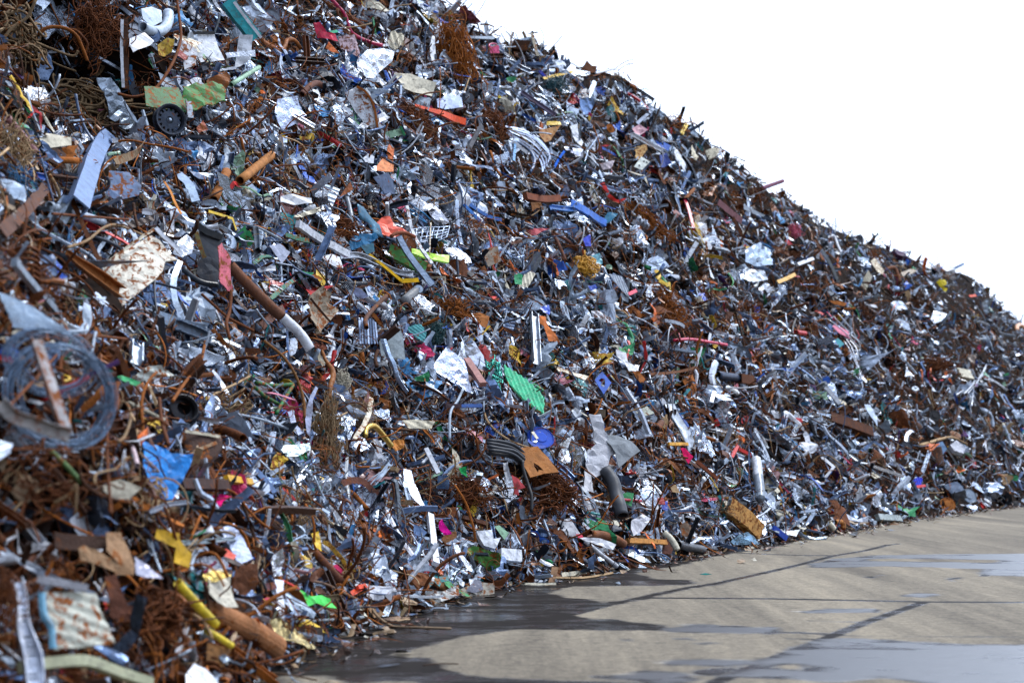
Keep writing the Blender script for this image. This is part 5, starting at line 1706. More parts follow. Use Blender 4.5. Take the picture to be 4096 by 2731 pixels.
TANGLE("wire_tangle", "dark rust wire thicket|on the upper far slope", "wire tangle", "32", "1480,210", 230, 90, 90, 7, "rust brown", lift=.7)
# ---- lower left
S("blue_sheet", "bright blue crumpled sheet metal|in the lower left of the heap", "sheet", "02", "1290,915 1450,960 1550,1040 1692,1080 1705,1115 1650,1290 1592,1452 1500,1462 1350,1352 1248,1180 1282,1030", (.01, .19, .56), "paint", amp=.12, folds=8, fine=16, lift=.85)
o = S("brown_tank", "dark brown half tank with a pale top edge|right of the bright blue sheet", "tank", "02", "1700,850 2020,868 2052,962 1980,1082 1850,1162 1740,1132 1690,1050", (.06, .035, .028), "rust", amp=.03, curl=-.7, lift=.75, smooth=True)
B("top_edge", None, None, "02", "1700,825 1860,845 2022,875", 30, "L", "cream*.9", "worn", lift=.85, parent=o)
B("tank_band", None, None, "02", "1680,1060 1830,990 1990,925", 32, "flat", "tan*.7", "worn", lift=.95, parent=o)
o = DISC("car_rim", "black open wheel rim|above the dark brown half tank", "wheel", "02", "1690,610", 120, "black*2", "steel", hub=False, lift=.65, dish=-.9)
V_, F_ = lathe([(1, .12), (1.06, .1), (1.0, .0), (.9, -.1), (.88, -.5), (.98, -.62)])
P_, R_, d_ = facing(src("02", "1690,612")[0], .72, 1.0, rg_())
put("rim_barrel", None, None, None, V_ * (118 * PXT * d_ / FX), F_, P_, R_, "black*2", "steel", parent=o)
o = RINGS("wire_coil", "large loose coil of blue-grey wire|hanging at the edge of the heap", "wire coil", "02", "560,480", 405, 390, 15, 10, 62, (.13, .19, .28), "metal", lift=1.05)
RINGS("coil_loop", None, None, "02", "470,180", 300, 235, 9, 10, 40, (.13, .19, .28), "metal", lift=1.15, parent=o)
RINGS("coil_tie", None, None, "02", "735,290", 60, 22, 5, 6, 5, (.12, .15, .2), "metal", lift=1.5, parent=o)
o = B("bent_angle_iron", "grey rust-flecked angle iron bent into a V|over the wire coil", "angle iron", "02", "330,-20 430,280 520,560 610,830", 108, "L", (.33, .32, .33), "worn", lift=1.7)
B("lower_arm", None, None, "02", "645,860 480,820 300,750 130,690 0,560", 112, "L", (.31, .29, .28), "worn", lift=1.7, parent=o)
B("yellow_bar", "short yellow bar with a dark end|right of the brown box beam", "bar", "02", "2080,1258 2310,1292", 62, "box", (.62, .33, .01), "paint", lift=.75)
B("box_beam", "dark brown box beam|below the half tank", "beam", "02", "1650,1308 1860,1315 2082,1322", 96, "box", (.045, .025, .022), "rust", lift=.8)
S("magenta_cloth", "magenta torn plastic|under the dark brown box beam", "plastic", "02", "1958,1400 2000,1365 2060,1372 2145,1400 2060,1450 2022,1525 1970,1472", (.68, .01, .16), "cloth", amp=.14, folds=6, lift=.7)
S("cream_sheet", "cream flat sheet|left below the bright blue sheet", "sheet", "02", "918,1322 1110,1265 1302,1340 1190,1442 1040,1442 958,1370", (.5, .46, .36), "paint", amp=.05, lift=.85)
S("brown_board", "tan-brown square panel|in the shade near the edge", "panel", "02", "105,1375 230,1208 375,1312 270,1475 190,1460", (.2, .14, .09), "board", amp=.05, lift=1.0)
LATTICE("mesh_cone", "grey wire mesh crushed like a funnel|right of the pale upright slats", "wire mesh", "02", "1700,80 1850,50 2060,150 1880,240", 16, 9, 7, (.3, .34, .4), "metal", lift=.7, amp=.09)
B("pale_pipe", "short pale pink pipe|left edge of the bright blue sheet", "pipe", "02", "1195,915 1235,1030 1262,1135", 42, "pipe", (.55, .42, .44), "paint", lift=1.0)
B("green_rod", "green and rust tube|below the wire coil", "tube", "02", "465,1000 600,1130 750,1295", 44, "tube", (.08, .16, .05), "worn", lift=1.1)
S("grey_flap", "light grey torn flap|at the picture edge below the coil", "flap", "02", "-20,900 120,940 95,1020 0,1085 -20,1080", (.4, .45, .52), "metal", lift=1.1)
S("white_planks", "white and green flaking planks|right of the wire coil", "planks", "02", "1220,330 1360,225 1480,215 1605,310 1420,340 1290,370", (.5, .53, .48), "worn", corr=(75, 5, .02), amp=.05, lift=.75)
S("green_crumple", "green crumpled strip|beside the wire coil", "strip", "02", "1062,330 1110,315 1200,350 1285,385 1240,415 1120,370", (.03, .35, .12), "paint", amp=.1, lift=.85)
B("striped_plate", "pale striped upright plate|above the flaking planks", "plate", "02", "1255,20 1250,180", 105, "U", "pale grey", "steel", lift=.7)
for i, (lab, s, w, c) in enumerate((("ribbed bar|hanging down past the black wheel rim", "1885,0 1835,200 1700,375 1585,545", 28, "orange rust*.7"), ("level dark bar|stretching under the wire coil", "100,992 600,990 1000,960 1185,880", 18, "rust brown*.7"),
        ("upright ribbed bar|standing left of the bright blue sheet", "1000,540 985,900 992,1200 1022,1580", 26, "rust brown*.8"), ("brown bar|below the black wheel rim's left", "1462,520 1490,750 1550,950", 34, "rust brown*.8"),
        ("looped rusty bar|right of the wire coil", "1090,540 1170,580 1200,700 1150,860 1090,920", 26, "tan*.6"), ("tan crooked bar|below the looped bar", "870,1300 880,1220 960,1190 1060,1170 1110,1120", 20, "tan*.7"),
        ("rusty rod|leaning across the wire coil", "640,-20 400,260 80,600", 22, "rust brown*1.2"), ("dark bar|running below the bright blue sheet's left", "710,1050 760,1280 950,1420 1190,1475", 30, "dark brown*1.3"),
        ("tan bar|slanting towards the cream flat sheet", "500,1480 640,1400 700,1320 690,1568", 24, "tan*.6"), ("thin rod|resting on the bright blue sheet", "1280,960 1440,1060 1480,1170 1525,1255", 16, "dark brown"),
        ("tan bar|crossing toward the black wheel rim", "1180,560 1300,620 1500,715", 36, "cream*.6"), ("pale rope-like bar|leading to the black wheel rim's right", "1900,530 2010,460 2160,390 2290,320", 22, "tan*1.1"))):
    B("bent_bar", lab, "steel bar", "02", s, w, "rebar", c, "rust", lift=1.2 if i < 10 else .9)
TANGLE("bar_tangle", "brown bar tangle|below the angle iron V", "bar tangle", "02", "500,1250", 420, 260, 30, 16, "rust brown*.8", lift=1.0)
TANGLE("wire_tangle", "rope-like rusty wire sheaf|right of the black wheel rim", "wire tangle", "02", "2050,620", 240, 170, 60, 13, "tan*.7", lift=.65, straight=.6, rot=-25)
B("slotted_strip", "grey slotted strip|under the bright blue sheet", "strip", "02", "1385,1560 1540,1500 1730,1475", 42, "U", (.2, .23, .28), "steel", lift=.9)
B("bent_foil_bar", "silver crinkled bar|under the dark brown box beam", "bar", "02", "1790,1260 1850,1390 1940,1450 2020,1568", 46, "V", "silver", "metal", lift=.9)
# ---- lower middle
S("silver_sheet", "large gleaming silver crumpled panel|in the middle of the heap", "panel", "12", "1770,25 1880,110 1932,160 1960,260 2012,460 1940,440 1880,385 1770,320 1620,235 1700,120", (.62, .68, .85), "foil", amp=.11, folds=7, fine=14, lift=.7)
S("light_sheet", "pale rounded panel|right of the gleaming silver panel", "panel", "12", "1890,50 2000,8 2090,130 2102,270 2030,250 1960,160", (.56, .6, .7), "metal", amp=.07, curl=-.4, lift=.6)
B("mauve_box_section", "brownish pink box section|leaning on the gleaming silver panel", "box section", "12", "1935,165 2010,280 2085,395", 64, "box", (.32, .14, .12), "paint", lift=.85)
o = B("blue_bar", "straight blue bar with a dark sleeve|lying level in the middle", "bar", "12", "1870,592 2072,588", 32, "box", (.03, .09, .3), "paint", lift=.75)
B("dark_sleeve", None, None, "12", "1735,590 1880,590", 38, "box", (.05, .02, .03), "paint", lift=.75, parent=o)
B("gold_sleeve", "gold-coloured woven sleeve|bent near the rusty orange piece", "sleeve", "12", "1000,870 1015,800 1085,775 1160,850 1245,960", 52, "rebar", (.5, .33, .08), "metal", lift=.7)
S("orange_twist", "rusty orange twisted casting|at the end of the gold sleeve", "casting", "12", "1258,930 1300,890 1365,900 1372,970 1300,1002", (.5, .18, .02), "worn", amp=.16, folds=6, lift=.65)
o = B("bent_shaft", "rusty bent shaft with a disc on top|left of the woven sleeve", "shaft", "12", "605,80 640,170 700,260 705,330 682,420 680,520", 48, "tube", (.27, .1, .025), "worn", lift=.75, taper=[.6, .7, 1.1, 1.1, .8, .7])
DISC("shaft_disc", None, None, "12", "590,45", 66, (.2, .065, .04), "rust", lift=.85, squash=.5, parent=o)
B("rust_strip", "dark red-brown bent strip|low in the middle of the heap", "strip", "12", "790,1300 900,1272 1000,1295 1070,1370 1135,1425", 62, "flat", (.13, .05, .035), "rust", lift=.75, twist=.7)
B("cream_strip", "cream bent strip|beside the woven sleeve", "strip", "12", "1060,515 1040,650 985,780 900,892", 46, "flat", "cream*.9", "worn", lift=.75, soft=False)
B("crooked_tube", "pale tube bent like a walking stick|below the silver panel", "tube", "12", "1778,905 1785,655 1850,545 1905,430", 24, "tube", "pale grey", "paint", lift=.75)
B("tapered_bar", "white tapered leg|below the pale bent tube", "leg", "12", "1560,980 1675,1210", 42, "box", "white", "paint", lift=.7)
B("tapered_bar", "thin white leg|crossing the tapered one", "leg", "12", "1525,1115 1605,1040", 26, "tube", "white*.9", "paint", lift=.62)
S("grey_cushion", "grey-green folded sheet|left of the tall rust thicket", "sheet", "12", "180,1030 260,960 490,928 505,985 380,1055 220,1085", (.2, .25, .27), "metal", amp=.07, folds=5, lift=.6)
S("lavender_ribbon", "broad lavender hanging ribbon|left of the rusty bent shaft", "ribbon", "12", "540,410 562,430 515,540 520,640 495,860 470,880 450,650 490,500", (.48, .5, .64), "metal", amp=.06, lift=.65)
S("lavender_sheet", "lavender crumpled sheet|below the green bars", "sheet", "12", "300,640 350,620 380,760 470,840 440,890 350,820", (.42, .45, .58), "metal", amp=.08, lift=.6)
B("reinforcing_bar", "long curved ribbed bar|running down beside the green bars", "steel bar", "12", "70,-10 230,120 330,250 400,400 440,560 445,695", 26, "rebar", (.2, .09, .03), "rust", lift=.85)
for lab, s in (("dark green tube|slanting beside the ribbed bar", "185,660 260,530 340,400"), ("green tube|lying level above the dark green one", "0,375 160,402 340,390"), ("green strut|at the foot of the level green tube", "-10,420 80,500 220,580")):
    B("green_tube", lab, "tube", "12", s, 34, "tube", (.012, .12, .03), "worn", lift=.65)
S("green_rag", "small green rag|below the pale leaning legs", "rag", "12", "1858,1162 1918,1148 1932,1250 1880,1212", (.02, .3, .08), "cloth", amp=.14, lift=.55)
S("silver_sheet", "long silver hanging sheet|below the rusty orange casting", "sheet", "12", "1330,1200 1400,1218 1482,1420 1535,1568 1440,1482 1340,1335", (.55, .6, .72), "foil", amp=.08, folds=5, lift=.65)
B("wire_rope", "grey twisted wire rope|left of the lavender crumpled sheet", "rope", "12", "-150,670 30,710 170,755 310,805", 24, "rebar", "pale grey*.8", "steel", lift=.75)
FAN("cable_bundle", "bundle of thick black cables|beside the rusty plate with a hole", "cable bundle", "22", "-230,930 -100,950 20,985 110,1060|-220,960 -90,985 30,1010 115,1085|-210,995 -80,1010 20,1040 105,1110|-215,1025 -90,1040 20,1070 100,1130|-230,905 -90,920 40,960 130,1050", 34, (.03, .035, .045), "rubber", "tube", lift=.65)
B("curved_hose", "grey hose curved like a C|below the black cables", "hose", "12", "2050,1405 2110,1415 2170,1390 2200,1330", 40, "tube", (.22, .22, .21), "rubber", lift=.6)
LATTICE("blue_mesh", "small dark blue mesh|left of the small green rag", "mesh", "12", "1675,1230 1770,1232 1765,1350 1672,1345", 8, 9, 8, (.02, .06, .14), "paint", lift=.5)
TANGLE("wire_thicket", "tall thicket of rusty wire|in the lower middle of the heap", "wire tangle", "12", "650,930", 140, 370, 200, 7, "tan*.6", lift=.55, depth=.5)
TANGLE("wire_nest", "small cream wire nest|right of the rusty bent shaft", "wire nest", "12", "800,350", 75, 85, 80, 5, "cream*.8", "paint", lift=.6)
TANGLE("tinsel", "green metal tinsel|right of the pale rounded panel", "tinsel", "12", "2180,280", 75, 140, 60, 12, (.05, .33, .26), "foil", lift=.6)
TANGLE("wire_tangle", "dark rusty wire thicket|under the rusty plate with a hole", "wire tangle", "22", "330,1360", 290, 210, 150, 10, "rust brown*.9", lift=.5)
TANGLE("wire_tangle", "fine grey wire haze|left of the woven sleeve", "wire tangle", "12", "900,640", 240, 180, 70, 5, "tan*.7", lift=.55, curl=.25)
TANGLE("wire_tangle", "brown wire thicket|below the pale leaning legs", "wire tangle", "12", "1950,1380", 230, 160, 90, 8, "rust brown", lift=.45)
S("ribbed_board", "grooved grey-white board|behind the woven sleeve", "board", "12", "1330,730 1480,715 1640,735 1610,800 1400,800", "cream*.9", "board", corr=(85, 6, .01), lift=.5)
B("chain_strip", "rusty toothed chain|above the grooved board", "chain", "12", "1120,80 1095,150 1110,230", 32, "rebar", "dark brown*1.5", "rust", lift=.65)
S("yellow_leaf", "tan dry leaf-like scrap|beside the rusty bent shaft", "scrap", "12", "530,140 590,85 612,160 668,170 600,240 580,180", "cream*.7", "board", amp=.1, lift=.6)
B("blue_grey_fold", "long folded blue-grey ribbon|left of the smooth grey-green case's foot", "ribbon", "12", "1170,-20 1215,120 1265,220 1300,340 1390,470", 52, "V", (.3, .38, .5), "metal", lift=.75, twist=1.4)
# ---- lower right of centre
o = S("green_corrugated", "bright green corrugated sheet|pointing down to the right", "corrugated sheet", "22", "-60,200 0,238 130,330 260,450 302,512 290,662 230,625 150,560 20,422 -40,330", (.03, .42, .21), "paint", corr=(20, 11, .012), amp=.05, fine=14, lift=.7)
B("edge_rib", None, None, "22", "0,420 110,540 285,665", 18, "L", (.03, .25, .12), "worn", lift=.78, parent=o)
o = DISC("drum_cover", "cobalt blue round drum lid|above the rusty plate with a hole", "drum lid", "22", "265,878", 128, (.02, .09, .55), "plastic", hub=False, lift=.75, squash=.75, dish=.05)
S("paper_label", None, None, "22", "175,830 200,822 245,885 225,895", "cream*.9", "paint", lift=1.0, parent=o, amp=0, folds=0)
B("lid_rim", None, None, "22", "145,900 200,950 280,968 350,940 385,880", 26, "flat", (.02, .08, .5), "plastic", lift=.85, parent=o)
S("holed_plate", "rusty orange plate with an oval hole|below the blue drum lid", "plate", "22", "60,962 240,955 340,1040 455,1172 320,1190 180,1232 112,1122", (.3, .12, .035), "rust", amp=.04, holes=("190,1115 235,1100 290,1135 270,1165 215,1150",), fine=12, lift=.8)
S("square_surround", "small blue square frame|right of the green corrugated sheet", "frame", "22", "752,360 820,280 908,380 838,488", (.04, .12, .5), "plastic", holes=("795,368 822,330 865,385 832,440",), amp=.03, lift=.65)
S("white_hood", "white bent sheet with a narrow waist|above the grey bent bar", "sheet", "22", "948,75 1040,108 1062,190 1152,240 1132,278 1070,272 1030,200 960,135", (.72, .73, .78), "paint", amp=.08, folds=3, lift=.65)
o = B("dark_pipe", "dark blue pipe with a rusty broken end|on the right slope", "pipe", "22", "1885,308 2000,325 2095,340", 78, "pipe", (.03, .045, .08), "steel", lift=.65)
B("rusty_end", None, None, "22", "2090,338 2205,355", 82, "N", (.13, .05, .025), "rust", lift=.6, parent=o)
S("hanging_sheet", "long pale grey hanging sheet|curving down the right slope", "sheet", "22", "1450,548 1522,540 1602,700 1660,800 1692,900 1640,1038 1628,940 1558,770 1480,650", (.4, .43, .47), "metal", amp=.03, curl=.5, lift=.75, smooth=True)
B("bent_grey_bar", "grey pointed bar|left of the long hanging sheet", "bar", "22", "1045,435 1165,620 1255,835", 46, "V", (.33, .36, .42), "metal", lift=.7)
o = S("torn_tarp", "grey-white torn tarpaulin|hanging in long folds to the foot", "tarpaulin", "22", "655,750 760,758 812,870 880,960 942,1045 900,1052 885,1160 760,1242 682,1132 692,1000 760,960", (.45, .46, .5), "cloth", amp=.12, folds=9, fine=16, lift=.8)
S("tarp_tail", None, None, "22", "680,1165 742,1200 792,1390 842,1490 872,1600 760,1600 720,1480 680,1390", (.55, .55, .58), "cloth", amp=.09, folds=6, fine=14, lift=.75, parent=o)
S("tarp_fold", None, None, "22", "820,830 990,840 1100,900 1172,1012 1062,1082 1000,1130 960,1000", (.2, .22, .24), "cloth", amp=.1, folds=6, lift=.65, parent=o)
B("dark_boot_pipe", "thick dark bent duct|beside the torn tarpaulin", "duct", "22", "850,1180 930,1290 960,1420 985,1500 1010,1600", 125, "pipe", (.055, .06, .07), "rubber", lift=.7)
B("yellow_bar", "short ochre bar|left of the hanging sheet's tip", "bar", "22", "1438,940 1612,942", 30, "box", (.6, .3, .03), "worn", lift=.65)
S("magenta_rag", "crimson rag|under the hanging sheet's tip", "rag", "22", "1548,975 1582,978 1662,1058 1620,1122 1580,1060", (.6, .01, .1), "cloth", amp=.12, lift=.65)
o = B("red_bracket", "red crossed bracket|left of the white ribbed hose", "bracket", "22", "2075,948 2020,1055", 36, "L", (.55, .03, .02), "paint", lift=.65)
B("bracket_arm", None, None, "22", "2085,985 2195,1042", 38, "L", (.55, .03, .02), "paint", lift=.68, parent=o)
o = B("ribbed_hose", "white ribbed hose with a grey end|low on the right slope", "hose", "22", "2240,1080 2255,1160 2262,1245", 84, "rebar", "white", "plastic", lift=.65)
B("hose_end", None, None, "22", "2262,1240 2275,1330 2282,1440", 80, "rebar", "pale grey*.7", "plastic", lift=.62, parent=o)
B("rusty_white_channel", "broad orange-rust channel flecked white|near the foot on the right", "channel", "23", "1960,-70 2090,20 2265,180", 150, "N", (.6, .3, .08), "worn", lift=.6)
S("rusty_cover", "white and rust lid|above the broad orange-rust channel", "lid", "22", "1930,1458 2060,1450 2152,1570 2010,1575", "cream*1.1", "worn", amp=.05, lift=.6)
S("red_lump", "dark red crushed tin|right of the thick dark duct", "tin", "22", "1328,1432 1392,1428 1402,1502 1345,1490", (.3, .015, .012), "paint", amp=.12, lift=.55)
S("blue_lump", "blue curved shard|right of the dark red tin", "shard", "22", "1368,1470 1425,1462 1432,1545 1380,1530", (.02, .05, .4), "plastic", amp=.12, curl=.6, lift=.55)
S("rounded_cover", "green rounded lid|right of the thick dark duct", "lid", "22", "1000,1400 1060,1380 1122,1390 1100,1512 1020,1472", (.015, .22, .06), "plastic", amp=.06, lift=.55)
B("red_rod", "short dark red rod|across the green rounded lid", "rod", "22", "1005,1448 1182,1462", 26, "tube", (.35, .02, .04), "paint", lift=.65)
S("red_chair_part", "red broken frame|left of the dark rusty wire thicket", "frame", "22", "-10,1225 60,1262 132,1330 70,1350 80,1400 40,1390", (.5, .05, .06), "paint", amp=.1, lift=.65)
S("flaking_bale", "rusty white flaking sheet|above the small blue frame", "sheet", "22", "340,235 420,245 560,290 690,330 640,375 500,305 400,290", "cream*1.1", "worn", amp=.1, folds=7, lift=.55)
S("finned_block", "dark finned block|below the small blue frame", "finned block", "22", "715,612 868,618 870,690 720,672", (.09, .065, .04), "steel", corr=(5, 14, .01), lift=.55)
B("pipe_stub", "short open rusty pipe|left of the hanging sheet", "pipe", "22", "1330,800 1372,745", 62, "pipe", (.13, .06, .04), "rust", lift=.6)
S("pale_board", "pale green-white board|beside the grey pointed bar", "board", "22", "1115,655 1235,598 1305,660 1200,695", (.5, .54, .45), "worn", lift=.55)
B("black_hose", "black hose|hanging below the cable bundle", "hose", "22", "95,1090 105,1180 150,1320 180,1420 178,1560", 30, "tube", "black*1.5", "rubber", lift=.7)
B("bead_chain", "dark beaded chain|left of the torn tarpaulin", "chain", "22", "590,1290 640,1360 655,1450 680,1565", 22, "rebar", "dark grey*1.5", "steel", lift=.65)
SPRING("small silver coil spring|right of the green corrugated sheet", "22", "615,572", 28, 80, 100, "silver", lift=.6)
B("rust_angle", "rusty red angle bar|below the crimson rag", "angle bar", "22", "1695,1098 1890,1262", 42, "L", (.22, .07, .035), "rust", lift=.6)
S("wood_chip", "pale wood-coloured chip|low on the right slope", "chip", "22", "1450,1318 1502,1310 1548,1392 1478,1378", "tan*1.2", "board", lift=.6)
B("silver_strap", "silver crinkled strap|above the dark rusty pipe end", "strap", "22", "1870,180 1835,320 1850,420 1820,560", 60, "V", (.45, .5, .6), "metal", lift=.6, twist=.8)
B("rust_strip", "thin torn rust strip|crossing above the blue frame", "strip", "22", "1210,300 1400,290 1560,270 1700,235", 26, "flat", (.14, .06, .03), "rust", lift=.65)
# ---- foot, left
o = S("siding", "broken cream corrugated siding|at the near end of the foot", "siding", "03", "400,730 650,738 890,742 922,900 1002,1040 1062,1190 850,1222 500,1262 480,1050 410,950", (.4, .41, .35), "worn", corr=(92, 9, .008), amp=.05, fine=14, lift=.75)
B("siding_trim", None, None, "03", "335,610 560,650 800,700", 66, "N", (.22, .22, .24), "steel", lift=.85, parent=o)
B("siding_end", None, None, "03", "385,740 405,940 470,1050 490,1250", 62, "V", (.1, .25, .36), "paint", lift=.8, parent=o)
o = B("slotted_strip", "broad slotted steel strip|left of the cream siding", "strip", "03", "150,630 205,800 210,1000 240,1150 300,1345 325,1600", 130, "U", (.4, .43, .5), "metal", lift=.85, taper=[.8, .6, .75, 1, 1.2, 1.1])
FAN("slot_row", None, None, "03", "225,1195 305,1190|228,1235 315,1230|232,1275 325,1270|236,1315 330,1310|215,1150 295,1145|192,1000 262,995|190,950 262,945|190,900 260,895|250,1490 350,1485|255,1530 360,1525", 15, "black", "rubber", lift=1.0, parent=o)
B("olive_beam", "pale olive bent box beam|along the bottom edge", "beam", "03", "180,1425 480,1380 740,1362 880,1392 1100,1475 1390,1570", 92, "box", (.3, .31, .2), "paint", lift=.8, soft=True)
S("yellow_plate", "bent yellow plate|near the left foot of the heap", "plate", "03", "1405,240 1430,158 1625,200 1632,255 1745,392 1722,515 1590,462 1605,330 1430,250", (.58, .34, .02), "paint", amp=.08, folds=3, lift=.75)
for lab, s, c in (("tan curled sheet|below the dark brown trough", "705,340 760,308 900,360 1085,492 1052,560 900,490 740,442", (.26, .16, .09)), ("tan and grey crumpled sheet|right of the curled one", "1000,170 1135,168 1205,330 1245,480 1232,572 1060,572 1092,480 985,345", (.3, .18, .1)), ("pale lavender pointed sheet|beneath the bent yellow plate", "1220,415 1335,478 1468,628 1240,570", (.4, .39, .46))):
    S("curled_sheet", lab, "sheet", "03", s, c, "rust" if c[0] < .35 else "metal", amp=.09, folds=4, lift=.85)
S("brown_trough", "dark brown trough|above the tan curled sheet", "trough", "03", "495,188 800,205 1078,228 1020,330 760,345 500,330", (.05, .027, .02), "rust", amp=.04, curl=.3, lift=.75)
S("rust_shred", "dark rusty shredded sheet|right of the cream siding", "sheet", "03", "935,600 1045,578 1085,700 1145,850 1275,912 1240,972 1120,1015 1000,960 980,800", (.14, .055, .035), "rust", amp=.12, folds=6, lift=.75)
o = B("yellow_pipe", "yellow scuffed pipe|lying over the rusty gutter", "pipe", "03", "1630,645 1800,840 1985,1035", 84, "pipe", (.65, .48, .03), "paint", lift=.75)
B("pipe_tail", None, None, "03", "1900,1085 2010,1150 2130,1225", 58, "pipe", (.6, .45, .03), "paint", lift=.72, parent=o)
B("rusty_gutter", "broad brown rusty gutter|at the near foot", "gutter", "13", "-480,870 -200,1000 0,1110 205,1250", 215, "half", (.3, .13, .055), "rust", lift=.45, taper=[.7, .9, 1, 1.05])
S("glass_wool", "gold and white crumpled bundle|at the end of the rusty gutter", "bundle", "13", "70,1015 200,978 345,1022 462,1150 508,1270 460,1312 340,1232 220,1200 140,1100", (.45, .36, .17), "foil", amp=.16, folds=10, fine=16, lift=.5)
o = S("cream_wrapping", "cream crumpled wrapping with a gold top|above the yellow scuffed pipe", "wrapping", "03", "1850,560 2000,540 2082,600 2102,780 2135,902 2010,905 1840,800 1838,660", (.62, .58, .48), "cloth", amp=.09, folds=9, fine=15, lift=.65)
S("gold_top", None, None, "03", "1840,590 1930,545 2060,560 2085,610 1960,650 1880,640", (.5, .36, .1), "foil", amp=.14, folds=6, lift=.72, parent=o)
S("folded_rust_plate", "dark folded rusty plate|right of the cream wrapping", "plate", "03", "2118,600 2200,482 2345,468 2350,640 2292,762 2140,885", (.13, .05, .025), "rust", amp=.1, folds=4, lift=.6)
S("wood_plate", "brown wood-like square|below the yellow scuffed pipe", "board", "03", "1900,1198 2125,1250 2052,1422 1890,1372", (.3, .15, .06), "board", amp=.04, lift=.5)
S("white_slipper", "white rolled sheet|at the bottom edge of the foot", "sheet", "03", "1715,1482 1790,1378 1882,1450 1960,1540 2010,1600 1720,1600", "white", "plastic", amp=.1, folds=4, lift=.5)
S("red_wedge", "small red-orange wedge|right of the bent yellow plate", "wedge", "03", "2038,412 2080,318 2175,390 2100,515", (.65, .05, .02), "paint", amp=.1, lift=.6)
B("lavender_channel", "lavender-white wide channel|above the small red wedge", "channel", "03", "2075,150 2160,300 2250,475", 150, "N", (.5, .55, .7), "metal", lift=.6)
B("slotted_rail", "thin grey slotted rail|level beside the bent yellow plate", "rail", "03", "1660,288 1930,265 2212,236", 38, "U", (.3, .36, .38), "steel", lift=.75)
TANGLE("root_tangle", "brown root-like strip tangle|between the cream siding and the yellow pipe", "strip tangle", "03", "1450,920", 260, 250, 60, 22, "rust brown*.9", lift=.55, straight=.5)
TANGLE("wire_tangle", "fine rust wire tuft|at the left edge of the slotted strip", "wire tangle", "03", "60,800", 160, 230, 70, 8, "rust brown*.9", lift=.9)
S("dark_fold", "dark crinkled foil|right of the pale lavender sheet", "foil", "03", "1730,440 1850,420 1990,400 2070,470 2060,540 1900,545", (.08, .09, .12), "foil", amp=.1, folds=6, lift=.55)
B("bent_bar", "dark rusty bar|crossing in front of the yellow scuffed pipe", "steel bar", "03", "1700,990 1850,985 2060,965", 16, "tube", "dark brown", "rust", lift=.9)
# ---- foot, middle
S("green_sheet", "bright green bent sheet|at the foot of the heap", "sheet", "13", "288,742 400,718 482,780 600,758 680,790 742,880 640,865 560,832 490,862 390,885 430,812", (.06, .62, .09), "paint", amp=.07, folds=4, fine=13, lift=.5)
S("white_strip", "upright white strip|left of the bright green sheet", "strip", "13", "178,608 262,620 250,760 276,890 262,1002 210,935 200,780", "white", "plastic", amp=.05, lift=.6)
B("rust_pipe", "dark rusty straight pipe|above the bright green sheet", "pipe", "13", "535,365 785,635", 72, "pipe", (.13, .05, .03), "rust", lift=.55)
o = S("yellow_can", "yellow crushed canister|above the dark rusty pipe", "canister", "13", "500,200 570,178 588,262 592,372 540,332", (.72, .46, .02), "paint", amp=.1, lift=.55)
B("yellow_ribbon", "yellow rusty ribbon|hanging beside the crushed yellow canister", "ribbon", "13", "620,280 660,290 745,380 810,460 822,550", 40, "flat", (.62, .35, .03), "worn", lift=.6, twist=.8)
S("silver_skull", "silver crumpled foil lump|above the upright white strip", "foil", "13", "58,430 160,348 222,420 242,580 110,592 70,510", (.55, .57, .62), "foil", amp=.15, folds=8, fine=13, lift=.6)
S("long_foil", "long bright white foil piece|right of the dark rusty pipe", "foil", "13", "1028,378 1082,378 1160,470 1272,580 1278,650 1180,560 1050,452", "white", "foil", amp=.08, folds=5, lift=.55)
o = S("rust_crumple", "rust-brown crumpled sheet under a grey hood|at the foot", "sheet", "13", "1308,555 1440,520 1600,560 1622,622 1482,722 1440,692", (.2, .075, .03), "rust", amp=.16, folds=8, fine=13, lift=.5)
S("grey_hood", None, None, "13", "1328,500 1450,438 1545,448 1635,570 1570,545 1470,535", (.28, .31, .36), "metal", amp=.1, curl=.5, lift=.62, parent=o)
B("orange_tube", "tan-orange tube end|right of the rust-brown crumple", "tube", "13", "1615,622 1750,705", 72, "pipe", (.42, .2, .09), "rust", lift=.35)
S("curled_white", "white and black curled sheet|on the wet edge of the yard", "sheet", "13", "1465,760 1600,688 1720,712 1870,655 1872,752 1750,802 1600,830", (.55, .56, .54), "worn", amp=.12, folds=5, fine=12, lift=.25)
o = S("flat_pan", "brown-grey flat pan with a bent flap|on the wet edge", "pan", "13", "1880,705 2020,640 2190,650 2195,742 2030,785 1890,765", (.36, .33, .27), "worn", amp=.04, lift=.2)
S("pan_flap", None, None, "13", "1930,720 2020,605 2075,620 2100,700 2010,740", (.14, .14, .17), "steel", amp=.06, lift=.4, parent=o)
B("aluminium_post", "straight white aluminium post|standing above the foot", "post", "13", "1598,25 1650,475", 60, "box", (.66, .68, .74), "paint", lift=.6)
B("white_pole", "long white pole|left of the aluminium post", "pole", "13", "1195,-20 1310,200 1450,410", 42, "V", (.66, .68, .75), "paint", lift=.6)
S("pink_rag", "hot pink rag|beside the aluminium post", "rag", "13", "1628,82 1682,58 1745,190 1692,202", (.75, .01, .3), "cloth", amp=.14, folds=5, lift=.6)
S("rust_cup", "rust-brown cone|right of the hot pink rag", "cone", "13", "1700,252 1760,168 1852,168 1852,222 1750,275", (.17, .075, .03), "rust", amp=.1, curl=.6, lift=.55)
S("long_foil", "long silver crinkled foil|left of the crumpled green sheet", "foil", "13", "1788,290 1842,288 1892,390 1992,480 2005,565 1940,532 1820,402", (.62, .64, .7), "foil", amp=.1, folds=8, fine=13, lift=.5)
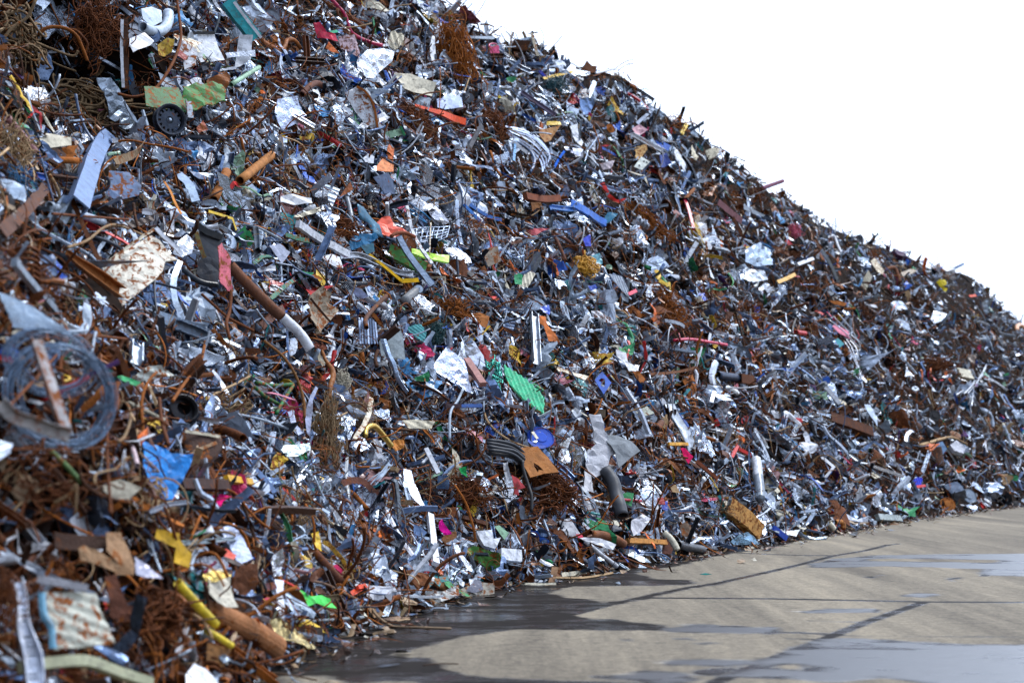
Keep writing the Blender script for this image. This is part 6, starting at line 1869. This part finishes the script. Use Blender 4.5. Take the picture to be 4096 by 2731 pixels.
S("green_crumple", "green and rust crumpled sheet|above the flat pan", "sheet", "13", "1900,345 2000,308 2130,350 2255,380 2265,492 2190,532 2100,482 1960,412", (.07, .2, .04), "worn", amp=.15, folds=9, fine=14, lift=.5)
S("white_block", "white square block|above the green and rust crumple", "block", "13", "2025,172 2170,158 2182,242 2252,228 2200,332 2100,302", "white", "paint", amp=.08, thick=.08, lift=.55)
S("white_box", "small white square box|right of the green and rust crumple", "box", "23", "-95,325 0,335 88,345 92,452 0,440 -92,430", "white", "paint", amp=.03, thick=.1, lift=.45)
S("mint_plate", "mint green plate|right of the white square block", "plate", "13", "2188,130 2232,118 2325,190 2280,252", "pale green*1.2", "paint", lift=.5)
o = B("red_bracket", "red-orange bracket|left of the rust-brown crumple", "bracket", "13", "878,748 940,710 1015,668", 48, "L", (.65, .07, .02), "paint", lift=.4)
B("bracket_tab", None, None, "13", "930,690 985,680", 40, "box", (.6, .06, .02), "paint", lift=.48, parent=o)
B("bent_rod", "tan rod bent in a loop|reaching onto the wet yard", "rod", "13", "1140,758 1055,815 1075,900 1140,975 1230,1035 1300,1052 1500,1058 1790,1068", 24, "tube", (.28, .2, .13), "rust", lift=.1)
B("grey_pole", "grey level pole|at the foot under the bright green sheet", "pole", "13", "355,1000 650,990 985,963", 30, "tube", (.27, .31, .33), "steel", lift=.35)
DISC("oval_pan", "pale oval pan|lying on the wet yard", "pan", "13", "808,1115", 88, (.42, .41, .38), "steel", hub=False, lift=.08, squash=.8, dish=-.25)
for lab, s, c in (("square brown board|at the wet edge by the looped rod", "1205,915 1290,840 1402,880 1342,955", (.14, .1, .055)), ("tan board|behind the looped tan rod", "1000,842 1080,850 1185,945 1080,970", (.33, .2, .11)), ("rusty brown triangular sheet|behind the looped rod's left", "535,745 560,638 655,745", (.27, .14, .09))):
    S("loose_board", lab, "board", "13", s, c, "board", amp=.04, lift=.22)
B("curved_rod", "dark tan curved rod|above the bright green sheet's right", "rod", "13", "465,620 640,660 800,740 935,800", 24, "rebar", (.16, .1, .07), "rust", lift=.5)
S("bent_surround", "crimson bent frame|right of the dark rusty pipe", "frame", "13", "700,485 750,475 830,550 805,575 740,520", (.45, .01, .08), "paint", amp=.08, lift=.5)
S("dark_leaf", "dark brown crumpled scrap|lying alone on the wet yard", "scrap", "13", "690,1372 745,1300 805,1258 875,1300 800,1322 750,1375", (.04, .025, .02), "cloth", amp=.2, folds=7, lift=.08)
B("yard_stick", "thin brown stick|lying on the yard at the bottom edge", "stick", "13", "0,1470 150,1475 300,1490 560,1540", 15, "tube", (.12, .075, .05), "board", lift=.02)
B("crimson_bar", "thin crimson bar|left of the bright green sheet", "bar", "13", "-10,812 140,792 290,752", 26, "tube", (.5, .015, .06), "paint", lift=.5)
S("maroon_sheet", "dark maroon panel|above the thin crimson bar", "panel", "13", "-10,665 170,640 192,700 20,742", (.1, .03, .035), "worn", lift=.5)
S("yard_shard", "tan flat splinter|at the wet edge by the looped rod's end", "splinter", "13", "1150,985 1300,950 1420,965 1250,1000", (.3, .2, .14), "board", lift=.1)
B("green_tuft", "short brown stick|lying alone on the dry concrete", "stick", "13", "1530,1405 1700,1388 1860,1390", 12, "tube", (.08, .05, .035), "board", lift=.02)
# ---- foot, right
o = S("white_sheet_bundle", "long white crumpled sheet with a red printed spot|at the foot", "sheet", "23", "408,102 512,78 592,190 642,240 790,268 922,332 890,385 790,335 600,245 490,222 430,172", (.72, .73, .77), "plastic", amp=.08, folds=9, fine=16, lift=.5)
S("red_print", None, None, "23", "585,200 640,195 655,232 610,235", (.6, .02, .06), "plastic", amp=.03, lift=.64, parent=o)
B("white_pole", "white pole|slanting down to the wet edge", "pole", "23", "678,270 820,390 965,495", 42, "tube", "white*.85", "paint", lift=.45)
B("rust_pipe", "crooked brown pipe|right of the long white crumpled sheet", "pipe", "23", "710,200 840,212 960,250 1025,292", 78, "pipe", (.2, .085, .045), "rust", lift=.45)
B("orange_plank", "orange-brown plank|above the wet edge", "plank", "23", "1060,262 1240,268 1412,278", 46, "box", (.42, .19, .05), "board", lift=.5)
B("steel_drum_tube", "dark steel tube|lying at the foot on the right", "tube", "23", "1525,298 1640,322 1752,345", 78, "pipe", (.1, .105, .115), "steel", lift=.3)
B("toothed_strip", "white toothed strip|curving down to the foot", "strip", "23", "1395,185 1450,235 1490,290 1515,345", 58, "rebar", "cream*1.1", "plastic", lift=.45)
S("tan_curl", "upright tan curl of sheet|at the wet edge", "curl", "23", "350,605 370,490 432,500 412,602 395,645 340,640", (.4, .23, .13), "board", amp=.08, curl=.5, lift=.25)
for lab, s, w, c in (("cream flat roll|right of the upright tan curl", "455,572 560,562 682,545", 38, "cream*.9"), ("long tan lath|along the wet edge", "300,598 620,602 800,580 925,555", 18, "tan*1.2"), ("white lath|at the wet edge under the tan curl", "70,655 250,660 405,655", 22, "cream*1.1")):
    B("loose_lath", lab, "lath", "23", s, w, "flat" if w > 20 else "box", c, "board", lift=.12)
S("white_folds", "white folded sheet|above the orange-brown plank", "sheet", "23", "1090,80 1160,40 1235,80 1180,180 1120,215 1095,150", (.7, .7, .76), "paint", amp=.12, folds=6, lift=.5)
S("silver_fold", "grey-silver folded sheet|right of the slanting white pole", "sheet", "23", "1010,320 1080,310 1180,390 1290,455 1180,465 1040,375", (.36, .41, .45), "metal", amp=.12, folds=6, lift=.35)
S("blue_crumple", "blue and pale green crumpled foil|at the foot on the right", "foil", "23", "2030,265 2080,205 2135,185 2222,268 2245,300 2060,295", (.2, .33, .45), "foil", amp=.13, folds=8, fine=13, lift=.35)
S("round_plate", "brown rounded plate|behind the dark steel tube", "plate", "23", "1540,120 1602,80 1658,160 1612,232 1558,212", (.2, .13, .085), "worn", lift=.45)
S("teal_rag", "teal scrap of net|lying on the dry concrete", "net", "23", "1722,568 1780,558 1835,566 1780,575", (.02, .2, .19), "cloth", amp=.05, lift=.03)
S("brown_hanging_plate", "dark brown hanging plate|beside the white toothed strip", "plate", "23", "1378,382 1412,228 1475,340 1462,382", (.09, .035, .025), "rust", lift=.4)
DISC("small_roll", "small brown roll end|above the long tan lath", "roll", "23", "800,525", 28, (.25, .14, .1), "board", lift=.2)
B("blue_plank", "cobalt blue plank|at the far foot of the heap", "plank", "33", "50,145 165,245", 52, "box", (.02, .07, .42), "paint", lift=.5)
S("white_body_part", "white and blue crumpled bodywork|at the far foot", "bodywork", "33", "568,60 640,38 800,80 885,68 892,112 700,92", (.66, .7, .8), "paint", amp=.12, folds=6, lift=.5)
B("rust_elbow", "orange rusty pipe elbow|left of the crumpled bodywork's end", "pipe", "33", "618,92 668,88 692,115 690,155", 44, "pipe", (.42, .17, .05), "rust", lift=.4)
B("cream_cone", "cream tapering pipe|left of the orange elbow", "pipe", "33", "555,95 608,158", 56, "pipe", "cream*1.1", "paint", lift=.4)
B("grey_block", "long grey block|at the far foot", "block", "33", "1005,45 1210,60", 54, "box", (.3, .35, .35), "paint", lift=.4)
S("white_scrap", "white torn wrapper|right of the cobalt blue plank", "wrapper", "33", "128,185 275,178 240,242 170,222", "white", "plastic", amp=.1, lift=.4)
B("grey_strip", "grey bent strip|lying at the far foot beside the wrapper", "strip", "33", "268,125 310,205 420,248 535,238", 34, "V", "pale grey", "metal", lift=.35)
# ------------------------------------------------------------------ where scrap lies
rs = np.random.default_rng(11)


def spots(n, wide=False, seed=0):
    """points spread over the heap, closer together where one stands close to it"""
    g = np.random.default_rng(seed)
    out = []
    while len(out) < n:
        e = EYE if (not wide or g.random() < .6) else EYE + np.array([g.choice([-1.5, 5.]), 0, 0])
        u, v = g.uniform(-420, 4450), g.uniform(-420, 2760)
        d = ray(u, v)
        h = bvh.ray_cast(Vector(e), Vector(d), 300)
        if h[0] is None or h[0][2] < 0.02:
            continue
        s = bvh_s.find_nearest(h[0], 5.0)
        nn = np.array(s[1])
        if any(np.linalg.norm(np.array(h[0]) - P0) < r0 * 1.1 for P0, r0 in HOLLOWS) and g.random() < .8:
            continue
        out.append((np.array(h[0]), nn if nn[2] > 0 else -nn, h[3]))
    # the ridge and the far side, thinly
    for i in range(n // 9 if wide else 0):
        t, p = g.uniform(-6, 170), g.uniform(9, 34)
        P = np.array([t * ET[0] + p * EP[0], t * ET[1] + p * EP[1]])
        h = bvh.ray_cast(Vector((P[0], P[1], 60)), Vector((0, 0, -1)), 100)
        if h[0] is not None and h[0][2] > .1:
            out.append((np.array(h[0]), np.array(h[1]) * (1 if h[1][2] > 0 else -1), np.linalg.norm(np.array(h[0]) - EYE)))
    return out


DOWN = None


def basis(n, g, tilt=.5, along=.45):
    """axes of a piece lying on a slope: x roughly down the slope or any way, z roughly off the slope"""
    z = unit(n + g.normal(0, tilt, 3))
    down = unit(np.array([0, 0, -1.0]) + n * n[2] + ET3 * .35)
    x = unit(down * along * g.choice([-1, 1]) + unit(g.normal(0, 1, 3)) * (1 - along * .45))
    x = unit(x - (x @ z) * z)
    return np.stack([x, np.cross(z, x), z], 1)


ET3 = np.array([ET[0], ET[1], 0])


# what has been built piece by piece stays on top: loose litter is not thrown over it
lv_, lf_, k_ = [], [], 0
bpy.context.view_layer.update()
for o_ in SC.objects:
    if o_.type == "MESH" and o_.get("category") or o_.parent is not None:
        if o_.data.name.split(".")[0] in ("wire_tangle", "bar_tangle", "wire_coil", "coil_loop", "wire_ball", "wire_thicket", "root_tangle"):
            continue
        mw_ = np.array(o_.matrix_world)
        co_ = np.empty(len(o_.data.vertices) * 3)
        o_.data.vertices.foreach_get("co", co_)
        lv_.append(co_.reshape(-1, 3) @ mw_[:3, :3].T + mw_[:3, 3])
        lf_ += [[i + k_ for i in p_.vertices] for p_ in o_.data.polygons]
        k_ += len(lv_[-1])
land_bvh = BVHTree.FromPolygons([tuple(v) for v in np.vstack(lv_)], lf_)


def in_front(Q, slack=1.2):
    """does any of these points lie just in front of a piece built singly?"""
    for q in Q:
        w = q - EYE
        d = np.linalg.norm(w)
        h = land_bvh.ray_cast(Vector(q), Vector(w / d), slack)
        if h[0] is not None:
            return True
    return False


class Stuff:
    def __init__(self):
        self.V, self.F, self.C, self.n = [], [], [], 0

    def put(self, temps, sp, g, size, off, tilt, along, colour, stretch=(.7, 1.5), thin=None):
        by = g.integers(0, len(temps), len(sp))
        for k, (V, F) in enumerate(temps):
            idx = np.nonzero(by == k)[0]
            if not len(idx):
                continue
            F = np.asarray(F)
            R = np.array([basis(sp[i][1], g, tilt, along) for i in idx])
            s = np.array([size_at(sp[i][2]) for i in idx]) * np.minimum(g.lognormal(math.log(size), .38, len(idx)), size * 1.8)
            sc = np.stack([s * g.uniform(*stretch, len(idx)), s, s], 1)
            if thin is not None:
                sc[:, 1:] = np.array([size_at(sp[i][2]) for i in idx])[:, None] * thin
            loc = np.array([sp[i][0] + sp[i][1] * g.uniform(*off) * size_at(sp[i][2]) for i in idx])
            P = np.einsum("nij,nvj->nvi", R, V[None] * sc[:, None, :]) + loc[:, None, :]
            P[:, :, 2] = np.maximum(P[:, :, 2], 0.012)
            vs = np.linspace(0, len(V) - 1, 6).astype(int)
            ok = np.array([g.random() < .1 or not in_front(Q[vs]) for Q in P])
            P, idx = P[ok], idx[ok]
            if not len(idx):
                continue
            self.V.append(P.reshape(-1, 3))
            self.F.append((F[None] + (np.arange(len(idx)) * len(V))[:, None, None]).reshape(-1, 4) + self.n)
            c = np.array([colour(sp[i][0], g) for i in idx])
            self.C.append(np.repeat(c, len(V), axis=0))
            self.n += P.shape[0] * P.shape[1]

    def build(self, name, m, label, smooth=False):
        me = fast_mesh(name, np.vstack(self.V), np.vstack(self.F), np.vstack(self.C), smooth)
        me.materials.append(m)
        o = bpy.data.objects.new(name, me)
        COL.objects.link(o)
        o["kind"] = "stuff"
        o["label"] = label
        return o


def rusty_here(p):
    t, q = p[:2] @ ET, p[2]
    near_end = 1.0 * float(smooth01((15.5 - t) / 4))      # near end: mostly bars and wire, rust share raised further as painted shade
    return float(vnoise(np.array([t / 3.2]), np.array([q / 2.6]), 9)[0]) + near_end


def col_sheet(p, g):
    r = rusty_here(p)
    x = g.random()
    if x < .075:
        c, a = PAL[pick(g, BRIGHT)], 0.0
    elif x < .075 + .16 + .26 * r:
        c, a = PAL[pick(g, RUST)], 0.0
    else:
        k = pick(g, SILV)
        c, a = PAL[k], (0.0 if k == "white" else g.choice([0, .5, .85]))
    return (*np.clip(np.array(c) * g.uniform(.6, 1.2), 0, .85), a)


def col_strip(p, g):
    r = rusty_here(p)
    if g.random() < .2 + .3 * r:
        return (*np.array(PAL[pick(g, RUST)]) * g.uniform(.6, 1.3), 0.0)
    if g.random() < .06:
        return (*PAL[pick(g, BRIGHT)], 0.0)
    k = pick(g, SILV)
    return (*np.clip(np.array(PAL[k]) * g.uniform(.6, 1.25), 0, .85), g.choice([0, .4, .8]))


def col_rust(p, g):
    return (*np.array(PAL[pick(g, RUST)]) * g.uniform(.6, 1.7), 0.0)


def col_rod(p, g):
    if g.random() < .32 - .2 * rusty_here(p):
        return (*np.array(PAL[pick(g, SILV)]) * g.uniform(.5, 1.1), .3)
    return col_rust(p, g)


def rim(n, seed):
    """spots on the yard just outside the foot of the heap"""
    g = np.random.default_rng(seed)
    seg = foot[5:24]
    ln = np.r_[0, np.cumsum(np.linalg.norm(np.diff(seg, axis=0), axis=1))]
    out = []
    for s in g.random(n) ** 1.3 * min(ln[-1], 75):
        p = np.array([np.interp(s, ln, seg[:, 0]), np.interp(s, ln, seg[:, 1])]) - EP * min(g.exponential(.28), 1.8)
        out.append((np.array([p[0], p[1], .02]), np.array([0, 0, 1.0]), float(np.hypot(*p))))
    return out


def col_rim(p, g):
    k = pick(g, {"rust brown": 3, "dark brown": 3, "tan": 2.5, "dark grey": 2, "pale grey": 1, "cream": .8, "white": .25})
    return (*np.array(PAL[k]) * g.uniform(.5, 1.0), 0.0)


m_attr = scrap_mat("mixed_scrap_metal", rough=.34, rust=.22, dirt=.4, attr=True, bump=.3)
m_rod = scrap_mat("rusty_wire_metal", spec=.12, rough=.65, rust=.1, dirt=.3, attr=True, bump=0)
gT = np.random.default_rng(3)
sheets = [only_quads(*t_sheet(gT, 7, 4, gT.uniform(.22, .65), gT.uniform(.2, .42))) for _ in range(18)]
flakes = [only_quads(*t_sheet(gT, 3, 2)) for _ in range(10)]
strips = [only_quads(*t_strip(gT)) for _ in range(16)]
shreds = [only_quads(*t_strip(gT, 6, gT.uniform(.09, .26))) for _ in range(14)]
rods = [only_quads(*t_rod(gT, 9, .0105, .14)) for _ in range(16)]
wires = [only_quads(*t_rod(gT, 16, .006, .3, 3)) for _ in range(16)]
boxes = [only_quads(*t_box(gT)) for _ in range(6)]
profs = [only_quads(*t_profile(gT, k, .09, 5)) for k in ("L", "U", "flat", "box", "L", "U")]
gS = np.random.default_rng(21)
st = Stuff()
st.put(sheets, spots(int(4600 * DENS), True, 1), gS, .36, (-.08, .10), .55, .4, col_sheet)
st.put(flakes, spots(int(3600 * DENS), True, 2), gS, .19, (-.02, .22), .9, .3, col_sheet)
st.put(boxes, spots(int(500 * DENS), True, 3), gS, .5, (-.05, .08), .5, .4, col_sheet)
st.put(flakes, rim(700, 32), gS, .11, (.0, .015), .2, .1, col_rim)
st.build("sheet_scrap_litter", m_attr, "countless small torn shreds of sheet metal all over the heap")
st = Stuff()
st.put(strips, spots(int(9000 * DENS), True, 4), gS, .5, (-.05, .2), .45, .6, col_strip)
st.put(shreds, spots(int(7000 * DENS), True, 8), gS, .27, (-.02, .24), .7, .5, col_strip)
st.put(profs, spots(int(1500 * DENS), True, 5), gS, .7, (-.02, .16), .4, .6, col_strip)
st.put(strips[:8], rim(380, 31), gS, .3, (.0, .02), .15, .1, col_rim)
st.build("strip_scrap_litter", m_attr, "countless small bent strips and offcuts all over the heap")
st = Stuff()
st.put(rods, spots(int(6000 * DENS), True, 6), gS, .7, (.0, .26), .35, .5, col_rod, (.7, 1.6))
st.put(rods, rim(220, 33), gS, .4, (.01, .02), .06, .1, col_rust)
st.build("rod_scrap_litter", m_rod, "countless thin rusty rods strewn all over the heap", True)
st = Stuff()
st.put(wires, spots(int(11000 * DENS), True, 7), gS, .6, (.0, .3), .6, .3, col_rust, (.7, 1.4))
st.build("wire_scrap_litter", m_rod, "countless curly rusty wires strewn all over the heap", True)
# ------------------------------------------------------------------ single pieces of ordinary scrap, largest first, each an object with a label of its own
gI = np.random.default_rng(77)
NAMES_PX = np.array([p for _, p in LM])
NAMES = [s for s, _ in LM]
used_labels = {lab for lab in (o.get("label") for o in SC.objects) if lab}


def where(px):
    """what one can find next to this place, nearest first"""
    d = np.hypot(*(NAMES_PX - px).T)
    for i in np.argsort(d)[:9]:
        dx, dy = px - NAMES_PX[i]
        rel = ("right of" if dx > 0 else "left of") if abs(dx) > abs(dy) * 1.2 else ("below" if dy > 0 else "above")
        yield ("just " if d[i] < 90 else "") + rel + " the " + NAMES[i]


def label_for(size, col, adj, noun, px):
    first = None
    for w in where(px):
        for bits in ((size, col, adj, noun), (col, adj, noun)):
            lab = " ".join([b for b in bits if b] + [w])
            if len(lab.replace(",", " ").split()) > 16:
                continue
            first = first or lab
            if lab not in used_labels:
                used_labels.add(lab)
                return lab
    return first


def mesh_set(kind, k, fn, smooth=False):
    out = []
    for i in range(k):
        V, F = fn(gI)
        me = new_mesh(kind, V, F, smooth)
        me.materials.append(mat("paint"))
        out.append(me)
    return out


ADJ = {"sheet": ["creased", "torn", "folded", "ragged", "dented", "bent"], "strip": ["bent", "twisted", "kinked", "curled"], "rod": ["bent", "crooked", "curved", "hooked"],
       "bar": ["bent", "skewed", "short", "battered"], "pipe": ["open", "bent", "dented", "broken"], "box": ["crushed", "battered", "dented"], "foil": ["crumpled", "wrinkled", "crinkled"], "wire": ["tangled", "loose", "curly", "matted"]}
# name, noun, category, adjectives, shapes, how many, size, spread off the slope, along, palette, material, group
KINDS_ = [
    ("metal_sheet_scrap", "sheet scrap", "sheet", mesh_set("metal_sheet_scrap", 16, lambda g: t_sheet(g, 9, 6, g.uniform(.25, .8), g.uniform(.2, .45), .008)), 300, .62, (.06, .2), .4, SILV, ("metal", "steel", "paint"), "grey and white sheet scraps on the heap"),
    ("painted_sheet_scrap", "painted sheet scrap", "sheet", mesh_set("painted_sheet_scrap", 12, lambda g: t_sheet(g, 7, 5, None, g.uniform(.12, .35), .008)), 210, .44, (.1, .24), .4, BRIGHT, ("paint", "plastic", "worn"), "coloured sheet scraps on the heap"),
    ("rusty_plate_scrap", "rusty plate", "sheet", mesh_set("rusty_plate_scrap", 12, lambda g: t_sheet(g, 6, 5, None, g.uniform(.08, .25), .012)), 210, .52, (.06, .2), .4, RUST, ("rust", "worn", "rust"), "rusty plates on the heap"),
    ("metal_strip", "metal strip", "strip", mesh_set("metal_strip", 18, lambda g: t_strip(g, 14, None, None, .006)), 300, 1.0, (.08, .25), .65, SILV, ("metal", "steel", "paint"), "bent metal strips on the heap"),
    ("painted_strip", "painted strip", "strip", mesh_set("painted_strip", 10, lambda g: t_strip(g, 12, g.uniform(.05, .09), None, .006)), 120, .7, (.1, .28), .65, BRIGHT, ("paint", "plastic"), "coloured strips on the heap"),
    ("rusty_strip", "rusty strip", "strip", mesh_set("rusty_strip", 12, lambda g: t_strip(g, 12, None, None, .008)), 160, .75, (.08, .25), .6, RUST, ("rust",), "rusty strips on the heap"),
    ("rusty_rod", "rusty rod", "rod", mesh_set("rusty_rod", 18, lambda g: t_rod(g, 16, g.uniform(.009, .016), g.uniform(.05, .2), 7), True), 300, 1.15, (.14, .34), .5, RUST, ("rust",), "bent rusty rods on the heap"),
    ("thin_tube", "thin tube", "rod", mesh_set("thin_tube", 14, lambda g: t_rod(g, 14, g.uniform(.012, .02), g.uniform(.02, .12), 8), True), 190, .9, (.12, .3), .6, SILV, ("paint", "steel"), "thin pale tubes on the heap"),
    ("channel_piece", "channel piece", "bar", mesh_set("channel_piece", 14, lambda g: t_profile(g, g.choice(["L", "U", "N", "V", "box"]), g.uniform(.05, .11), 8, .04)), 230, .85, (.08, .24), .65, {**SILV, "rust brown": 2, "orange rust": 1.2}, ("steel", "paint", "metal"), "bent channel and angle pieces on the heap"),
    ("pipe_piece", "pipe piece", "pipe", mesh_set("pipe_piece", 10, lambda g: t_pipe(g, g.uniform(.03, .06)), True), 110, .7, (.06, .2), .6, {"rust brown": 4, "orange rust": 3, "dark grey": 1.5, "pale grey": 2, "tan": 1}, ("rust", "steel"), "short pipe pieces on the heap"),
    ("crushed_box", "metal box", "box", mesh_set("crushed_box", 10, lambda g: t_box(g, (.55, g.uniform(.25, .45), g.uniform(.15, .3)), .13)), 130, .62, (.0, .12), .4, {**SILV, "cream": 2, "rust brown": 2, "blue": .5, "green": .5}, ("paint", "steel", "worn"), "crushed boxes and casings on the heap"),
    ("foil_scrap", "foil scrap", "foil", mesh_set("foil_scrap", 12, lambda g: t_sheet(g, 11, 9, g.uniform(.4, .8), .30, .006)), 170, .55, (.1, .24), .4, {"silver": 3, "white": 3}, ("foil",), "crumpled foil scraps on the heap"),
    ("corrugated_scrap", "corrugated scrap", "sheet", mesh_set("corrugated_scrap", 6, lambda g: t_corr(g)), 50, .55, (.08, .2), .5, {**SILV, "cream": 3}, ("paint", "steel"), "corrugated scraps on the heap"),
    ("wire_bunch", "wire bunch", "wire", mesh_set("wire_bunch", 10, lambda g: t_tangle(g, 24, .007), True), 120, .95, (.06, .2), .4, {"rust brown": 5, "orange rust": 3, "dark brown": 1.5, "tan": 1.2, "pale grey": .6}, ("rust",), "bunches of rusty wire on the heap"),
    ("wire_loop", "wire", "rod", mesh_set("wire_loop", 14, lambda g: t_rod(g, 26, .007, g.uniform(.2, .45), 5), True), 230, 1.1, (.16, .36), .3, {**RUST, "pale grey": 1.5}, ("rust",), "looping loose wires on the heap"),
    ("cable_piece", "cable", "rod", mesh_set("cable_piece", 8, lambda g: t_rod(g, 20, .016, g.uniform(.15, .3), 8), True), 60, .9, (.14, .3), .3, {"black": 4, "dark grey": 3, "blue grey": 1}, ("rubber", "plastic"), "black and grey cable pieces on the heap"),
    ("round_disc", "round disc", "sheet", mesh_set("round_disc", 4, lambda g: t_disc(g, dish=g.uniform(.01, .05))), 26, 1.0, (.12, .24), .3, {"rust brown": 3, "dark grey": 2, "pale grey": 2}, ("rust", "steel"), "round discs on the heap"),
    ("spring_coil", "coil spring", "rod", mesh_set("spring_coil", 2, lambda g: t_coil(g), True), 14, 1.0, (.12, .24), .4, {"dark grey": 3, "rust brown": 2}, ("steel",), "coil springs on the heap"),
]
made, VS = [], {}
from mathutils import Matrix
for name, noun, cat, meshes, count, size, off, along, pal, mk, group in KINDS_:
    got = 0
    while got < count:
        u, v = gI.uniform(-30, 4120), gI.uniform(-30, 2700)
        h = bvh.ray_cast(Vector(EYE), Vector(ray(u, v)), 300)
        if h[0] is None or h[0][2] < .05:
            continue
        p, s = np.array(h[0]), bvh_s.find_nearest(h[0], 5.0)
        n = np.array(s[1]) * (1 if s[1][2] > 0 else -1)
        if any(np.linalg.norm(p - P0) < r0 * 1.05 for P0, r0 in HOLLOWS) and gI.random() < .8:
            continue
        if cat in ("rod", "bar") and p[:2] @ EP > 21 and gI.random() < .6:
            continue
        if p[:2] @ ET < 14.5 and cat in ("sheet", "foil", "box") and "rust" not in name and gI.random() < .72:  # fewer flat chips here, thinned further to darken the near end like shade
            continue
        if "rust" in name or "wire" in name:
            if gI.random() > .62 + .5 * rusty_here(p):
                continue
        R = basis(n, gI, .38, along)
        sc = .92 * size * size_at(h[3]) ** .8 * min(gI.lognormal(0, .3), 1.6)
        me_ = meshes[gI.integers(0, len(meshes))]
        o = bpy.data.objects.new(name, me_)
        M = R * sc
        if cat in ("rod", "strip"):        # keep the gauge, vary the length
            M = R * np.array([sc * gI.uniform(.8, 1.5), sc * gI.uniform(.8, 1.1), sc])
        q = p + n * gI.uniform(*off) * size_at(h[3])
        if id(me_) not in VS:
            VS[id(me_)] = np.array([v.co[:] for v in me_.vertices])[np.linspace(0, len(me_.vertices) - 1, 14).astype(int)]
        if sum(in_front([x]) for x in VS[id(me_)] @ M.T + q) > (1 if gI.random() < .8 else 4):
            bpy.data.objects.remove(o)
            continue
        got += 1
        COL.objects.link(o)
        o.matrix_world = Matrix(((*M[0], q[0]), (*M[1], q[1]), (*M[2], q[2]), (0, 0, 0, 1)))
        cname = pick(gI, pal)
        o.color = (*np.clip(np.array(PAL[cname]) * gI.uniform(.75, 1.2), 0, .85), 1)
        m = mk[gI.integers(0, len(mk))]
        if cname in ("white", "cream") and m in ("metal", "steel"):
            m = "paint"
        if cname in ("rust brown", "orange rust", "dark brown", "tan"):
            m = "rust"
        o.material_slots[0].link = "OBJECT"
        o.material_slots[0].material = mat(m)
        o["kind"] = "thing"
        o["category"], o["group"] = noun.split()[-1] if noun != "metal box" else "box", group
        made.append((o, noun, cat, cname, h[3], sc))
# leave out those of which nothing shows
bpy.context.view_layer.update()
dg = bpy.context.evaluated_depsgraph_get()
kept = 0
for o, noun, cat, cname, dist, sc in made:
    me, mw = o.data, o.matrix_world
    nf = len(me.polygons)
    seen = 0
    for k in range(9):
        if seen > 1 or (k > 5 and not seen):
            break
        c = mw @ me.polygons[(k * (nf // 9 + 1) + 3) % nf].center
        d = c - Vector(EYE)
        ok, loc, _n, _i, hit, _m = SC.ray_cast(dg, Vector(EYE), d.normalized(), distance=d.length + .5)
        seen += bool(ok and hit is not None and hit.original == o)
    u, v, _z = to_px(np.array(mw.translation))
    if seen < 2 or not (0 < u < 4096 and 0 < v < 2731):
        bpy.data.objects.remove(o)
        continue
    kept += 1
    app = sc * FX / dist
    size = ("long" if cat in ("rod", "strip", "bar", "pipe") else "large") if app > 190 else ("small" if app < 75 else None)
    cw = cname.replace("rust brown", "brown").replace("orange rust", "orange-brown").replace("dark brown", "dark brown")
    if noun.startswith("rusty") and "brown" in cw:
        cw = {"brown": "mid-brown", "orange-brown": "orange", "dark brown": "dark"}[cw]
    lab = label_for(size, cw, str(gI.choice(ADJ[cat])), noun, np.array([u, v]))
    o["label"] = lab or (cw + " " + noun + " lying loose on the heap")
print("kept", kept, "of", len(made))
